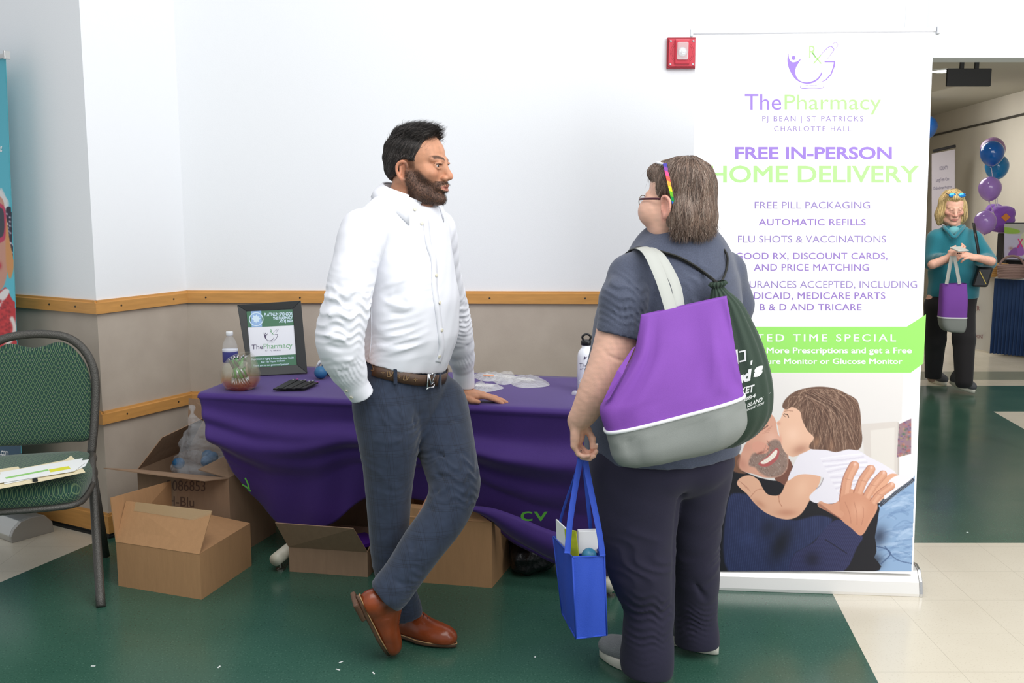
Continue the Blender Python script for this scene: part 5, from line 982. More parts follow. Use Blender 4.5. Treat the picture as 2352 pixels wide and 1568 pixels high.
for i, (x, y, Y, sx_, sy_, r_) in enumerate(((2302, 503, 10.28, 26, 30, -4), (2285, 495, 10.40, 18, 26, 8))):
    c = U(x, y, Y); v = Vol(c - .22, c + .22, .008); R_ = rot((0, 1, 0), -r_); k_ = Y / FPX; v.box(c, (sx_ * k_, .07, sy_ * k_), .06, .01, R=R_); v.ell(c, (sx_ * k_ * .9, .09, sy_ * k_ * .9), .03, R=R_); v.wav(.002, (90, 120), i)
    o = v.mk('cushion', mat('purple_plush', rgb(140, 84, 190), .9, bump=.5, bscale=160, sheen=.4)); tag(o, ('purple plush cushion with an orange diamond tag in the back room', 'purple plush cushion behind the one with the orange tag')[i], 'cushion')
    if i == 0: d = c + [-.01, -.094, .02]; G().slab([d + [-.045, 0, 0], d + [0, 0, -.04], d + [.045, 0, 0], d + [0, 0, .04]], .004, (0, 1, 0)).mk('tag', mat('orange_tag', rgb(224, 140, 60), .5), o)
o = G().lathe(U(2298, 578, 10.2) * [1, 1, 0] + Z * .757, [(.05, 0), (.055, .02), (.035, .035), (.05, .05), (.055, .06)], 16).mk('mauve_dish', mat('mauve_ceramic', rgb(120, 70, 100), .3)); tag(o, 'small dark mauve dish beside the straw basket in the back room', 'dish')
# ================================================================ PEOPLE: shared builders
def skin_mat(name, rough=.5): return mat(name, rough=rough, vcol=True, sss=.12, spec=.35, bump=.12, bscale=420)
M_SKINW = skin_mat('skin', .48)
def head_sdf(v, o, M, sc=1.0, cheeks=0.0, jaw=1.0, nose=1.0, mouth=1.0, lidopen=.45, neck=None):
    """head in its own frame: x = the person's right, y = forward, z = up, eyes at z 0"""
    v.frame(o, M * sc); s = sc
    E = lambda c, r, k=.012, mode='u', R=None: v.ell(c, np.array(r) * s, k * s, mode, R)
    # v.frame carries the scale in M, so directions and centres scale together; rotation matrices are renormalised inside ell
    K = lambda a, b, ra, rb, k=.010, mode='u', sq=None: v.cone(a, b, ra * s, rb * s, k * s, mode, sq)
    E((0, -.022, .038), (.077, .094, .084)); E((0, .018, .030), (.066, .070, .068), .02); E((0, .030, -.035), (.056 * jaw, .058, .072), .02)
    for g in (-1, 1):
        K((g * .060 * jaw, -.012, -.040), (g * .044 * jaw, .030, -.088), .018, .018, .022); K((g * .044 * jaw, .030, -.088), (g * .010, .074, -.106), .018, .015, .022)
        E((g * .043, .058, -.022), (.026, .028, .022), .02)
        if cheeks: E((g * (.050 + cheeks * .10), .056 + cheeks * .35, -.035), (.030 + cheeks, .034 + cheeks, .036 + cheeks), .03)
        K((g * .014, .088, .018), (g * .048, .070, .020), .0095, .008, .012)          # brow ridge
        E((g * .032, .098, -.001), (.016, .015, .011), .010, 'd')                         # socket
        v.cone((g * .033, .0745, .0), (g * .033, .0745, .0001), .0132 * s, .0132 * s, .001 * s)  # lids around the ball
        K((g * .019, .089, -.0005 + .0075), (g * .034, .0905, .0105 - .001), .0038, .0038, .004); K((g * .034, .0905, .0098), (g * .047, .0795, .0035), .0038, .003, .004)
        K((g * .019, .0865, -.0055), (g * .034, .0868, -.0085), .0022, .0024, .005); K((g * .034, .0875, -.0085), (g * .047, .0785, -.0025), .0030, .0025, .004)
        if lidopen: E((g * .033, .0985, .0008), (.0138, .0215, .0062), .0015, 'd')                       # opening between the lids
        # ear
        ez = -.018; R_ = rot((0, 0, 1), g * -22) @ rot((1, 0, 0), -8); E((g * .079, -.016, -.006 + ez), (.0075, .0185, .031), .006, 'u', R_); E((g * .087, -.011, -.004 + ez), (.0065, .0105, .019), .005, 'd', R_)
        P = [(g * .083, .000, .010), (g * .086, -.006, .024), (g * .089, -.020, .026), (g * .091, -.032, .014), (g * .090, -.032, -.006), (g * .086, -.022, -.024), (g * .082, -.010, -.032)]
        P = [(a_, b_, c_ + ez) for a_, b_, c_ in P]; v.chain(P, [.0040 * s, .0042 * s, .0042 * s, .0042 * s, .0040 * s, .0048 * s, .0062 * s], .003 * s, n=3); K((g * .084, -.024, .010 + ez), (g * .085, -.022, -.012 + ez), .0034, .0034, .004); K((g * .083, -.001, -.002 + ez), (g * .083, -.002, -.012 + ez), .0038, .0042, .003)
    # nose
    E((0, .078, -.012), (.019, .022, .032), .012)
    K((0, .082, .016), (0, .108 * nose + .0, -.026), .0085, .0105, .010); E((0, .110 * nose, -.033), (.0115, .0125, .0105), .008)
    for g in (-1, 1): E((g * .0125, .098, -.038), (.0085, .012, .0085), .006); E((g * .0065, .107, -.0455), (.0035, .005, .003), .003, 'd')
    K((0, .096, -.048), (0, .097, -.056), .006, .007, .008)
    # mouth
    E((0, .082, -.066), (.030, .020, .020), .012)
    for g in (-1, 1):
        K((0, .1015, -.0620), (g * .012, .0995, -.0605), .0050, .0048, .004); K((g * .012, .0995, -.0605), (g * .025, .0875, -.0665), .0048, .0025, .004)
        K((0, .0985, -.0745 * mouth), (g * .013, .0965, -.0735 * mouth), .0062, .0056, .004); K((g * .013, .0965, -.0735 * mouth), (g * .025, .0870, -.0672), .0056, .0025, .004)
    v.cone((-.020, .1005, -.0676), (.020, .1005, -.0676), .0012 * s, .0012 * s, .003 * s, 'd') if mouth <= 1 else v.ell((0, .106, -.0690), np.array((.014, .012, .0030)) * s, .003 * s, 'd')
    E((0, .078, -.104), (.021, .021, .017), .014); v.fold([(-.018, .094, -.086), (0, .098, -.087), (.018, .094, -.086)], .006 * s, .0018 * s)
    v.fold([(.0, .102, -.052), (0, .105, -.058)], .003 * s, .0006)
    for g in (-1, 1): v.fold([(g * .017, .098, -.036), (g * .027, .088, -.052), (g * .032, .078, -.068)], .004 * s, .0012 * s); v.fold([(g * .020, .083, -.012), (g * .033, .084, -.016), (g * .044, .074, -.012)], .004 * s, .0008 * s)
    for z in (.048, .060, .071): v.fold([(-.040, .080, z - .002), (0, .092, z), (.040, .080, z - .002)], .0028 * s, .0006 * s)
    v.T = None
def eyeballs(par, o, M, sc, iris, look=(0, 0)):
    for g in (-1, 1):
        c = o + M @ (np.array([g * .033, .0745, .0]) * sc); f = M @ unit(np.array([sin(radians(look[0])), cos(radians(look[0])), sin(radians(look[1]))])); r = .0122 * sc
        GG = G(); n = 18; u = unit(np.cross(f, (0, 0, 1))); w_ = np.cross(u, f); V = []; cols = []
        for i in range(n + 1):
            a = pi * i / n; a = max(a, .001)
            for k in range(24):
                q = 2 * pi * k / 24; V.append(c + r * (cos(a) * f + sin(a) * (cos(q) * u + sin(q) * w_))); d = degrees_(a)
                cols.append((.03, .03, .03) if d < 11 else (np.array(iris) / 255. if d < 27 else (.84, .81, .79)))
        o_ = mk('eye', V, [[i * 24 + k, (i + 1) * 24 + k, (i + 1) * 24 + (k + 1) % 24, i * 24 + (k + 1) % 24] for i in range(n) for k in range(24)], mat('eye', rough=.12, vcol=True, spec=.7), par, True, col=np.array(cols))
degrees_ = lambda a: a * 180 / pi
def local(V, o, M, sc): return (V - o) @ M / sc
def sm(x, a, b): t = np.clip((x - a) / (b - a), 0, 1); return t * t * (3 - 2 * t)
def noise3(V, f, seed=0):
    r = np.random.default_rng(seed); s_ = 0
    for i in range(7): k = r.normal(size=3); k = k / np.linalg.norm(k) * f * (1 + .35 * i); s_ = s_ + np.sin(V @ k + r.uniform(0, 6.3)) / 7
    return s_ * 1.6
def face_cols(V, o, M, sc, skin, lip, brow, beard=None, beardc=None, blush=(205, 120, 105), browa=.85):
    L = local(V, o, M, sc); C = np.ones((len(V), 3)) * np.array(skin) / 255.; C *= (1 + .04 * noise3(V, 160, 1))[:, None]
    near = (np.abs(L).max(1) < .16) * 1.0
    def mix(m, c): nonlocal C; m = (np.clip(m, 0, 1) * near)[:, None]; C = C * (1 - m) + np.array(c) / 255. * m
    x, y, z = np.abs(L[:, 0]), L[:, 1], L[:, 2]; front = (y > .03)
    mix(.30 * np.exp(-((x - .045) ** 2 + (z + .03) ** 2) / .0005) * front, blush); mix(.25 * np.exp(-((x) ** 2 + (z + .033) ** 2) / .00018) * (y > .09), blush)
    mix(.35 * np.exp(-((x - .034) ** 2 / .0004 + (z + .010) ** 2 / .00006)) * front, np.array(skin) * .78)
    mix(.40 * sm(x, .074, .084) * sm(y, -.055, -.045) * (1 - sm(y, .0, .01)), blush)
    # lips
    u = x / .026; lz = -.0665 + .0045 * u * u * .3; up = (z - (-.0665)) / .0078; lo = (-.0675 - z) / .0125
    ml = ((up > 0) & (up < 1 - u ** 2 * .8)) | ((lo >= -.1) & (lo < 1 - u ** 2)); mix(ml * (x < .025) * (y > .080) * 0.9, lip)
    # brows
    bz = .0215 + .006 * np.sin(np.clip((x - .012) / .04, 0, 1) * pi * .8) ; mb = np.exp(-((z - bz) / .0052) ** 4) * sm(x, .009, .015) * (1 - sm(x, .048, .056)) * (y > .05); mix(mb * browa * (.8 + .25 * noise3(V, 900, 5)), brow)
    mix(((np.abs(z - .006) < .0016) & (np.abs(x - .033) < .014) & (y > .074)) * .7, (50, 34, 28))
    if beard is not None: mix(beard(L) * (.82 + .22 * noise3(V, 1400, 3)), beardc)
    return C
def shoe(par, heel, toe, m, sole_m, wid=.05, ht=.075, upv=(0, 0, 1), sole=.022, heelh=.0, lace=None, point=.6, welt=None, collar=.11, name='shoe', label=None):
    """shoe: heel and toe are the ends of the sole line; upv the direction of the ankle"""
    heel, toe = np.asarray(heel, float), np.asarray(toe, float); L = np.linalg.norm(toe - heel); f = (toe - heel) / L; u = unit(np.asarray(upv, float) - f * (np.asarray(upv) @ f)); w_ = np.cross(f, u)
    out = []; n = 26
    for i in range(n):
        a = i / n * 2 * pi; t = .5 - .5 * cos(a); sd = 1 if a < pi else -1; h_ = wid * (math.sin(pi * t) ** .55) * (.80 + .26 * t if t < .72 else (.80 + .26 * t) * (1 - (t - .72) * point * .9)); h_ *= (.86 if .3 < t < .5 else 1); out.append((t * L, sd * h_))
    O = np.array(out); W3 = lambda p, z: heel + f * p[0] + w_ * p[1] + u * z
    c2 = np.array([L * .5, 0]); g = G(); rings = []
    for sc_, z in ((.001, 0), (.97, 0), (1.03, .003), (1.03, sole - .003), (1.0, sole), (.001, sole)): rings.append([W3(c2 + (p - c2) * sc_, z) for p in O])
    R_ = np.array(rings); R_ = np.concatenate([R_, R_[:, :1]], 1); sh = root(name, heel + f * L * .5, label, 'shoe') if par is None else None
    par_ = sh if par is None else par
    v = Vol(np.minimum(heel, toe) - .13, np.maximum(heel, toe) + .17, .0032); v.frame(heel, np.stack([f, w_, u], 1)); k = .02
    v.ell((L * .80, 0, sole + .016), (L * .21, wid * .90, .030 + ht * .12), k); v.ell((L * .62, 0, sole + .022), (L * .22, wid * .93, .042), k); v.ell((L * .40, 0, sole + .028), (L * .24, wid * .80, .050), k); v.ell((L * .17, 0, sole + .026), (L * .155, wid * .80, .052), k)
    v.cone((L * .20, 0, sole + .03), (L * .19, 0, sole + ht), wid * .70, wid * .62, .02); v.cone((L * .66, 0, sole + .035), (L * .30, 0, sole + ht), .020, .034, .02)
    v.cut((0, 0, sole - .001), (0, 0, -1), .003); 
    if lace: v.fold([(L * .70, -wid, sole), (L * .62, -wid * .5, sole + .05), (L * .60, 0, sole + .06), (L * .62, wid * .5, sole + .05), (L * .70, wid, sole)], .004, .003); v.fold([(L * .30, -wid, sole + .01), (L * .36, -wid * .7, sole + .05), (L * .42, -wid * .3, sole + .075)], .003, .0015); v.fold([(L * .30, wid, sole + .01), (L * .36, wid * .7, sole + .05), (L * .42, wid * .3, sole + .075)], .003, .0015)
    v.fold([(L * .95, 0, sole + .045), (L * .75, wid * .75, sole + .03), (L * .68, wid, sole + .01)], .0025, .0010); 
    base = v.mk('upper' if par is None else name, m, par_, 1)
    host = par_ if par is None else base
    o = G().grid(R_).mk('sole', sole_m, host, True)
    if heelh: G().obox(W3((L * .14, 0), -heelh / 2 + .001), (f, w_, u), (L * .135, wid * .70, heelh / 2)).mk('heel', sole_m, host, bevel=.006)
    if welt: g = G(); Wl = [W3(c2 + (p - c2) * 1.035, sole) for p in O]; g.tube(Wl + [Wl[0]], .0022, 6, False); g.mk('welt', welt, host, True)
    if lace:
        g = G()
        for i in range(4): x_ = L * (.44 + .055 * i); z_ = sole + .092 - .0085 * i; g.tube(spline([heel + f * x_ + w_ * -.017 + u * (z_ - .006), heel + f * (x_ + .004) + u * (z_ + .004), heel + f * (x_ + .010) + w_ * .017 + u * (z_ - .006)], 4), .0021, 6)
        g.mk('laces', lace, host, True)
    return base
from mathutils.bvhtree import BVHTree
from mathutils import Vector
def bvh_of(o):
    bpy.context.view_layer.update(); w_ = wloc(o); me = o.data; return BVHTree.FromPolygons([tuple(np.array(v.co) + w_) for v in me.vertices], [tuple(p.vertices) for p in me.polygons])
def cast(B, x, y, fall=None):
    d = Vector(ray(x, y)).normalized(); h_, n, i, q = B.ray_cast(Vector(C0), d)
    if h_ is None: return None, None
    n = np.array(n); n = n if n @ np.array(d) < 0 else -n; return np.array(h_), n
def decal(g, B, V2, Fc, x0, y0, ux, uy, vx, vy, lift=.001):
    """lay 2-D shapes (0..1 box) on the surface seen behind pixels x0 + u*ux + v*vx"""
    P = []; last = None
    for a, b in V2:
        h_, n = cast(B, x0 + a * ux + b * vx, y0 + a * uy + b * vy)
        if h_ is None: h_ = last if last is not None else U(x0, y0, 3.0)
        else: h_ = h_ + n * lift
        last = h_; P.append(h_)
    g.add(P, Fc)
def decal_text(g, B, s, x0, y0, ux, uy, vx, vy, weight=0, space=1, lift=.001):
    V, Fc = glyph2d(s, weight, space); a, b = V.min(0), V.max(0); V = (V - a) / (b - a); decal(g, B, V, Fc, x0, y0, ux, uy, vx, vy, lift)
def ribbon(P, w, t, wdir, m, name, par):
    """flat strap along P, width direction hint wdir"""
    P = spline([np.asarray(p, float) for p in P], 8); T = np.gradient(P, axis=0); g = G(); rows = []
    W_ = wdir if isinstance(wdir, list) else [wdir, wdir]
    for i, (p, tt) in enumerate(zip(P, T)):
        a = i / (len(P) - 1); wd = np.asarray(W_[0]) * (1 - a) + np.asarray(W_[1]) * a; wd = unit(wd - unit(tt) * (wd @ unit(tt))); n = np.cross(unit(tt), wd); h_ = w / 2
        rows.append([p - wd * h_ - n * t / 2, p + wd * h_ - n * t / 2, p + wd * h_ + n * t / 2, p - wd * h_ + n * t / 2, p - wd * h_ - n * t / 2])
    g.grid(np.array(rows)); K = len(rows); g.F += [[0, 1, 2, 3], [(K - 1) * 5 + i for i in (3, 2, 1, 0)]]; return g.mk(name, m, par, True)
# ================================================================ THE MAN IN THE WHITE SHIRT
man = root('person', F(930, 1470), 'man in white dress shirt and checked navy trousers, leaning one hand on the purple table', 'person')
u_ = lambda x, y, Y: U(x, y, Y)
mf = unit([.82, -.57, 0]); ml = np.array([-mf[1], mf[0], 0])      # chest direction, his left
a_ = radians(21); hf = unit([cos(a_), -sin(a_), -.05]); HM = axes(hf); HO = u_(962, 379, 3.50); HS = 1.02
SKIN = (198, 144, 114)
def man_body():
    lo, hi = HO - .17, HO + .17; lo = lo + [0, 0, -.12]; v = Vol(lo, hi, .0021); head_sdf(v, HO, HM, HS, jaw=1.06, mouth=1.03)
    nb = u_(938, 462, 3.52); v.cone(HO + HM @ np.array([0, -.028, -.06]), nb, .060, .064, .025); v.cone(HO + HM @ np.array([0, .02, -.09]), nb + mf * .03, .045, .055, .03); v.cone(nb, nb - Z * .08, .066, .085, .02)
    L = [v.surf(1)]
    # left arm and hand on the table
    wr = np.array([u_(1062, 893, 4.085)[0], 4.075, .793]); v2 = Vol(wr - [.10, .10, .09], wr + [.20, .13, .14], .0024)
    v2.cone(wr + [-.008, -.01, .12], wr, .033, .029, .01, sq=((0, 1, 0), 1.1))
    hand(v2, wr + [0.0, -.005, -.004], (1, -.06, -.20), (.12, 0, 1), 1, .96, curl=((4, 6, 5), (2, 8, 4), (3, 8, 5), (5, 9, 6)), spread=(-1, 0, 2, 8), thumb=((.030, .020, -.018), (.050, .050, -.022), (.056, .078, -.020)), rs=1.04)
    L.append(v2.surf(1))
    # right hand going into the pocket
    w2 = u_(828, 905, 3.43); v3 = Vol(w2 - .14, w2 + .14, .003); v3.cone(w2 + unit([-.3, 0, 1]) * .07, w2, .030, .028, .01); hand(v3, w2, unit([.42, .30, -1]), unit([-.5, -.85, 0]), -1, .95, curl=((12, 20, 12),) * 4); L.append(v3.surf(1))
    # trunk, arms and legs inside the clothes
    v4 = Vol((-.70, 3.1, .08), (.0, 4.2, 1.52), .011); sh_r, sh_l = u_(832, 530, 3.36), u_(1000, 520, 3.68)
    v4.chain([nb - Z * .04, u_(935, 560, 3.52), u_(940, 700, 3.53), u_(925, 830, 3.56), u_(925, 910, 3.57)], [.05, .088, .10, .10, .12], .03, sq=(mf, 1.25)); v4.chain([sh_r, u_(778, 755, 3.30), w2 + Z * .03], [.05, .042, .030], .01); v4.chain([sh_l, u_(1040, 735, 3.92), wr + Z * .05], [.05, .042, .03], .01); v4.cone(sh_r, sh_l, .055, .055, .03)
    v4.chain([u_(890, 930, 3.50), u_(898, 1130, 3.46), u_(932, 1395, 3.50)], [.075, .055, .04], .02); v4.chain([u_(985, 930, 3.62), u_(1042, 1105, 3.46), u_(890, 1370, 3.30)], [.075, .058, .04], .02)
    L.append(v4.surf(1)); V, Q = join_surf(L)
    def beard(Lc):
        x, y, z = np.abs(Lc[:, 0]), Lc[:, 1], Lc[:, 2]
        side = sm(-z, .018 + .0 * y, .050) * sm(y, -.012, .012) * sm(-z, -.2, -.1)
        edge = sm(-(z) - .040 * sm(y, .02, .085) - .006, 0, .018)      # upper edge falls towards the mouth
        m = edge * sm(y, -.018, .002) * (z > -.135) * (1 - sm(-z, .118, .135))
        m = np.maximum(m, sm(y, -.012, .0) * (1 - sm(y, .012, .022)) * sm(-z, -.025, .0) * (x > .05) * .75)                                 # sideburn
        mo = (z > -.0605) * (z < -.047) * (x < .034) * (y > .07); m = np.maximum(m, mo * .95)
        lipz = (x / .028) ** 2 + ((z + .0675) / .0105) ** 2 < 1; m = m * (1 - lipz); m = np.maximum(m, ((x > .024) & (x < .036) & (z < -.048) & (z > -.09) & (y > .06)) * .9)
        low = ((z < -.079) & (z > -.088) & (x > .008) & (x < .022) & (y > .07)); m = m * (1 - .55 * low); return m
    C = face_cols(V, HO, HM, HS, SKIN, (176, 116, 102), (34, 24, 20), beard, (78, 56, 46), blush=(208, 132, 104))
    n0 = len(L[0][0]); body = mk('body', V, Q, M_SKINW, man, True, col=C); return body, v
man_b, hv = man_body()
eyeballs(man_b, HO, HM, HS, (50, 30, 20), (8, -4))
# beard strands
def beard_hair():
    V, Q = hv.surf(0); L_ = lambda c: local(c, HO, HM, HS)
    def mask(c):
        l = L_(c); x, y, z = np.abs(l[:, 0]), l[:, 1], l[:, 2]; e = sm(-(z) - .042 * sm(y, .02, .085) - .010, 0, .02); m = e * (y > -.006) * (z > -.122); m *= 1 - ((x / .029) ** 2 + ((z + .0675) / .013) ** 2 < 1); m = np.maximum(m, (z > -.060) * (z < -.048) * (x < .030) * (y > .08) * 1.5); return m
    P = surf_points(V, Q, 8500, mask, 5); dn = HM @ np.array([0, .25, -1.]); r = np.random.default_rng(2)
    def d(P, i, g): return g * .55 + dn * .9 + J
    J = r.normal(0, .35, (len(P), 3)); cf = lambda n: np.array([(.16, .115, .09)]) * (1 + r.normal(0, .25, (n, 1))) + (r.random((n, 1)) < .10) * .30 * (L_(P)[:, 2:3] < -.085)
    V, Q, C = strands(hv, P, d, 3, .0015, .00020, stick=False, colfn=cf); mk('beard', V, Q, mat('hair', rough=.45, vcol=True, spec=.5), man_b, True, col=np.clip(C, 0, 1))
beard_hair()
M_HAIR = MATS['hair']
def man_hair():
    h = .0032; v = Vol(HO - .17, HO + .2, h); v.frame(HO, HM * HS)
    v.ell((0, -.026, .036), (.084, .098, .090), .01); v.ell((0, .030, .086), (.056, .054, .032), .03); v.ell((0, .074, .090), (.040, .030, .016), .02); v.ell((0, -.066, .0), (.070, .050, .068), .02); v.ell((0, -.01, .094), (.06, .07, .025), .02)
    # hairline: cut away the face, around the ear and the nape
    v.cut((0, .060, .060), (0, .62, -.78), .006); v.cut((0, .012, .0), (0, .93, -.37), .006)
    for g in (-1, 1): v.cone((g * .12, -.014, -.012), (g * .06, -.014, -.012), .031, .031, .004, 'd')
    v.ell((0, .012, .02), (.07, .02, .03), .01)
    v.cut((0, -.06, -.068), (0, .15, -1), .006); v.T = None; v.wav(.0012, (90, 140, 200), 3)
    V, Q = v.surf(1); C = np.ones((len(V), 3)) * .13; parts = [(V, Q, C)]
    r = np.random.default_rng(4)
    def reg(c): l = local(c, HO, HM, HS); return (l[:, 2] > .045) * (l[:, 2] > .10 - .6 * (l[:, 1] + .05)) * 1.0 + .0
    def top(c): l = local(c, HO, HM, HS); return sm(l[:, 2], .065, .095) + .05
    def sides(c): l = local(c, HO, HM, HS); return (l[:, 2] < .10) * 1.0
    # top: swept forward and up; sides: back and down
    P = surf_points(V, Q, 3800, top, 1); J = r.normal(0, .38, (len(P), 3)); F1 = HM @ np.array([.25, .85, .40])
    n_, c_ = 6, lambda n: np.array([(.22, .20, .19)]) * (1 + r.normal(0, .3, (n, 1))) + (r.random((n, 1)) < .06) * .25
    st = .0045 + .0035 * r.random(len(P)); a = strands(v, P, lambda p, i, g: F1 * (.8 + .12 * i) + g * (.42 - .20 * i) + J * .55, n_, st * .8, .00042, colfn=c_, stick=False, rtip=.15); parts.append(a)
    P = surf_points(V, Q, 5200, sides, 2); J2 = r.normal(0, .16, (len(P), 3)); D2 = HM @ np.array([0, -.55, -.80]); a = strands(v, P, lambda p, i, g: D2 + J2 + HM @ np.array([0, .4, .0]) * (i < 1), 7, .0048, .00042, lift=.0012, colfn=c_, rtip=.3); parts.append(a)
    V = np.concatenate([p[0] for p in parts]); Qs = []; n = 0
    for p in parts: Qs.append(p[1] + n); n += len(p[0])
    mk('hair', V, np.concatenate(Qs), M_HAIR, man, True, col=np.clip(np.concatenate([p[2] for p in parts]), 0.02, 1))
man_hair()

# ---- shirt
M_SHIRT = mat('white_cotton', rgb(238, 239, 246), .7, bump=.04, bscale=700, sheen=.1)
def man_shirt():
    v = Vol((-.72, 3.10, .72), (.02, 4.22, 1.58), .0042); sq = (mf, 1.36)
    T = [(936, 492, .100), (934, 520, .150), (934, 560, .172), (936, 620, .184), (943, 690, .192), (945, 750, .188), (935, 800, .176), (926, 836, .163), (922, 860, .160)]
    v.chain([u_(x, y, 3.52 + .0003 * (y - 500) * .4) for x, y, r in T], [r for *_, r in T], .02, sq=sq)
    shr, shl = u_(834, 532, 3.35), u_(1002, 528, 3.68); nb = u_(932, 468, 3.51)
    v.cone(nb, shr, .062, .064, .05); v.cone(nb, shl, .062, .060, .05); v.cone(u_(912, 452, 3.50), u_(935, 500, 3.52), .066, .09, .04)
    # right sleeve
    v.chain([shr, u_(812, 620, 3.30), u_(797, 700, 3.27), u_(781, 765, 3.27), u_(787, 815, 3.29), u_(806, 862, 3.33)], [.074, .071, .071, .074, .066, .052], .014, n=3)
    v.cone(u_(806, 866, 3.33), u_(829, 905, 3.36), .046, .042, .008)
    # left sleeve
    v.chain([shl, u_(1018, 620, 3.80), u_(1036, 700, 3.90), u_(1050, 770, 3.96), u_(1062, 835, 4.03)], [.068, .060, .060, .058, .046], .014, n=3)
    v.cone(u_(1063, 838, 4.035), u_(1067, 884, 4.075), .042, .042, .006, sq=((0, 1, 0), 1.1))
    # cut cuffs and hem, open the neck
    d = unit(u_(829, 905, 3.36) - u_(806, 866, 3.33)); v.cut(u_(830, 907, 3.36), d, 0) if False else None
    p = u_(831, 909, 3.36); box = Vol; 
    sl, x, y, z = v.win(p - .10, p + .12); dd = (x - p[0]) * d[0] + (y - p[1]) * d[1] + (z - p[2]) * d[2]; near = np.sqrt((x - p[0]) ** 2 + (y - p[1]) ** 2 + (z - p[2]) ** 2) < .085; v.D[sl] = np.where(near, np.maximum(v.D[sl], dd), v.D[sl])
    p = u_(1068, 891, 4.075); sl, x, y, z = v.win(p - [.09, .09, .09], p + [.09, .09, .05]); dd = p[2] - z + 0 * x + 0 * y; v.D[sl] = np.maximum(v.D[sl], dd - .14 * (x - p[0]))
    w0 = u_(922, 834, 3.57); sl, x, y, z = v.win(np.array([w0[0] - .18, 3.1, .7]), np.array([w0[0] + .20, 4.0, w0[2] + .2]))
    m_ = ((x - w0[0]) ** 2 + (y - w0[1]) ** 2 < .21 ** 2) & (((x - w0[0]) > -.085 - .3 * (y - 3.5)) | ((y > 3.385) & ((x - w0[0]) > -.17))); v.D[sl] = np.where(m_, np.maximum(v.D[sl], (w0[2] - z) - .10 * ((x - w0[0]) * mf[0] + (y - w0[1]) * mf[1]) - .17 * (x - w0[0]) + .010), v.D[sl])
    v.cone(HO + HM @ np.array([0, -.02, -.06]), nb - Z * .03, .062, .066, .004, 'd')
    cc = u_(930, 452, 3.505); an = unit(np.array([.10, -.02, 1]) + mf * .30); sl, x, y, z = v.win(cc - .2, cc + .2); dd = (x - cc[0]) * an[0] + (y - cc[1]) * an[1] + (z - cc[2]) * an[2] - .004; v.D[sl] = np.where(np.sqrt((x - cc[0]) ** 2 + (y - cc[1]) ** 2) < .16, np.maximum(v.D[sl], dd), v.D[sl])
    # folds of the cloth (pixel path, depth, width, strength; + groove, - ridge)
    Fd = [([(878, 560), (862, 620), (845, 680), (836, 740), (836, 800)], 3.32, .010, .012), ([(905, 560), (880, 600), (862, 640)], 3.33, .010, -.004), ([(880, 660), (930, 640), (985, 600)], 3.36, .011, -.005), ([(870, 690), (930, 672), (990, 640)], 3.36, .010, .006),
          ([(860, 675), (905, 700), (950, 705), (1000, 680)], 3.36, .011, -.006), ([(880, 710), (930, 722), (980, 705)], 3.37, .010, .005), ([(850, 740), (900, 770), (960, 770), (1015, 735)], 3.38, .014, -.004), ([(845, 800), (900, 800), (960, 795), (1010, 765)], 3.38, .014, -.006), ([(850, 820), (910, 823), (960, 818)], 3.38, .008, .004), ([(860, 782), (910, 790), (970, 780)], 3.38, .010, .005),
          ([(750, 690), (790, 672), (835, 668)], 3.20, .011, -.007), ([(745, 712), (790, 698), (836, 700)], 3.20, .010, .008), ([(735, 735), (775, 722), (832, 735)], 3.19, .010, -.008), ([(733, 752), (772, 748), (822, 760)], 3.19, .008, .009), ([(732, 772), (775, 775), (826, 790)], 3.19, .010, -.008), ([(745, 795), (780, 800), (825, 812)], 3.20, .008, .008), ([(760, 822), (785, 826), (822, 828)], 3.22, .009, -.006), ([(790, 830), (792, 850), (800, 866)], 3.24, .005, .006), ([(806, 832), (808, 848), (814, 862)], 3.24, .005, .006), ([(776, 828), (780, 848), (790, 868)], 3.24, .005, .006),
          ([(778, 575), (800, 560), (835, 570)], 3.24, .012, -.004), ([(765, 610), (800, 600), (850, 612)], 3.22, .012, .005), ([(760, 640), (800, 635), (850, 645)], 3.21, .012, -.004),
          ([(1030, 650), (1045, 640), (1058, 648)], 3.82, .010, -.006), ([(1032, 690), (1050, 682), (1064, 690)], 3.86, .008, .008), ([(1034, 712), (1052, 706), (1068, 716)], 3.87, .009, -.008), ([(1036, 738), (1055, 732), (1070, 742)], 3.88, .008, .008), ([(1036, 762), (1058, 756), (1074, 770)], 3.90, .009, -.008), ([(1036, 788), (1058, 786), (1078, 798)], 3.93, .008, .007), ([(1046, 830), (1056, 822), (1078, 826)], 3.97, .006, .005)]
    for P, Y, w_, am in Fd: v.fold([u_(x, y, Y) for x, y in P], w_ * .95, am * .95)
    v.wav(.0007, (35, 55, 80, 110), 8)
    for (x, y, Y), rad, d, wl, am, sd in (((785, 745, 3.24), .16, (.15, 0, 1), .062, .0050, 1), ((800, 640, 3.24), .13, (.35, 0, 1), .060, .0028, 2), ((806, 845, 3.28), .08, (1, 0, .5), .022, .0028, 3), ((1055, 745, 3.90), .14, (-.2, 0, 1), .055, .0046, 4), ((1040, 660, 3.82), .11, (-.2, 0, 1), .05, .003, 5), ((1065, 830, 3.98), .07, (1, 0, .3), .022, .0022, 6),
        ((930, 680, 3.36), .17, (-.45, 0, 1), .075, .0030, 7), ((930, 790, 3.38), .15, (-.3, 0, 1), .07, .0034, 8), ((880, 560, 3.34), .12, (.7, 0, .7), .07, .0030, 9), ((990, 560, 3.45), .10, (.5, 0, -.8), .06, .002, 10), ((860, 790, 3.42), .09, (.1, 0, 1), .03, .003, 11)): v.wrinkle(u_(x, y, Y), rad, d, wl, am, sd)
    v.fold([u_(870, 520, 3.28), u_(850, 545, 3.27), u_(838, 590, 3.26)], .006, .003)
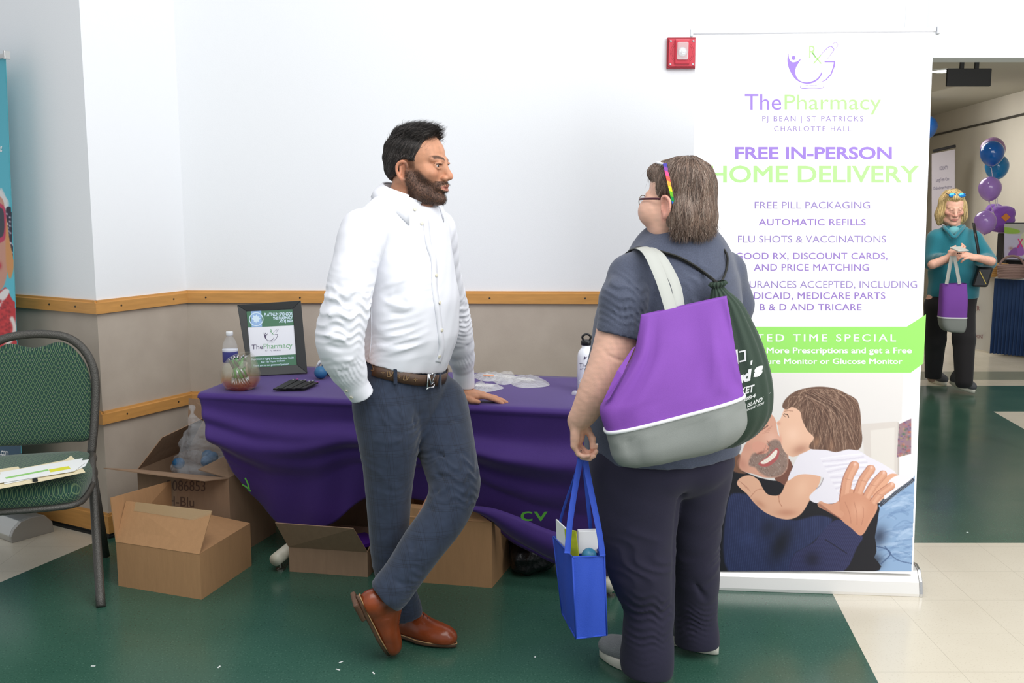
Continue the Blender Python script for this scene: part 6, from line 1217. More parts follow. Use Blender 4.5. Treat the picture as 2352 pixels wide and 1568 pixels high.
    o = v.mk('shirt', M_SHIRT, man, 1); return o, v
shirt, sv = man_shirt()
SB_ = bvh_of(shirt)
# placket, buttons, cuff seams, side seam
def on_shirt(P, w_, name, m, lift=.0012, par=shirt, B=SB_, t=.0012):
    rows = []
    Q = spline([np.array(p, float) for p in P], 5)
    T = np.gradient(Q, axis=0); T /= np.linalg.norm(T, axis=1, keepdims=True)
    for q, t_ in zip(Q, T):
        r = []
        for k in (-1, 1):
            h_, n = cast(B, q[0] - t_[1] * w_ / 2 * k, q[1] + t_[0] * w_ / 2 * k)
            if h_ is not None: r.append(h_ + n * lift)
        if len(r) == 2: rows.append(r)
    if len(rows) > 2: o = G().grid(np.array(rows)).mk(name, m, par, True); q = o.modifiers.new('t', 'SOLIDIFY'); q.thickness = t; return o
on_shirt([(977, 500), (984, 560), (996, 600), (998, 660), (1006, 720), (1012, 770), (1014, 800), (1006, 832)], 13, 'placket', M_SHIRT, .0022)
on_shirt([(851, 688), (853, 760), (848, 824)], 2.5, 'side_seam', M_SHIRT, .0015)
M_BTN = mat('ivory_button', rgb(226, 220, 200), .35)
for x, y in ((952, 481), (968, 513), (1001, 632), (1009, 695), (1014, 758), (1008, 818), (796, 896), (807, 911)):
    h_, n = cast(SB_, x, y)
    if h_ is not None: G().lathe(h_ + n * .0025, [(.0055, 0), (.006, .001), (.0055, .002), (.003, .0018)], 16, n).mk('button', M_BTN, shirt, True)
def collar():
    """shirt collar: a band round the neck and a leaf folded over it that ends in two points"""
    c = u_(930, 452, 3.505); ax = unit([.10, -.02, 1]); fw = unit(mf - ax * (mf @ ax)); lf = np.cross(ax, fw); rows_b, rows_f = [], []; n = 44
    def ring(a): fr = abs(a) / radians(168); d = -fw * cos(a) * .078 + lf * sin(a) * .070; return fr, d, c + d + fw * .012 * fr + ax * (.040 - .046 * fr ** 1.5)
    for i in range(n + 1):
        a = radians(-168 + 336 * i / n); fr, d, top = ring(a); low = c + d * 1.02 + ax * (-.018 - .030 * fr ** 1.5); rows_b.append([low - d * .06, (top + low) / 2 - d * .08, top - d * .05 - ax * .003])
        a = radians(-132 + 264 * i / n); fr, d, top = ring(a); e = abs(a) / radians(132); o_ = unit(d); tip = top + o_ * (.026 + .014 * e) - ax * (.046 + .046 * e ** 2.2) + fw * (.012 * e - .004)
        rows_f.append([top, top + o_ * .006 + ax * .003, (top + tip) / 2 + o_ * .009, tip])
    A = np.array(rows_f); sh_ = A.shape; P = A.reshape(-1, 3)
    rad = (P - c) * [1, 1, 0]; rad /= np.linalg.norm(rad, axis=1, keepdims=True); P0 = P.copy()
    for _ in range(3): d_ = sv.sample(P); P = P + (rad + Z) * .7 * np.clip(.004 - d_, 0, .010)[:, None]
    P = P.reshape(sh_); P0 = P0.reshape(sh_); P[:, :2] = P0[:, :2]; dl = P - P0
    for _ in range(4): dl[1:-1] = (dl[:-2] + dl[1:-1] * 2 + dl[2:]) / 4
    rows_f = P0 + dl
    for r_, nm in ((rows_b, 'collar_band'), (rows_f, 'collar')):
        o = G().grid(np.array(r_)).mk(nm, M_SHIRT, shirt, True); q = o.modifiers.new('t', 'SOLIDIFY'); q.thickness = .0024; q.offset = 1
collar()

# ---- trousers
def plaid():
    m = mat('navy_check_wool', rgb(58, 70, 90), .85, sheen=.25, bump=.15, bscale=900); nt = m.node_tree; L = nt.links; b = nt.nodes['Principled BSDF']; tc = [n for n in nt.nodes if n.type == 'TEX_COORD'][0]
    sp = nt.nodes.new('ShaderNodeSeparateXYZ'); L.new(tc.outputs['Object'], sp.inputs[0]); n = nt.nodes.new('ShaderNodeTexNoise'); n.inputs['Scale'].default_value = 40; n.inputs['Detail'].default_value = 6; L.new(tc.outputs['Object'], n.inputs[0])
    u = mnode(nt, 'MULTIPLY_ADD', sp.outputs[2], .08, mnode(nt, 'ADD', sp.outputs[0], mnode(nt, 'MULTIPLY', sp.outputs[1], .35))); f = None
    for v_, P in ((u, .062), (sp.outputs[2], .085)):
        w_ = mnode(nt, 'MODULO', mnode(nt, 'ADD', v_, 5), P)
        for o_ in (.008, .013, .018, .030): l = mnode(nt, 'LESS_THAN', mnode(nt, 'ABSOLUTE', mnode(nt, 'SUBTRACT', w_, o_)), .0011); f = l if f is None else mnode(nt, 'ADD', f, l)
    base = mixrgb(nt, n.outputs[0], rgb(28, 37, 54), rgb(50, 62, 84)); c = mixrgb(nt, mnode(nt, 'MULTIPLY', f, .35), base, rgb(14, 18, 30)); L.new(c, b.inputs['Base Color']); return m
M_PLAID = plaid()
def man_trousers():
    v = Vol((-.66, 3.06, .05), (.04, 3.86, 1.06), .0046); sq = (mf, 1.25)
    v.chain([u_(921, 816, 3.57), u_(922, 870, 3.575), u_(925, 905, 3.58), u_(930, 945, 3.58)], [.168, .175, .182, .170], .02, sq=sq)
    v.ell(u_(905, 930, 3.64), (.11, .11, .10), .05)
    v.chain([u_(884, 925, 3.49), u_(893, 1000, 3.46), u_(893, 1100, 3.45), u_(893, 1190, 3.45), u_(897, 1290, 3.46), u_(917, 1360, 3.48), u_(932, 1408, 3.50)], [.110, .102, .080, .068, .060, .056, .058], .015, n=3)
    v.chain([u_(1000, 930, 3.63), u_(1018, 1000, 3.56), u_(1038, 1080, 3.47), u_(1044, 1120, 3.43), u_(1020, 1185, 3.38), u_(972, 1250, 3.34), u_(925, 1320, 3.31), u_(893, 1362, 3.29)], [.112, .102, .088, .082, .074, .070, .064, .066], .012, n=3)
    v.cut(u_(921, 828, 3.57), (mf[0] * .10 + .17, mf[1] * .10, 1), 0)
    for p, d in ((u_(933, 1416, 3.50), (.18, 0, -1)), (u_(886, 1372, 3.285), (-.72, -.1, -.70))):
        d = unit(d); sl, x, y, z = v.win(p - .115, p + .115); dd = (x - p[0]) * d[0] + (y - p[1]) * d[1] + (z - p[2]) * d[2]; r_ = np.sqrt((x - p[0]) ** 2 + (y - p[1]) ** 2 + (z - p[2]) ** 2); v.D[sl] = np.where(r_ < .105, np.maximum(v.D[sl], dd), v.D[sl])
    Fd = [([(960, 1015), (985, 990), (1020, 975), (1060, 960)], 3.50, .010, .010), ([(965, 1035), (1000, 1040), (1050, 1065), (1090, 1080)], 3.42, .009, .010), ([(955, 1020), (1000, 1060), (1050, 1095), (1095, 1110)], 3.40, .012, -.006), ([(960, 1060), (1000, 1085), (1050, 1120), (1085, 1130)], 3.38, .008, .007), ([(985, 1128), (1020, 1130), (1060, 1145), (1090, 1140)], 3.36, .008, .010), ([(990, 1145), (1020, 1160), (1060, 1160)], 3.35, .010, -.008), ([(985, 1165), (1015, 1185), (1050, 1180)], 3.33, .008, .008),
          ([(950, 1000), (952, 960), (985, 900), (982, 875)], 3.42, .006, .006), ([(900, 1000), (930, 1000), (955, 985)], 3.36, .009, .006), ([(850, 1010), (900, 1015), (945, 1000)], 3.36, .010, -.005), ([(935, 960), (980, 950), (1040, 955)], 3.45, .010, .005),
          ([(935, 1225), (950, 1250), (945, 1275)], 3.27, .007, .007), ([(885, 1290), (900, 1325), (935, 1345), (960, 1340)], 3.24, .008, .009), ([(880, 1305), (895, 1345), (930, 1365)], 3.22, .008, -.007), ([(868, 1318), (885, 1355), (905, 1375)], 3.22, .006, .006), ([(905, 1260), (930, 1270), (975, 1255)], 3.26, .010, -.004), ([(870, 1100), (880, 1200), (878, 1280)], 3.37, .012, .004),
          ([(820, 905), (830, 935), (835, 965)], 3.36, .006, .010), ([(905, 1395), (930, 1402), (965, 1392)], 3.43, .006, .005)]
    for P, Y, w_, am in Fd: v.fold([u_(x, y, Y) for x, y in P], w_, am)
    for (x, y, Y), rad, d, wl, am, sd in (((1050, 1120, 3.38), .15, (.1, 0, 1), .07, .005, 1), ((900, 1330, 3.26), .14, (.4, 0, 1), .040, .005, 2), ((985, 1000, 3.45), .13, (-.5, 0, .9), .05, .004, 3), ((935, 1385, 3.44), .10, (0, 0, 1), .035, .003, 4), ((890, 1080, 3.38), .16, (.2, 0, 1), .08, .0025, 5), ((880, 950, 3.38), .10, (.8, 0, .6), .05, .002, 6)): v.wrinkle(u_(x, y, Y), rad, d, wl, am, sd)
    return v.mk('trousers', M_PLAID, man, 1)
tro = man_trousers(); TB = bvh_of(tro)
# belt: ring of cast points around the waist
def belt():
    c = u_(921, 838, 3.57); ax = unit([mf[0] * .10 + .17, mf[1] * .10, 1]); fw = unit(mf - ax * (mf @ ax)); lf = np.cross(ax, fw); rows = []
    for i in range(73):
        a = 2 * pi * i / 72; d = fw * cos(a) + lf * sin(a); hits = []
        for k in (-1, 1):
            o = c + ax * .019 * k; h_, n, _, _ = TB.ray_cast(Vector(o + d * .5), Vector(-d)); hits.append(np.linalg.norm(np.array(h_) - o) if h_ is not None and abs(h_[2] - o[2]) < .01 else .16)
        r = min(max(hits), .185) + .003; rows.append([c + ax * .019 * k + d * (r if k < 0 else r) for k in (-1, 1)])
    M_BELT = mat('brown_canvas_belt', rgb(84, 62, 48), .5, var=.15, vscale=30); o = G().grid(np.array(rows)).mk('belt', M_BELT, man, True); q = o.modifiers.new('t', 'SOLIDIFY'); q.thickness = .004; q.offset = 0
    B = bvh_of(o)
    def mid(x):
        ys = [y for y in range(800, 900) if (lambda h: h is not None and h[1] < 3.62)(cast(B, x, y)[0])]; return (min(ys) + max(ys)) / 2 if ys else 855
    g = G(); mono = [[(0, 1), (0, .2), (.5, .2)], [(.25, 1), (.55, .2), (.9, 1)]]
    for x in (852, 889, 926):
        y = mid(x)
        for st in mono:
            for a, b in zip(st[:-1], st[1:]):
                P = []; dx, dy = b[0] - a[0], -(b[1] - a[1]); nn = unit([-dy, dx]) * .07
                for q_, s_ in ((a, 1), (b, 1), (b, -1), (a, -1)): P.append((q_[0] + nn[0] * s_, q_[1] - nn[1] * s_))
                decal(g, B, P, [[0, 1, 2, 3]], x, y + 8, 15, 0, 2, -15, .0052)
    for x in (875, 911, 948):
        y = mid(x)
        y += 5
        for k in range(4): a = k * pi / 2; P = [(.5, .5), (.5 + .22 * cos(a - .5), .5 + .22 * sin(a - .5)), (.5 + .5 * cos(a), .5 + .5 * sin(a)), (.5 + .22 * cos(a + .5), .5 + .22 * sin(a + .5))]; decal(g, B, P, [[0, 1, 2, 3]], x, y, 11, 0, 0, -11, .0052)
    g.mk('belt_pattern', mat('tan_monogram', rgb(132, 106, 74), .55), o)
    h_, n = cast(B, 987, mid(987))
    n = unit(n * [1, 1, 0]); t = np.cross(Z, n); pt = h_ + n * .009; M_CH = mat('chrome_buckle', rgb(220, 222, 226), .12, 1.0); g = G(); 
    L2 = lambda P, r=.0028: g.tube([pt + t * a * .9 + Z * b for a, b in P], r, 8)
    L2([(-.014, .024), (-.020, -.020), (.010, -.022), (.012, -.012)]); L2([(-.012, .023), (.0, -.012)]); L2([(-.016, .023), (-.004, .023)]); L2([(0.0, .025), (.020, .025), (-.002, -.010), (.012, -.006)]); L2([(-.024, -.026), (-.008, -.020)])
    g.mk('buckle', M_CH, o, True)
    for x in (908, 1008):
        hh, n = cast(B, x, mid(x))
        if hh is not None: n = unit(n * [1, 1, 0]); t = np.cross(Z, n); G().obox(hh + n * .004, (t, n, Z), (.006, .0035, .026)).mk('belt_loop', M_PLAID, tro, bevel=.001)
belt()
# ---- shoes
M_LEA = mat('cognac_leather', rgb(132, 60, 28), .3, var=.22, vscale=14, coat=.25, bump=.05, bscale=300); M_SOLE = mat('brown_sole', rgb(92, 66, 50), .5); M_WELT = mat('tan_welt', rgb(168, 132, 92), .6); M_LACE = mat('dark_brown_lace', rgb(58, 30, 22), .6)
h1, t1 = F(908, 1458), F(1046, 1488); d = unit(t1 - h1); h1 = t1 - d * .295 ; shoe(man, h1 + Z * .012, t1 + Z * .004, M_LEA, M_SOLE, .050, .085, Z, .014, .010, M_LACE, .85, M_WELT)
t2 = F(889, 1507) + Z * .005; h2 = U(799, 1337, 3.22); h2 = t2 + unit(h2 - t2) * .300; ank = U(890, 1372, 3.29)
shoe(man, h2, t2, M_LEA, M_SOLE, .050, .085, ank - (h2 * .75 + t2 * .25), .014, .018, M_LACE, .85, M_WELT)
# ================================================================ THE WOMAN SEEN FROM BEHIND
wo = root('person', F(1530, 1520), 'woman in heather blue T-shirt seen from behind, carrying a purple tote and a blue bag', 'person')
a_ = radians(42); wf = unit([-cos(a_), sin(a_), -.06]); WM = axes(wf); WO = u_(1556, 458, 3.22); WS = 1.03
tfw = unit([-.50, .866, 0]); tr_ = np.array([tfw[1], -tfw[0], 0])   # chest direction, her right
WSK = (226, 180, 158)
def woman_body():
    v = Vol(WO - [.17, .17, .26], WO + .17, .0024); head_sdf(v, WO, WM, WS, cheeks=.008, jaw=1.12)
    v.cone(WO + WM @ np.array([0, .0, -.05]), u_(1560, 575, 3.25), .062, .070, .04); v.cone(WO + WM @ np.array([-.0, .05, -.10]), u_(1535, 570, 3.27), .040, .060, .04); v.fold([WO + WM @ np.array([-.062, .05, -.05]), WO + WM @ np.array([-.062, .02, -.085]), WO + WM @ np.array([-.055, -.02, -.11])], .006, .002)
    L = [v.surf(1)]
    el, wr = u_(1400, 835, 3.06), u_(1327, 968, 3.08); v2 = Vol(np.minimum(el, wr) - [.10, .12, .16], np.maximum(el, wr) + [.14, .14, .20], .0026)
    v2.chain([u_(1428, 740, 3.10), u_(1412, 800, 3.08), u_(1394, 850, 3.065), u_(1368, 900, 3.06), u_(1342, 948, 3.07), wr], [.068, .063, .058, .050, .038, .030], .01, n=3)
    v2.fold([u_(1385, 800, 3.02), u_(1410, 822, 3.01), u_(1440, 830, 3.02)], .006, .0025); v2.fold([u_(1392, 808, 3.02), u_(1415, 818, 3.01)], .005, -.002); v2.fold([u_(1305, 972, 3.05), u_(1325, 985, 3.04), u_(1345, 982, 3.05)], .004, .0015)
    kn, tips = hand(v2, wr + [-.003, .0, -.002], unit([-.02, .05, -1]), unit([-.92, .38, 0]), 1, .86, curl=((52, 62, 40), (48, 58, 40), (38, 50, 35), (30, 45, 30)), spread=(-2, 0, 2, 6), thumb=((.030, .030, -.030), (.030, .062, -.050), (.020, .090, -.054)), rs=1.06)
    L.append(v2.surf(1))
    v4 = Vol((.0, 2.80, .10), (.98, 3.75, 1.5), .011); v4.chain([u_(1560, 560, 3.26), u_(1555, 640, 3.28), u_(1545, 800, 3.30), u_(1535, 950, 3.30), u_(1530, 1030, 3.30)], [.06, .10, .12, .12, .10], .03)
    v4.chain([u_(1462, 648, 3.17), u_(1428, 760, 3.10)], [.035, .045], .01); v4.chain([u_(1655, 645, 3.35), u_(1680, 740, 3.42), u_(1640, 830, 3.62)], [.035, .038, .04], .01); v4.cone(u_(1470, 650, 3.17), u_(1650, 648, 3.34), .035, .035, .03)
    v4.chain([u_(1460, 1080, 3.24), u_(1462, 1260, 3.24), u_(1485, 1500, 3.24)], [.06, .05, .04], .02); v4.chain([u_(1600, 1080, 3.36), u_(1600, 1260, 3.38), u_(1605, 1470, 3.41)], [.05, .04, .035], .02); L.append(v4.surf(1))
    V, Q = join_surf(L); C = face_cols(V, WO, WM, WS, WSK, (196, 120, 116), (120, 96, 80), blush=(222, 140, 128), browa=.4)
    body = mk('body', V, Q, M_SKINW, wo, True, col=C); 
    # nails and ring
    P, d, R_ = tips[0]; G().ball(P[3] + unit(d) * .004 + [.0, 0, .002], (.0045, .003, .0035), 10).mk('fingernail', mat('pale_nail', rgb(240, 220, 212), .25), body, True)
    P = tips[2][0]; c = P[0] * .45 + P[1] * .55; ax = unit(P[1] - P[0]); a = unit(np.cross(ax, (0, 1, 0))); b = np.cross(ax, a); rr = .0108
    G().tube([c + rr * (cos(q) * a + sin(q) * b) for q in np.linspace(0, 2 * pi, 20)], .0016, 6, False).mk('ring', mat('silver_ring', rgb(225, 226, 230), .12, 1.0), body, True)
    G().ball(c + unit(np.array([-.8, -.6, 0])) * .012, .0032, 8).mk('ring_stone', MATS['silver_ring'], body, True)
    return body, v, tips
wo_b, whv, wtips = woman_body(); eyeballs(wo_b, WO, WM, WS, (70, 90, 100), (0, -5))
def woman_hair():
    v = Vol(WO - .19, WO + .19, .0034); v.frame(WO, WM * WS); E = v.ell
    E((0, -.026, .040), (.086, .102, .090), .01); E((0, -.056, -.045), (.082, .068, .095), .03); E((.035, -.02, -.05), (.055, .06, .085), .03)
    for g in (-1, 1): E((g * .055, -.040, -.06), (.032, .045, .075), .02)
    E((0, .045, .080), (.058, .050, .038), .02)
    # open the face and the left ear
    v.cut((0, .078, .045), (0, .90, -.44), .006); v.cone((-.14, -.002, -.020), (-.070, -.002, -.020), .036, .030, .006, 'd'); v.cone((-.14, .03, -.05), (-.05, .03, -.06), .045, .04, .008, 'd'); v.cone((-.12, .015, -.10), (-.05, .015, -.10), .045, .04, .006, 'd'); v.ell((0, .075, -.05), (.075, .075, .085), .006, 'd')
    v.cut((0, -.05, -.110), (0, .10, -1), .008); v.T = None; v.wav(.0014, (80, 120, 170), 5)
    V, Q = v.surf(1); r = np.random.default_rng(9); C = np.ones((len(V), 3)) * np.array([.36, .29, .245]); parts = [(V, Q, C)]
    crown = WO + WM @ (np.array([0, -.045, .13]) * WS); dn = np.array([0, 0, -1.])
    def dirf(J):
        def d(P, i, g): out = P - crown; out = out / (np.linalg.norm(out, axis=1, keepdims=True) + 1e-6); s_ = np.sin(P[:, 2:3] * 55 + J[:, :1] * 9) * .20; back = WM @ np.array([0, -.8, 0.]); l = local(P, WO, WM, WS); fr = sm(l[:, 1:2], .0, .06); return out * .6 + dn * (.8 - .55 * fr) + J * .28 + back * fr * 1.1 + (WM @ np.array([1., 0, 0])) * s_
        return d
    def cf(n): t = r.random((n, 1)); return np.where(t < .14, np.array([[.60, .54, .49]]), np.where(t < .65, np.array([[.46, .38, .33]]), np.array([[.34, .27, .23]]))) * (1 + r.normal(0, .14, (n, 1)))
    P = surf_points(V, Q, 8500, None, 2); J = r.normal(0, .5, (len(P), 3)); parts.append(strands(v, P, dirf(J), 12, .0052, .00055, lift=.0016, colfn=cf))
    lowm = lambda c: (local(c, WO, WM, WS)[:, 2] < -.075) * 1.0
    P = surf_points(V, Q, 2200, lowm, 4); J = r.normal(0, .5, (len(P), 3)); parts.append(strands(v, P, lambda P, i, g: dn * .8 + g * (.2 + .06 * i) + J * .4, 6, .0036, .0005, stick=False, colfn=cf, rtip=.1))
    top = lambda c: sm(local(c, WO, WM, WS)[:, 2], .02, .08); P = surf_points(V, Q, 260, top, 6); J = r.normal(0, .6, (len(P), 3)); parts.append(strands(v, P, lambda P, i, g: dirf(J)(P, i, g) + g * .22, 9, .0055, .0004, stick=False, colfn=cf, rtip=.1))
    VV = np.concatenate([p[0] for p in parts]); Qs = []; n = 0
    for p in parts: Qs.append(p[1] + n); n += len(p[0])
    mk('hair', VV, np.concatenate(Qs), M_HAIR, wo, True, col=np.clip(np.concatenate([p[2] for p in parts]), .02, 1)); return v
hairv = woman_hair()
wl = lambda x, y, z: WO + WM @ (np.array([x, y, z]) * WS)
# eyeglasses
gl = G(); M_GB = mat('maroon_temple', rgb(72, 26, 40), .3)
for g in (-1, 1): G().tube(spline([wl(g * .068, .088, .006), wl(g * .080, .070, .006), wl(g * .086, .02, .004), wl(g * .084, -.01, .0)], 5), .0024, 8, flat=((0, 0, 1), 1.4)).mk('temple_arm', M_GB, wo, True)
for g in (-1, 1):
    P = [wl(g * .036 + .028 * cos(a), .104 - abs(g * .036 + .028 * cos(a)) * .16, -.002 + .020 * sin(a)) for a in np.linspace(0, 2 * pi, 25)]; G().tube(P, .0014, 6, False).mk('lens_rim', mat('thin_metal_rim', rgb(150, 140, 128), .25, .8), wo, True); G().add(P[:-1], [list(range(24))]).mk('lens', mat('clear_lens_glass', rgb(240, 245, 245), .03, alpha=.15, spec=1), wo)
# rainbow sunglasses pushed up in the hair
def rainbow():
    m = mat('rainbow_print', rough=.3); nt = m.node_tree; tc = [n for n in nt.nodes if n.type == 'TEX_COORD'][0]; sp = nt.nodes.new('ShaderNodeSeparateXYZ'); nt.links.new(tc.outputs['Generated'], sp.inputs[0]); r = nt.nodes.new('ShaderNodeValToRGB'); r.color_ramp.interpolation = 'CONSTANT'
    cols = [(40, 120, 225), (20, 150, 70), (110, 190, 40), (250, 225, 30), (255, 150, 20), (240, 60, 40), (220, 40, 120), (120, 40, 150), (60, 50, 150)]; e = r.color_ramp.elements; e[0].color = (*rgb(*cols[0]), 1); e[0].position = 0; e[1].position = .94; e[1].color = (*rgb(*cols[-1]), 1)
    for i, c in enumerate(cols[1:-1]): q = e.new(.15 + i * .115); q.color = (*rgb(*c), 1)
    k_ = mnode(nt, 'ADD', sp.outputs[2], mnode(nt, 'MULTIPLY', sp.outputs[0], .12)); nt.links.new(k_, r.inputs[0]); nt.links.new(r.outputs[0], nt.nodes['Principled BSDF'].inputs['Base Color']); return m
HBm = None
hb_ = [o for o in wo.children if o.name.startswith('hair')][0]; HB = bvh_of(hb_)
rows = []
for t in np.linspace(0, 1, 14):
    x = 1527 + (1547 - 1527) * t; y = 376 + (468 - 376) * t; r = []
    for k_ in (-1, 1):
        h_, n = cast(HB, x + k_ * (4.6 - 1.6 * t), y)
        if h_ is not None: r.append((h_, n))
    if len(r) == 2: rows.append(((r[0][0] + r[1][0]) / 2, x, y, 4.6 - 1.6 * t))
dep = np.polyfit([q[2] for q in rows], [q[0][1] for q in rows], 2); R2 = []
for _, x, y, w_ in rows: Y = np.polyval(dep, y) - .010; R2.append([U(x - w_, y, Y), U(x + w_, y, Y)])
sgl = G().grid(np.array(R2)).mk('sunglasses_arm', rainbow(), wo, label='rainbow striped sunglasses arm pushed into the hair'); q = sgl.modifiers.new('t', 'SOLIDIFY'); q.thickness = .003; q.offset = 0
G().tube([R2[0][0], R2[0][0] + WM @ np.array([.02, .035, .006]), R2[0][0] + WM @ np.array([.07, .045, .010])], .0035, 8).mk('sunglasses_frame', mat('white_plastic', rgb(240, 240, 244), .3), wo, True)
# ---- T-shirt
M_TEE = mat('heather_blue_jersey', rgb(74, 80, 98), .9, var=.14, vscale=260, sheen=.2, bump=.1, bscale=300)
def tee():
    v = Vol((.0, 2.72, .62), (1.02, 3.90, 1.48), .0048); sq = (tfw, 1.10)
    T = [(1562, 590, .11), (1560, 625, .175), (1556, 690, .205), (1546, 770, .222), (1536, 850, .232), (1530, 930, .240), (1527, 1000, .243), (1526, 1062, .244), (1526, 1110, .244)]
    v.chain([u_(x, y, 3.27 + (y - 590) * .00005) for x, y, r in T], [r for *_, r in T], .03, sq=sq)
    v.ell(u_(1440, 760, 3.36), (.10, .12, .16), .10); v.ell(u_(1420, 930, 3.36), (.12, .14, .16), .10)
    nb, sl_, sr_ = u_(1562, 565, 3.26), u_(1448, 634, 3.15), u_(1664, 626, 3.35)
    v.cone(nb, sl_, .064, .062, .03); v.cone(nb, sr_, .064, .064, .03)
    v.chain([sl_, u_(1431, 690, 3.10), u_(1424, 772, 3.08)], [.066, .069, .075], .02); v.chain([sr_, u_(1682, 700, 3.40), u_(1676, 770, 3.50)], [.066, .066, .066], .02)
    p = u_(1424, 772, 3.08); d = unit([-.28, -.1, -1]); sl, x, y, z = v.win(p - [.13, .14, .10], p + [.085, .12, .14]); dd = (x - p[0]) * d[0] + (y - p[1]) * d[1] + (z - p[2]) * d[2]; m_ = ((x - p[0]) < .06) & (y < p[1] + .085) & ((x - p[0]) * 1.0 + (y - p[1]) * -.0 < .062); v.D[sl] = np.where(m_, np.maximum(v.D[sl], dd), v.D[sl])
    h0 = u_(1526, 1086, 3.03); d = unit([.03, .02, -1]); sl, x, y, z = v.win(v.lo, v.lo + v.h * v.n); dd = (x - h0[0]) * d[0] + (y - h0[1]) * d[1] + (z - h0[2]) * d[2]; v.D = np.maximum(v.D, dd)
    v.cone(u_(1558, 500, 3.25), u_(1560, 578, 3.26), .074, .074, .006, 'd')
    Fd = [([(1452, 650), (1460, 720), (1466, 790)], 3.00, .008, .010), ([(1470, 640), (1490, 700), (1500, 780)], 3.02, .010, -.006), ([(1410, 660), (1430, 690), (1470, 700)], 3.00, .009, .007), ([(1405, 690), (1440, 715), (1475, 735)], 2.99, .010, -.007), ([(1395, 715), (1430, 745), (1470, 765)], 2.99, .008, .006), ([(1430, 610), (1440, 640), (1445, 690)], 3.05, .008, .005),
          ([(1540, 600), (1600, 640), (1640, 700)], 3.02, .012, .005), ([(1540, 625), (1590, 670), (1620, 730)], 3.02, .010, -.004), ([(1660, 600), (1670, 680), (1668, 760)], 3.08, .014, .006), ([(1700, 640), (1705, 720), (1704, 800)], 3.12, .012, -.005),
          ([(1360, 960), (1400, 990), (1460, 1010)], 3.02, .012, .007), ([(1350, 990), (1400, 1030), (1480, 1055)], 3.02, .012, -.006), ([(1600, 1060), (1650, 1050), (1700, 1020)], 3.06, .012, .005), ([(1375, 745), (1370, 800), (1360, 850)], 3.12, .01, .006)]
    for P, Y, w_, am in Fd: v.fold([u_(x, y, Y) for x, y in P], w_, am * 1.2)
    v.wav(.0009, (28, 45, 70), 12)
    for (x, y, Y), rad, d, wl, am, sd in (((1425, 700, 3.02), .14, (.5, 0, 1), .045, .005, 1), ((1590, 650, 3.03), .16, (.7, 0, .7), .07, .0035, 2), ((1690, 720, 3.15), .14, (1, 0, .2), .06, .004, 3), ((1400, 1010, 3.05), .14, (.4, 0, 1), .05, .004, 4), ((1600, 1070, 3.05), .16, (.2, 0, 1), .06, .002, 5), ((1470, 740, 3.02), .10, (1, 0, .2), .035, .005, 6)): v.wrinkle(u_(x, y, Y), rad, d, wl, am, sd)
    return v.mk('t_shirt', M_TEE, wo, 1), v
teeo, tv_ = tee()
# ribbed neck band
c = u_(1561, 560, 3.262); G().tube([c + np.array([.080 * cos(a), .078 * sin(a), .004 - .012 * sin(a - .5)]) for a in np.linspace(0, 2 * pi, 33)], .0065, 8, False).mk('neck_band', M_TEE, teeo, True)
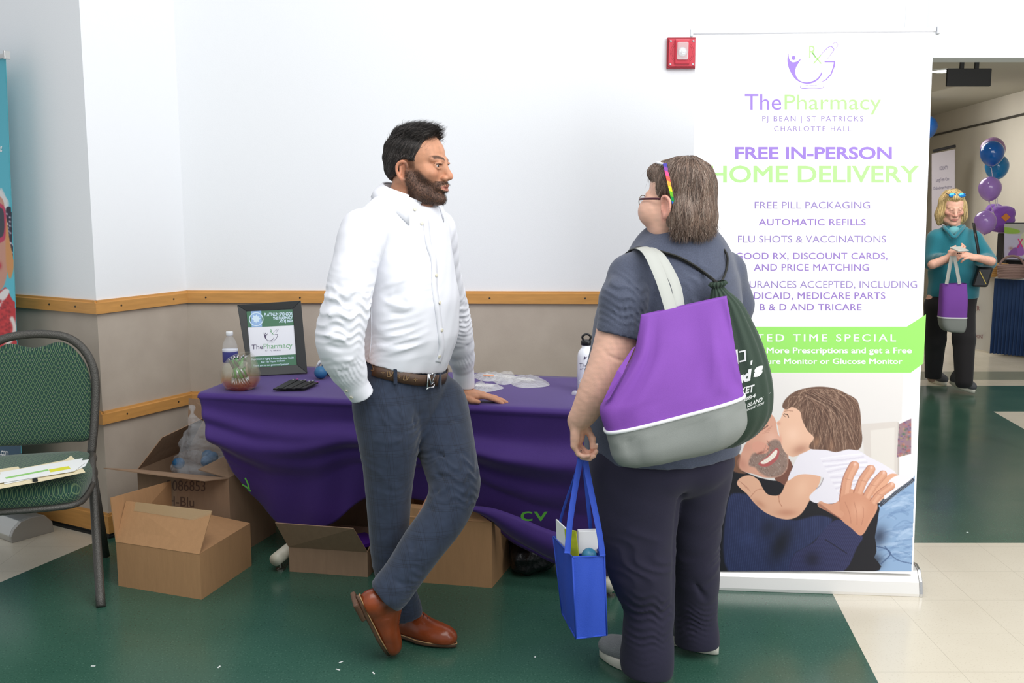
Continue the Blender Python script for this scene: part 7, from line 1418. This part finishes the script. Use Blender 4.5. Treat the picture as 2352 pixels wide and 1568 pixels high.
# ---- trousers
M_NAVY = mat('navy_jersey_trousers', rgb(38, 35, 56), .9, sheen=.08, bump=.08, bscale=500)
def wtrou():
    v = Vol((.02, 2.85, .01), (.95, 3.82, .98), .005)
    v.ell(u_(1528, 1040, 3.30), (.205, .185, .13), .02); v.ell(u_(1484, 1090, 3.18), (.12, .09, .11), .06); v.ell(u_(1594, 1070, 3.25), (.105, .09, .09), .06)
    v.chain([u_(1462, 1060, 3.24), u_(1460, 1150, 3.23), u_(1464, 1230, 3.22), u_(1474, 1310, 3.21), u_(1490, 1390, 3.21), u_(1488, 1440, 3.20), u_(1487, 1492, 3.20), u_(1487, 1530, 3.20)], [.150, .136, .118, .104, .078, .074, .079, .082], .015, n=3)
    v.chain([u_(1602, 1060, 3.29), u_(1597, 1150, 3.31), u_(1593, 1230, 3.33), u_(1597, 1320, 3.36), u_(1597, 1400, 3.39), u_(1600, 1460, 3.40), u_(1602, 1500, 3.41)], [.118, .098, .086, .080, .072, .073, .076], .010, n=3)
    v.cut(u_(1528, 1000, 3.3), (0, 0, 1))
    sl, x, y, z = v.win(v.lo, v.lo + v.h * v.n); cut = np.where((x < .525) & (y < 3.5), .040 - .10 * (x - .33), .036); v.D = np.maximum(v.D, (cut - z).astype(np.float32))
    Fd = [([(1570, 1095), (1560, 1180), (1556, 1300), (1552, 1400)], 3.16, .014, .014), ([(1558, 1110), (1530, 1180), (1480, 1240)], 3.06, .012, .008), ([(1562, 1130), (1545, 1220), (1520, 1320)], 3.07, .014, -.007), ([(1572, 1190), (1600, 1260), (1635, 1300)], 3.28, .010, .008), ([(1575, 1170), (1610, 1220), (1645, 1245)], 3.28, .010, -.007), ([(1572, 1240), (1600, 1340), (1640, 1400)], 3.29, .009, .008), ([(1574, 1130), (1600, 1180), (1640, 1200)], 3.27, .010, .006),
          ([(1440, 1295), (1480, 1310), (1540, 1290)], 3.08, .012, .004), ([(1425, 1445), (1460, 1462), (1500, 1455), (1540, 1430)], 3.10, .009, .010), ([(1430, 1465), (1470, 1485), (1515, 1480), (1545, 1450)], 3.09, .011, -.009), ([(1440, 1490), (1480, 1508), (1530, 1500)], 3.09, .009, .007), ([(1540, 1300), (1545, 1400), (1535, 1460)], 3.10, .010, .006), ([(1420, 1240), (1435, 1320), (1460, 1400)], 3.06, .016, -.006)]
    for P, Y, w_, am in Fd: v.fold([u_(x, y, Y) for x, y in P], w_, am * 1.2)
    v.wav(.0008, (30, 50, 75), 2)
    for (x, y, Y), rad, d, wl, am, sd in (((1480, 1450, 3.10), .15, (.25, 0, 1), .05, .006, 1), ((1605, 1250, 3.30), .17, (-.6, 0, 1), .07, .005, 2), ((1500, 1250, 3.10), .2, (.8, 0, .6), .09, .004, 3), ((1605, 1430, 3.33), .11, (-.2, 0, 1), .05, .004, 4)): v.wrinkle(u_(x, y, Y), rad, d, wl, am, sd)
    return v.mk('trousers', M_NAVY, wo, 1)
wtrou()
M_KNIT = mat('grey_knit_upper', rgb(138, 140, 142), .85, var=.06, vscale=60, bump=.4, bscale=260); M_FOAM = mat('white_foam_sole', rgb(226, 222, 208), .6, var=.05, vscale=20)
hl, tl = F(1535, 1562), F(1368, 1500); d = unit(tl - hl); shoe(wo, hl + Z * .001, hl + d * .275 + Z * .001, M_KNIT, M_FOAM, .050, .070, Z, .032, 0, None, .45)
hl, tl = F(1648, 1504), F(1530, 1462); d = unit(tl - hl); shoe(wo, hl + Z * .001, hl + d * .275 + Z * .001, M_KNIT, M_FOAM, .050, .070, Z, .032, 0, None, .45)
# ================================================================ BAGS
def sections(rows, Y, n=40, ex=3.2, dirv=None):
    """closed rings between a left and a right pixel point, thickness th"""
    R_ = []
    for (xl, yl, xr, yr, th, *yy) in rows:
        Yl, Yr = (yy[0], yy[1]) if yy else (Y, Y); a, b = U(xl, yl, Yl), U(xr, yr, Yr); c = (a + b) / 2; ax = (b - a) / 2; nn = unit(np.cross(unit(ax), Z)) ; ring = []
        for k in range(n + 1):
            q = 2 * pi * k / n; cx, cy = cos(q), sin(q); px = np.sign(cx) * abs(cx) ** (2 / ex); py = np.sign(cy) * abs(cy) ** (2 / ex); ring.append(c + ax * px + nn * py * th / 2)
        R_.append(ring)
    return np.array(R_)
def dense(rows, m):
    A = np.array([list(r) + ([] if len(r) > 5 else [0, 0]) for r in rows], float); out = spline(list(A), m); return out
M_TOTE = mat('purple_nonwoven', rgb(126, 70, 166), .75, bump=.12, bscale=600, var=.04, vscale=8); M_TGREY = mat('grey_nonwoven', rgb(136, 140, 136), .75, bump=.12, bscale=600); M_STRAP = mat('pale_grey_webbing', rgb(176, 178, 172), .8)
tote = root('tote_bag', U(1545, 1065, 2.88), 'large purple and grey tote bag hanging from the T-shirt woman\'s shoulder', 'bag')
top_ = [(1472, 723, 1669, 679, .020, 2.965, 2.965), (1466, 765, 1677, 730, .05, 2.955, 2.96), (1455, 815, 1686, 790, .085, 2.94, 2.95), (1425, 868, 1694, 840, .11, 2.925, 2.945), (1393, 915, 1700, 872, .125, 2.915, 2.94), (1378, 944, 1703, 890, .13, 2.91, 2.935), (1391, 990, 1705, 907, .135, 2.905, 2.93)]
mid_ = top_[-1]
A = dense(top_, 6); R_ = np.array([sections([tuple(r)], 0)[0] for r in A])
for i in range(len(R_)):       # creases fanning from the strap ends
    t = i / (len(R_) - 1)
    for k in range(R_.shape[1]):
        q = 2 * pi * k / 40; u = cos(q)
        if sin(q) * 1 != 0: R_[i, k, 1] += .008 * sin(pi * t) * (sin(u * 8 * (1.3 - .5 * t) + t * 2) + .7 * sin(u * 15 * (1.3 - .6 * t) - t * 4)) * (1 if abs(u) < .96 else .3)
to = G().grid(R_).mk('purple_panel', M_TOTE, tote, True); q = to.modifiers.new('t', 'SOLIDIFY'); q.thickness = .0015
bot_ = [mid_, (1400, 1025, 1711, 940, .14, 2.905, 2.93), (1406, 1048, 1711, 975, .14, 2.905, 2.93), (1420, 1064, 1690, 1006, .125, 2.91, 2.93), (1450, 1070, 1660, 1026, .09, 2.915, 2.93)]
A = dense(bot_, 5); R2_ = np.array([sections([tuple(r)], 0)[0] for r in A]); R2_[0] = R_[-1]
for i in range(1, 6): R2_[i] = R2_[i] * (i / 6) + (R2_[i] + (R_[-1] - R2_[0]) ) * (1 - i / 6)
for i in range(3, len(R2_)):
    t = i / (len(R2_) - 1)
    for k in range(41): u = cos(2 * pi * k / 40); R2_[i, k, 1] += .005 * (sin(u * 9 + 1) + .6 * sin(u * 17 - t * 4)) * (1 - t * .6)
g = G().grid(R2_); K = len(R2_); g.F.append([(K - 1) * 41 + i for i in range(40)]); tgb = g.mk('grey_base', M_TGREY, tote, True)
pp = [R_[-1][k] + (R_[-1][k] - R_[-1].mean(0)) * .012 + [0, 0, .002] for k in range(41)]; G().tube(pp, .0034, 8, False, flat=((0, 0, 1), 1.6)).mk('white_piping', mat('white_piping', rgb(236, 236, 240), .5), tote, True)
G().grid(np.array([[U(1459, 795, 2.935), U(1452, 800, 2.93)], [U(1430, 860, 2.90), U(1418, 850, 2.90)], [U(1400, 915, 2.875), U(1383, 925, 2.885)]])).mk('side_fold', M_TOTE, tote)
sh = u_(1478, 572, 3.17)
ribbon([U(1541, 712, 2.958), U(1524, 655, 2.985), U(1506, 610, 3.02), U(1490, 580, 3.06), U(1474, 569, 3.12), U(1458, 572, 3.2), U(1450, 590, 3.26)], .034, .002, [(1, .0, .1), (.9, -.3, .15)], M_STRAP, 'handle', tote)
ribbon([U(1562, 708, 2.975), U(1552, 655, 3.01), U(1530, 610, 3.04), U(1510, 583, 3.07), U(1490, 571, 3.13), U(1472, 573, 3.2), U(1462, 590, 3.27)], .030, .002, [(1, .25, .1), (.9, -.2, .15)], M_STRAP, 'handle', tote)
# drawstring backpack
M_DG = mat('bottle_green_nylon', rgb(38, 58, 44), .7, bump=.1, bscale=400, sheen=.2)
dbk = root('drawstring_backpack', U(1690, 1030, 3.0), 'dark green drawstring backpack with white lettering, hanging behind the purple tote', 'bag')
rows = [(1636, 662, 1662, 658, .03, 3.05, 3.05), (1634, 672, 1672, 668, .045, 3.05, 3.05), (1628, 700, 1702, 695, .07, 3.055, 3.05), (1622, 745, 1728, 740, .10, 3.06, 3.05), (1616, 800, 1752, 795, .12, 3.06, 3.05), (1612, 860, 1770, 858, .13, 3.06, 3.05), (1612, 915, 1776, 912, .13, 3.06, 3.05), (1616, 960, 1768, 955, .13, 3.06, 3.05), (1625, 1000, 1738, 995, .11, 3.06, 3.05), (1640, 1024, 1700, 1020, .06, 3.06, 3.05), (1650, 1030, 1680, 1028, .02, 3.06, 3.05)]
A = dense(rows, 6); R_ = np.array([sections([tuple(r)], 0, 96, 2.2)[0] for r in A]); K = len(R_)
for i in range(K):
    t = i / (K - 1); c = R_[i].mean(0); am = .10 * math.exp(-t * 4.5) + .012
    for k in range(97): q = 2 * pi * k / 96; R_[i, k] = c + (R_[i, k] - c) * (1 + am * sin(q * 15 + t * 4)) 
g = G().grid(R_); g.F.append([(K - 1) * 97 + i for i in range(96)]); g.F.append([i for i in range(96)][::-1]); dbo = g.mk('bag_body', M_DG, dbk, True); DB = bvh_of(dbo)
G().grid(np.array([[c_ + (p - c_) * s_ + [0, 0, dz] for p in R_[0]] for c_, s_, dz in ((R_[0].mean(0), 1, 0), (R_[0].mean(0), 1.6, .010), (R_[0].mean(0), 1.25, .018))])).mk('gathered_mouth', M_DG, dbk, True)
M_CORD = mat('black_cord', rgb(34, 34, 30), .7)
TE = bvh_of(teeo)
def cord(P, name='cord'):
    out = []
    for x, y in P:
        h_, n = cast(TE, x, y); out.append((h_ + n * .006) if h_ is not None and h_[1] < 3.4 else None)
    k_ = [p for p in out if p is not None]; return k_
c0 = R_[0].mean(0) + [0, 0, .01]
Pc = cord([(1615, 630), (1590, 612), (1560, 595), (1530, 585), (1505, 580)]); G().tube(spline([c0] + Pc + [Pc[-1] + [-.05, .06, .004], Pc[-1] + [-.085, .12, -.03]], 6), .0036, 8).mk('cord', M_CORD, dbk, True)
Pc = [p + [0, -.003, .004] for p in Pc]; G().tube(spline([c0 + [.004, 0, 0]] + Pc + [Pc[-1] + [-.05, .06, .004], Pc[-1] + [-.09, .12, -.03]], 6), .0034, 8).mk('cord', M_CORD, dbk, True)
Pc = cord([(1662, 630), (1667, 605), (1664, 582)]); G().tube(spline([c0 + [.006, 0, 0]] + Pc + [Pc[-1] + [-.012, .08, .025], Pc[-1] + [-.01, .16, 0]], 6), .0036, 8).mk('cord', M_CORD, dbk, True)
G().tube(spline([c0 + [.01, .01, 0], U(1690, 720, 3.10), U(1728, 800, 3.10)], 6), .003, 6).mk('cord', M_CORD, dbk, True)
g = G(); DT = lambda s, *a, **k: decal_text(g, DB, s, *a, **k)
DT("'", 1723, 838, 4, -1, 1, -10, .03); DT('s', 1730, 868, 20, -7, 3, -24, .06); DT('ud', 1690, 884, 33, -10, 3, -28, .06); DT('KET', 1700, 908, 31, -9, 2, -17, .04); DT('1884', 1703, 924, 32, -12, 1, -9, .01); DT('AC ISLAND', 1698, 943, 52, -22, 2, -10, .02); DT('OLDEST GROCERY STORE', 1692, 954, 62, -27, 1, -5, .02)
decal(g, DB, [(0, 0), (.35, 0), (.35, 1), (0, 1)], [[0, 1, 2, 3]], 1686, 838, 28, -6, -2, -34, .001); decal(g, DB, [(.45, .1), (1, .1), (1, .2), (.45, .2), (.45, .75), (1, .75), (1, .85), (.45, .85), (.88, .2), (1, .2), (1, .75), (.88, .75)], [[0, 1, 2, 3], [4, 5, 6, 7], [8, 9, 10, 11]], 1686, 838, 28, -6, -2, -34, .001)
decal(g, DB, [(0, 0), (1, .0), (1, .12), (0, .12)], [[0, 1, 2, 3]], 1752, 912, 17, -10, 2, -8, .001)
g.mk('lettering', mat('white_screen_print', rgb(225, 228, 225), .6), dbo)
# blue shopping bag
M_BB2 = mat('royal_blue_nonwoven', rgb(44, 78, 186), .7, bump=.15, bscale=500, var=.04, vscale=10)
bb_ = root('shopping_bag', U(1345, 1462, 3.05), 'royal blue shopping bag filled with leaflets, held by the woman in the T-shirt', 'bag')
TP = [U(1315, 1279, 3.00), U(1388, 1277, 3.03), U(1352, 1240, 3.25), U(1271, 1232, 3.20)]; BT_ = [U(1323, 1466, 3.00), U(1394, 1458, 3.03), U(1365, 1412, 3.22), U(1291, 1408, 3.18)]
g = G()
for i in range(4):
    j = (i + 1) % 4; rows = []
    for t in np.linspace(0, 1, 14):
        a, b = TP[i] * (1 - t) + BT_[i] * t, TP[j] * (1 - t) + BT_[j] * t; n = unit(np.cross(b - a, Z)); n = n if n @ ((a + b) / 2 - (sum(TP) / 4 * (1 - t) + sum(BT_) / 4 * t)) > 0 else -n
        rows.append([a * (1 - s_) + b * s_ + n * .007 * sin(pi * s_) * sin(pi * t) * (1 if i % 2 == 0 else .6) + n * .003 * sin(s_ * 9 + t * 4) * sin(pi * s_) for s_ in np.linspace(0, 1, 12)])
    g.grid(np.array(rows))
g.F.append([len(g.V) + i for i in (3, 2, 1, 0)]); g.V += BT_; bo_ = g.mk('bag_body', M_BB2, bb_, True)
g = G()
for a, b in zip(TP, BT_): g.tube([a, b], .0028, 6)
g.tube(TP + [TP[0]], .0026, 6, False); g.tube(BT_ + [BT_[0]], .0026, 6, False); g.mk('seams', M_BB2, bb_, True)
hk = U(1338, 1050, 3.07)
for P, wd in (([U(1384, 1276, 3.02), U(1377, 1225, 3.03), U(1362, 1150, 3.05), U(1349, 1085, 3.07), hk + [.006, 0, .004]], (1, .2, .1)), ([U(1360, 1245, 3.20), U(1354, 1190, 3.17), U(1347, 1120, 3.12), hk + [.002, .01, .004]], (1, .3, .1)), ([U(1303, 1270, 3.00), U(1309, 1200, 3.02), U(1321, 1120, 3.05), hk + [-.006, -.004, .0]], (1, .2, .1)), ([U(1278, 1236, 3.19), U(1294, 1170, 3.16), U(1318, 1100, 3.11), hk + [-.004, .006, 0]], (.7, .7, .1))):
    ribbon(P, .018 if P[0][1] < 3.1 else .012, .002, wd, M_BB2, 'handle', bb_)
def leaf(P, label, m, par=None): o = G().slab([U(x, y, Y) for x, y, Y in P], .004).mk('leaflet', m); tag(o, label, 'leaflet'); return o
leaf([(1278, 1192, 3.17), (1299, 1212, 3.10), (1302, 1300, 3.10), (1282, 1290, 3.17)], 'white folded leaflet at the left inside the blue shopping bag', MATS['paper_white'])
m = mat('green_yellow_print', rgb(180, 196, 40), .4); nt = m.node_tree; n = nt.nodes.new('ShaderNodeTexNoise'); n.inputs['Scale'].default_value = 26; tc = [q for q in nt.nodes if q.type == 'TEX_COORD'][0]; nt.links.new(tc.outputs['Object'], n.inputs[0]); nt.links.new(mixrgb(nt, n.outputs[0], rgb(70, 120, 20), rgb(225, 220, 60)), nt.nodes['Principled BSDF'].inputs['Base Color'])
leaf([(1297, 1214, 3.075), (1323, 1219, 3.055), (1332, 1300, 3.055), (1304, 1300, 3.075)], 'yellow and green printed leaflet inside the blue shopping bag', m)
c = U(1350, 1235, 3.13); o = G().obox(c + [0, 0, -.01], (unit([1, .1, 0]), unit([-.1, 1, 0]), Z), (.031, .012, .036)).mk('small_carton', mat('white_carton', rgb(236, 236, 238), .5), None, bevel=.002); tag(o, 'small white carton standing inside the blue shopping bag', 'box')
o = G().ball(U(1353, 1275, 3.065), .023, 24).mk('stress_ball', mat('steel_blue_rubber', rgb(62, 128, 160), .35), None, True); tag(o, 'blue ball peeking over the rim of the blue shopping bag', 'ball')
EB = bvh_of([o for o in sb.children if o.name.startswith('enamel_body')][0]); g = G(); decal_text(g, EB, 'The', 1331, 843, 18, 0, 0, -9); decal_text(g, EB, 'AT PJ', 1332, 850, 15, 0, 0, -4.5); decal(g, EB, [(0, 0), (.3, .1), (.6, .5), (1, .9), (.5, .75), (.2, 1), (0, .6)], [[0, 1, 2, 3, 4, 5, 6]], 1341, 826, 8, 0, 0, -8); g.mk('lettering', MATS['certificate_grey'], sb)
# ================================================================ THE WOMAN WALKING IN THE BACK ROOM
bw2 = root('person', F(2175, 895), 'blonde woman in a teal fleece walking up and reading her phone in the far doorway', 'person')
BY = 8.0; b_ = lambda x, y, dY=0.0: U(x, y, BY + dY); bfw = unit([-.12, -1, -.30]); BM = axes(bfw); BO = b_(2188, 476, -.02)
def walker():
    v = Vol(BO - .19, BO + .19, .0042); head_sdf(v, BO, BM, .98, jaw=1.0, lidopen=0); v.cone(BO + BM @ np.array([0, -.02, -.08]), b_(2190, 524), .05, .055, .03); L = [v.surf(1)]
    v4 = Vol(b_(2120, 900) + [-.1, -.9, -.05], b_(2300, 500) + [.05, .5, .15], .011); v4.chain([b_(2190, 520), b_(2192, 570), b_(2190, 680)], [.04, .07, .08], .03); v4.chain([b_(2148, 690), b_(2146, 780, .1), b_(2140, 868, .2)], [.07, .06, .035], .02); v4.chain([b_(2210, 690), b_(2214, 780, -.12), b_(2212, 868, -.2)], [.07, .06, .035], .02); L.append(v4.surf(1))
    for (w_, d, s_) in ((b_(2178, 592, -.30), unit([.75, -.1, .35]), -1), (b_(2244, 592, -.30), unit([-.85, -.15, .20]), 1)):
        v3 = Vol(w_ - .2, w_ + .2, .0036); v3.cone(w_ - d * .12, w_, .034, .027, .01); hand(v3, w_, d, unit([0, -.55, .85]) if s_ == 1 else unit([-.1, -.9, -.3]), s_, .95, curl=((25, 35, 25),) * 4, rs=1.1); L.append(v3.surf(1))
    V, Q = join_surf(L); C = face_cols(V, BO, BM, .98, (226, 176, 156), (200, 126, 118), (150, 120, 90), blush=(214, 110, 104), browa=.5); return mk('body', V, Q, M_SKINW, bw2, True, col=C)
bwb = walker(); eyeballs(bwb, BO, BM, .98, (70, 80, 90), (0, -28))
def walker_hair():
    v = Vol(BO - .20, BO + .20, .006); v.frame(BO, BM); v.ell((0, -.03, .04), (.088, .10, .09), .01); v.ell((0, .03, .09), (.06, .05, .035), .02)
    for g in (-1, 1): v.ell((g * .075, -.01, -.05), (.038, .055, .09), .03)
    v.ell((0, -.06, -.05), (.08, .05, .10), .03); v.ell((0, .095, -.028), (.055, .065, .085), .012, 'd'); v.T = None; v.wav(.003, (60, 90), 4); V, Q = v.surf(1); r = np.random.default_rng(3); C0_ = np.ones((len(V), 3)) * np.array([.80, .70, .50])
    P = surf_points(V, Q, 900, None, 4); J = r.normal(0, .4, (len(P), 3)); cr_ = BO + [0, 0, .13]
    cf = lambda n: np.array([[.84, .74, .54]]) * (1 + r.normal(0, .14, (n, 1)))
    a = strands(v, P, lambda P, i, g: unit_rows(P - cr_) * .5 + np.array([0, 0, -1.]) + J * .3 + g * .1, 9, .009, .0018, lift=.003, colfn=cf)
    mk('hair', np.concatenate([V, a[0]]), np.concatenate([Q, a[1] + len(V)]), M_HAIR, bw2, True, col=np.clip(np.concatenate([C0_, a[2]]), 0, 1))
unit_rows = lambda A: A / (np.linalg.norm(A, axis=1, keepdims=True) + 1e-9)
walker_hair()
g = G(); c = BO + BM @ np.array([0, .055, .115]); 
for s_ in (-1, 1): G().ball(c + BM @ np.array([s_ * .034, 0.012, 0]), (.030, .008, .018), 16).mk('sunglasses_lens', mat('blue_mirror_lens', rgb(60, 150, 235), .08, .6), bw2, True)
G().tube([c + BM @ np.array([-.07, -.03, 0]), c + BM @ np.array([-.06, .01, .004]), c, c + BM @ np.array([.06, .01, .004]), c + BM @ np.array([.07, -.03, 0])], .003, 6).mk('sunglasses_frame', mat('navy_plastic', rgb(30, 40, 90), .3), bw2, True)
M_TEAL2 = mat('teal_fleece', rgb(28, 116, 132), .9, sheen=.4, bump=.2, bscale=200)
v = Vol(b_(2100, 700) + [-.05, -.55, -.08], b_(2300, 500) + [.05, .4, .12], .007)
v.chain([b_(2190, 548), b_(2192, 575), b_(2192, 620), b_(2190, 672)], [.12, .17, .185, .19], .03, sq=((0, 1, 0), 1.35)); v.cone(b_(2190, 538), b_(2152, 546), .05, .060, .04); v.cone(b_(2190, 538), b_(2236, 548), .05, .060, .04)
v.chain([b_(2150, 548), b_(2140, 600, -.02), b_(2172, 594, -.24)], [.07, .062, .042], .02); v.chain([b_(2236, 552), b_(2268, 600, -.04), b_(2250, 597, -.26)], [.072, .064, .042], .02)
v.cut(b_(2190, 683), (0, 0, -1)); v.cone(BO + BM @ np.array([0, -.02, -.06]), b_(2190, 530), .06, .052, .004, 'd')
for P in ([(2250, 610), (2262, 600), (2276, 602)], [(2160, 640), (2190, 650), (2220, 640)], [(2205, 540), (2202, 590), (2200, 640)]): v.fold([b_(x, y, -.25) for x, y in P], .014, .006)
v.wav(.0015, (30, 50, 80), 3); v.mk('fleece_jacket', M_TEAL2, bw2, 1)
G().tube(spline([b_(2168, 520, .02), b_(2170, 524, -.06), b_(2180, 534, -.115), b_(2191, 545, -.145), b_(2202, 534, -.115), b_(2212, 523, -.06), b_(2214, 519, .02)], 5), [.014]*31, 8).mk('jacket_collar', M_TEAL2, bw2, True)
G().ball(b_(2191, 531, -.062), (.046, .035, .040), 24).mk('undershirt', mat('aqua_shirt', rgb(104, 170, 178), .8), bw2, True)
v = Vol(b_(2100, 890) + [-.05, -.6, -.06], b_(2260, 660) + [.1, .6, .1], .008)
v.chain([b_(2190, 672), b_(2188, 700)], [.185, .17], .03, sq=((0, 1, 0), 1.3)); v.chain([b_(2152, 700), b_(2148, 780, .08), b_(2143, 866, .18)], [.095, .080, .062], .02); v.chain([b_(2210, 700), b_(2214, 780, -.12), b_(2214, 876, -.22)], [.095, .082, .064], .02)
v.cut(b_(2190, 676), (0, 0, 1)); v.cut(b_(2143, 868, .18), (0, 0, -1)); v.mk('trousers', mat('black_trousers', rgb(28, 25, 28), .85, sheen=.1), bw2, 1)
M_GS = mat('grey_running_shoe', rgb(88, 88, 92), .8, bump=.4, bscale=100)
h_, t_ = F(2134, 872), F(2134, 872) + np.array([.03, -.26, .0]); shoe(bw2, h_, t_, M_GS, M_FOAM, .048, .07, Z, .028, 0, None, .45)
h_ = F(2211, 905) + np.array([-.02, .20, .05]); shoe(bw2, h_, h_ + np.array([.09, -.24, -.035]), M_GS, M_FOAM, .048, .07, (0, .2, 1), .028, 0, None, .45)
c = b_(2203, 572, -.42); ph = root('mobile_phone', c, 'pale mobile phone held in both hands by the blonde woman', 'phone'); G().obox(c, (unit([1, 0, .06]), unit([0, 1, .12]), unit([0, -.12, 1])), (.040, .075, .0055)).mk('case', mat('pale_phone', rgb(205, 205, 200), .3), ph, bevel=.004)
for i in range(3): G().lathe(c + [-.022 + .012 * i, -.03, -.026], [(.005, 0), (.005, .003)], 10, (0, -.6, -.8)).mk('camera_lens', mat('black_lens', rgb(20, 20, 24), .1), ph)
t2 = root('tote_bag', b_(2190, 765, -.38), 'small purple and grey tote hanging from the hand of the blonde woman', 'bag')
S2 = lambda rows: np.array([sections([tuple(r)], 0, 40, 4)[0] for r in dense(rows, 4)])
y0 = BY - .36; G().grid(S2([(2161, 652, 2218, 650, .09, y0, y0), (2159, 690, 2219, 688, .12, y0, y0), (2157, 727, 2217, 728, .13, y0, y0)])).mk('purple_panel', M_TOTE, t2, True)
g = G(); R_ = S2([(2157, 727, 2217, 728, .13, y0, y0), (2159, 745, 2216, 746, .13, y0, y0), (2166, 757, 2212, 760, .12, y0, y0), (2176, 761, 2206, 764, .08, y0, y0)]); g.grid(R_); g.F.append([(len(R_) - 1) * 41 + i for i in range(40)]); g.mk('grey_base', M_TGREY, t2, True)
R_ = S2([(2156.5, 726, 2217.5, 727, .135, y0, y0), (2156.5, 729, 2217.5, 730, .135, y0, y0)]); G().grid(R_).mk('white_piping', MATS['white_piping'], t2)
for x0, x1 in ((2174, 2186), (2204, 2192)): ribbon([U(x0, 652, y0 - .05), U((x0 + x1) / 2, 620, y0 - .03), U(x1, 588, y0 + .02)], .026, .003, (1, 0, 0), M_STRAP, 'handle', t2)
pu = root('handbag', b_(2254, 660, -.05), 'small black handbag with a gold zip at the hip of the blonde woman', 'bag'); c = b_(2256, 636, -.18); G().obox(c, (unit([.95, -.3, 0]), unit([.3, .95, 0]), unit([.25, 0, 1])), (.055, .035, .075)).mk('bag_body', mat('black_leather', rgb(26, 26, 28), .35), pu, bevel=.014)
G().obox(c + [-.012, -.038, 0], (unit([.45, -.15, -.9]), unit([.3, .95, 0]), unit([1, 0, .4])), (.055, .002, .003)).mk('zip', mat('gold_zip', rgb(170, 150, 80), .3, .8), pu)
ribbon([b_(2236, 512, -.02), b_(2240, 535, -.16), b_(2246, 570, -.19), b_(2252, 612, -.19)], .022, .003, (1, 0, 0), MATS['black_leather'], 'strap', pu)
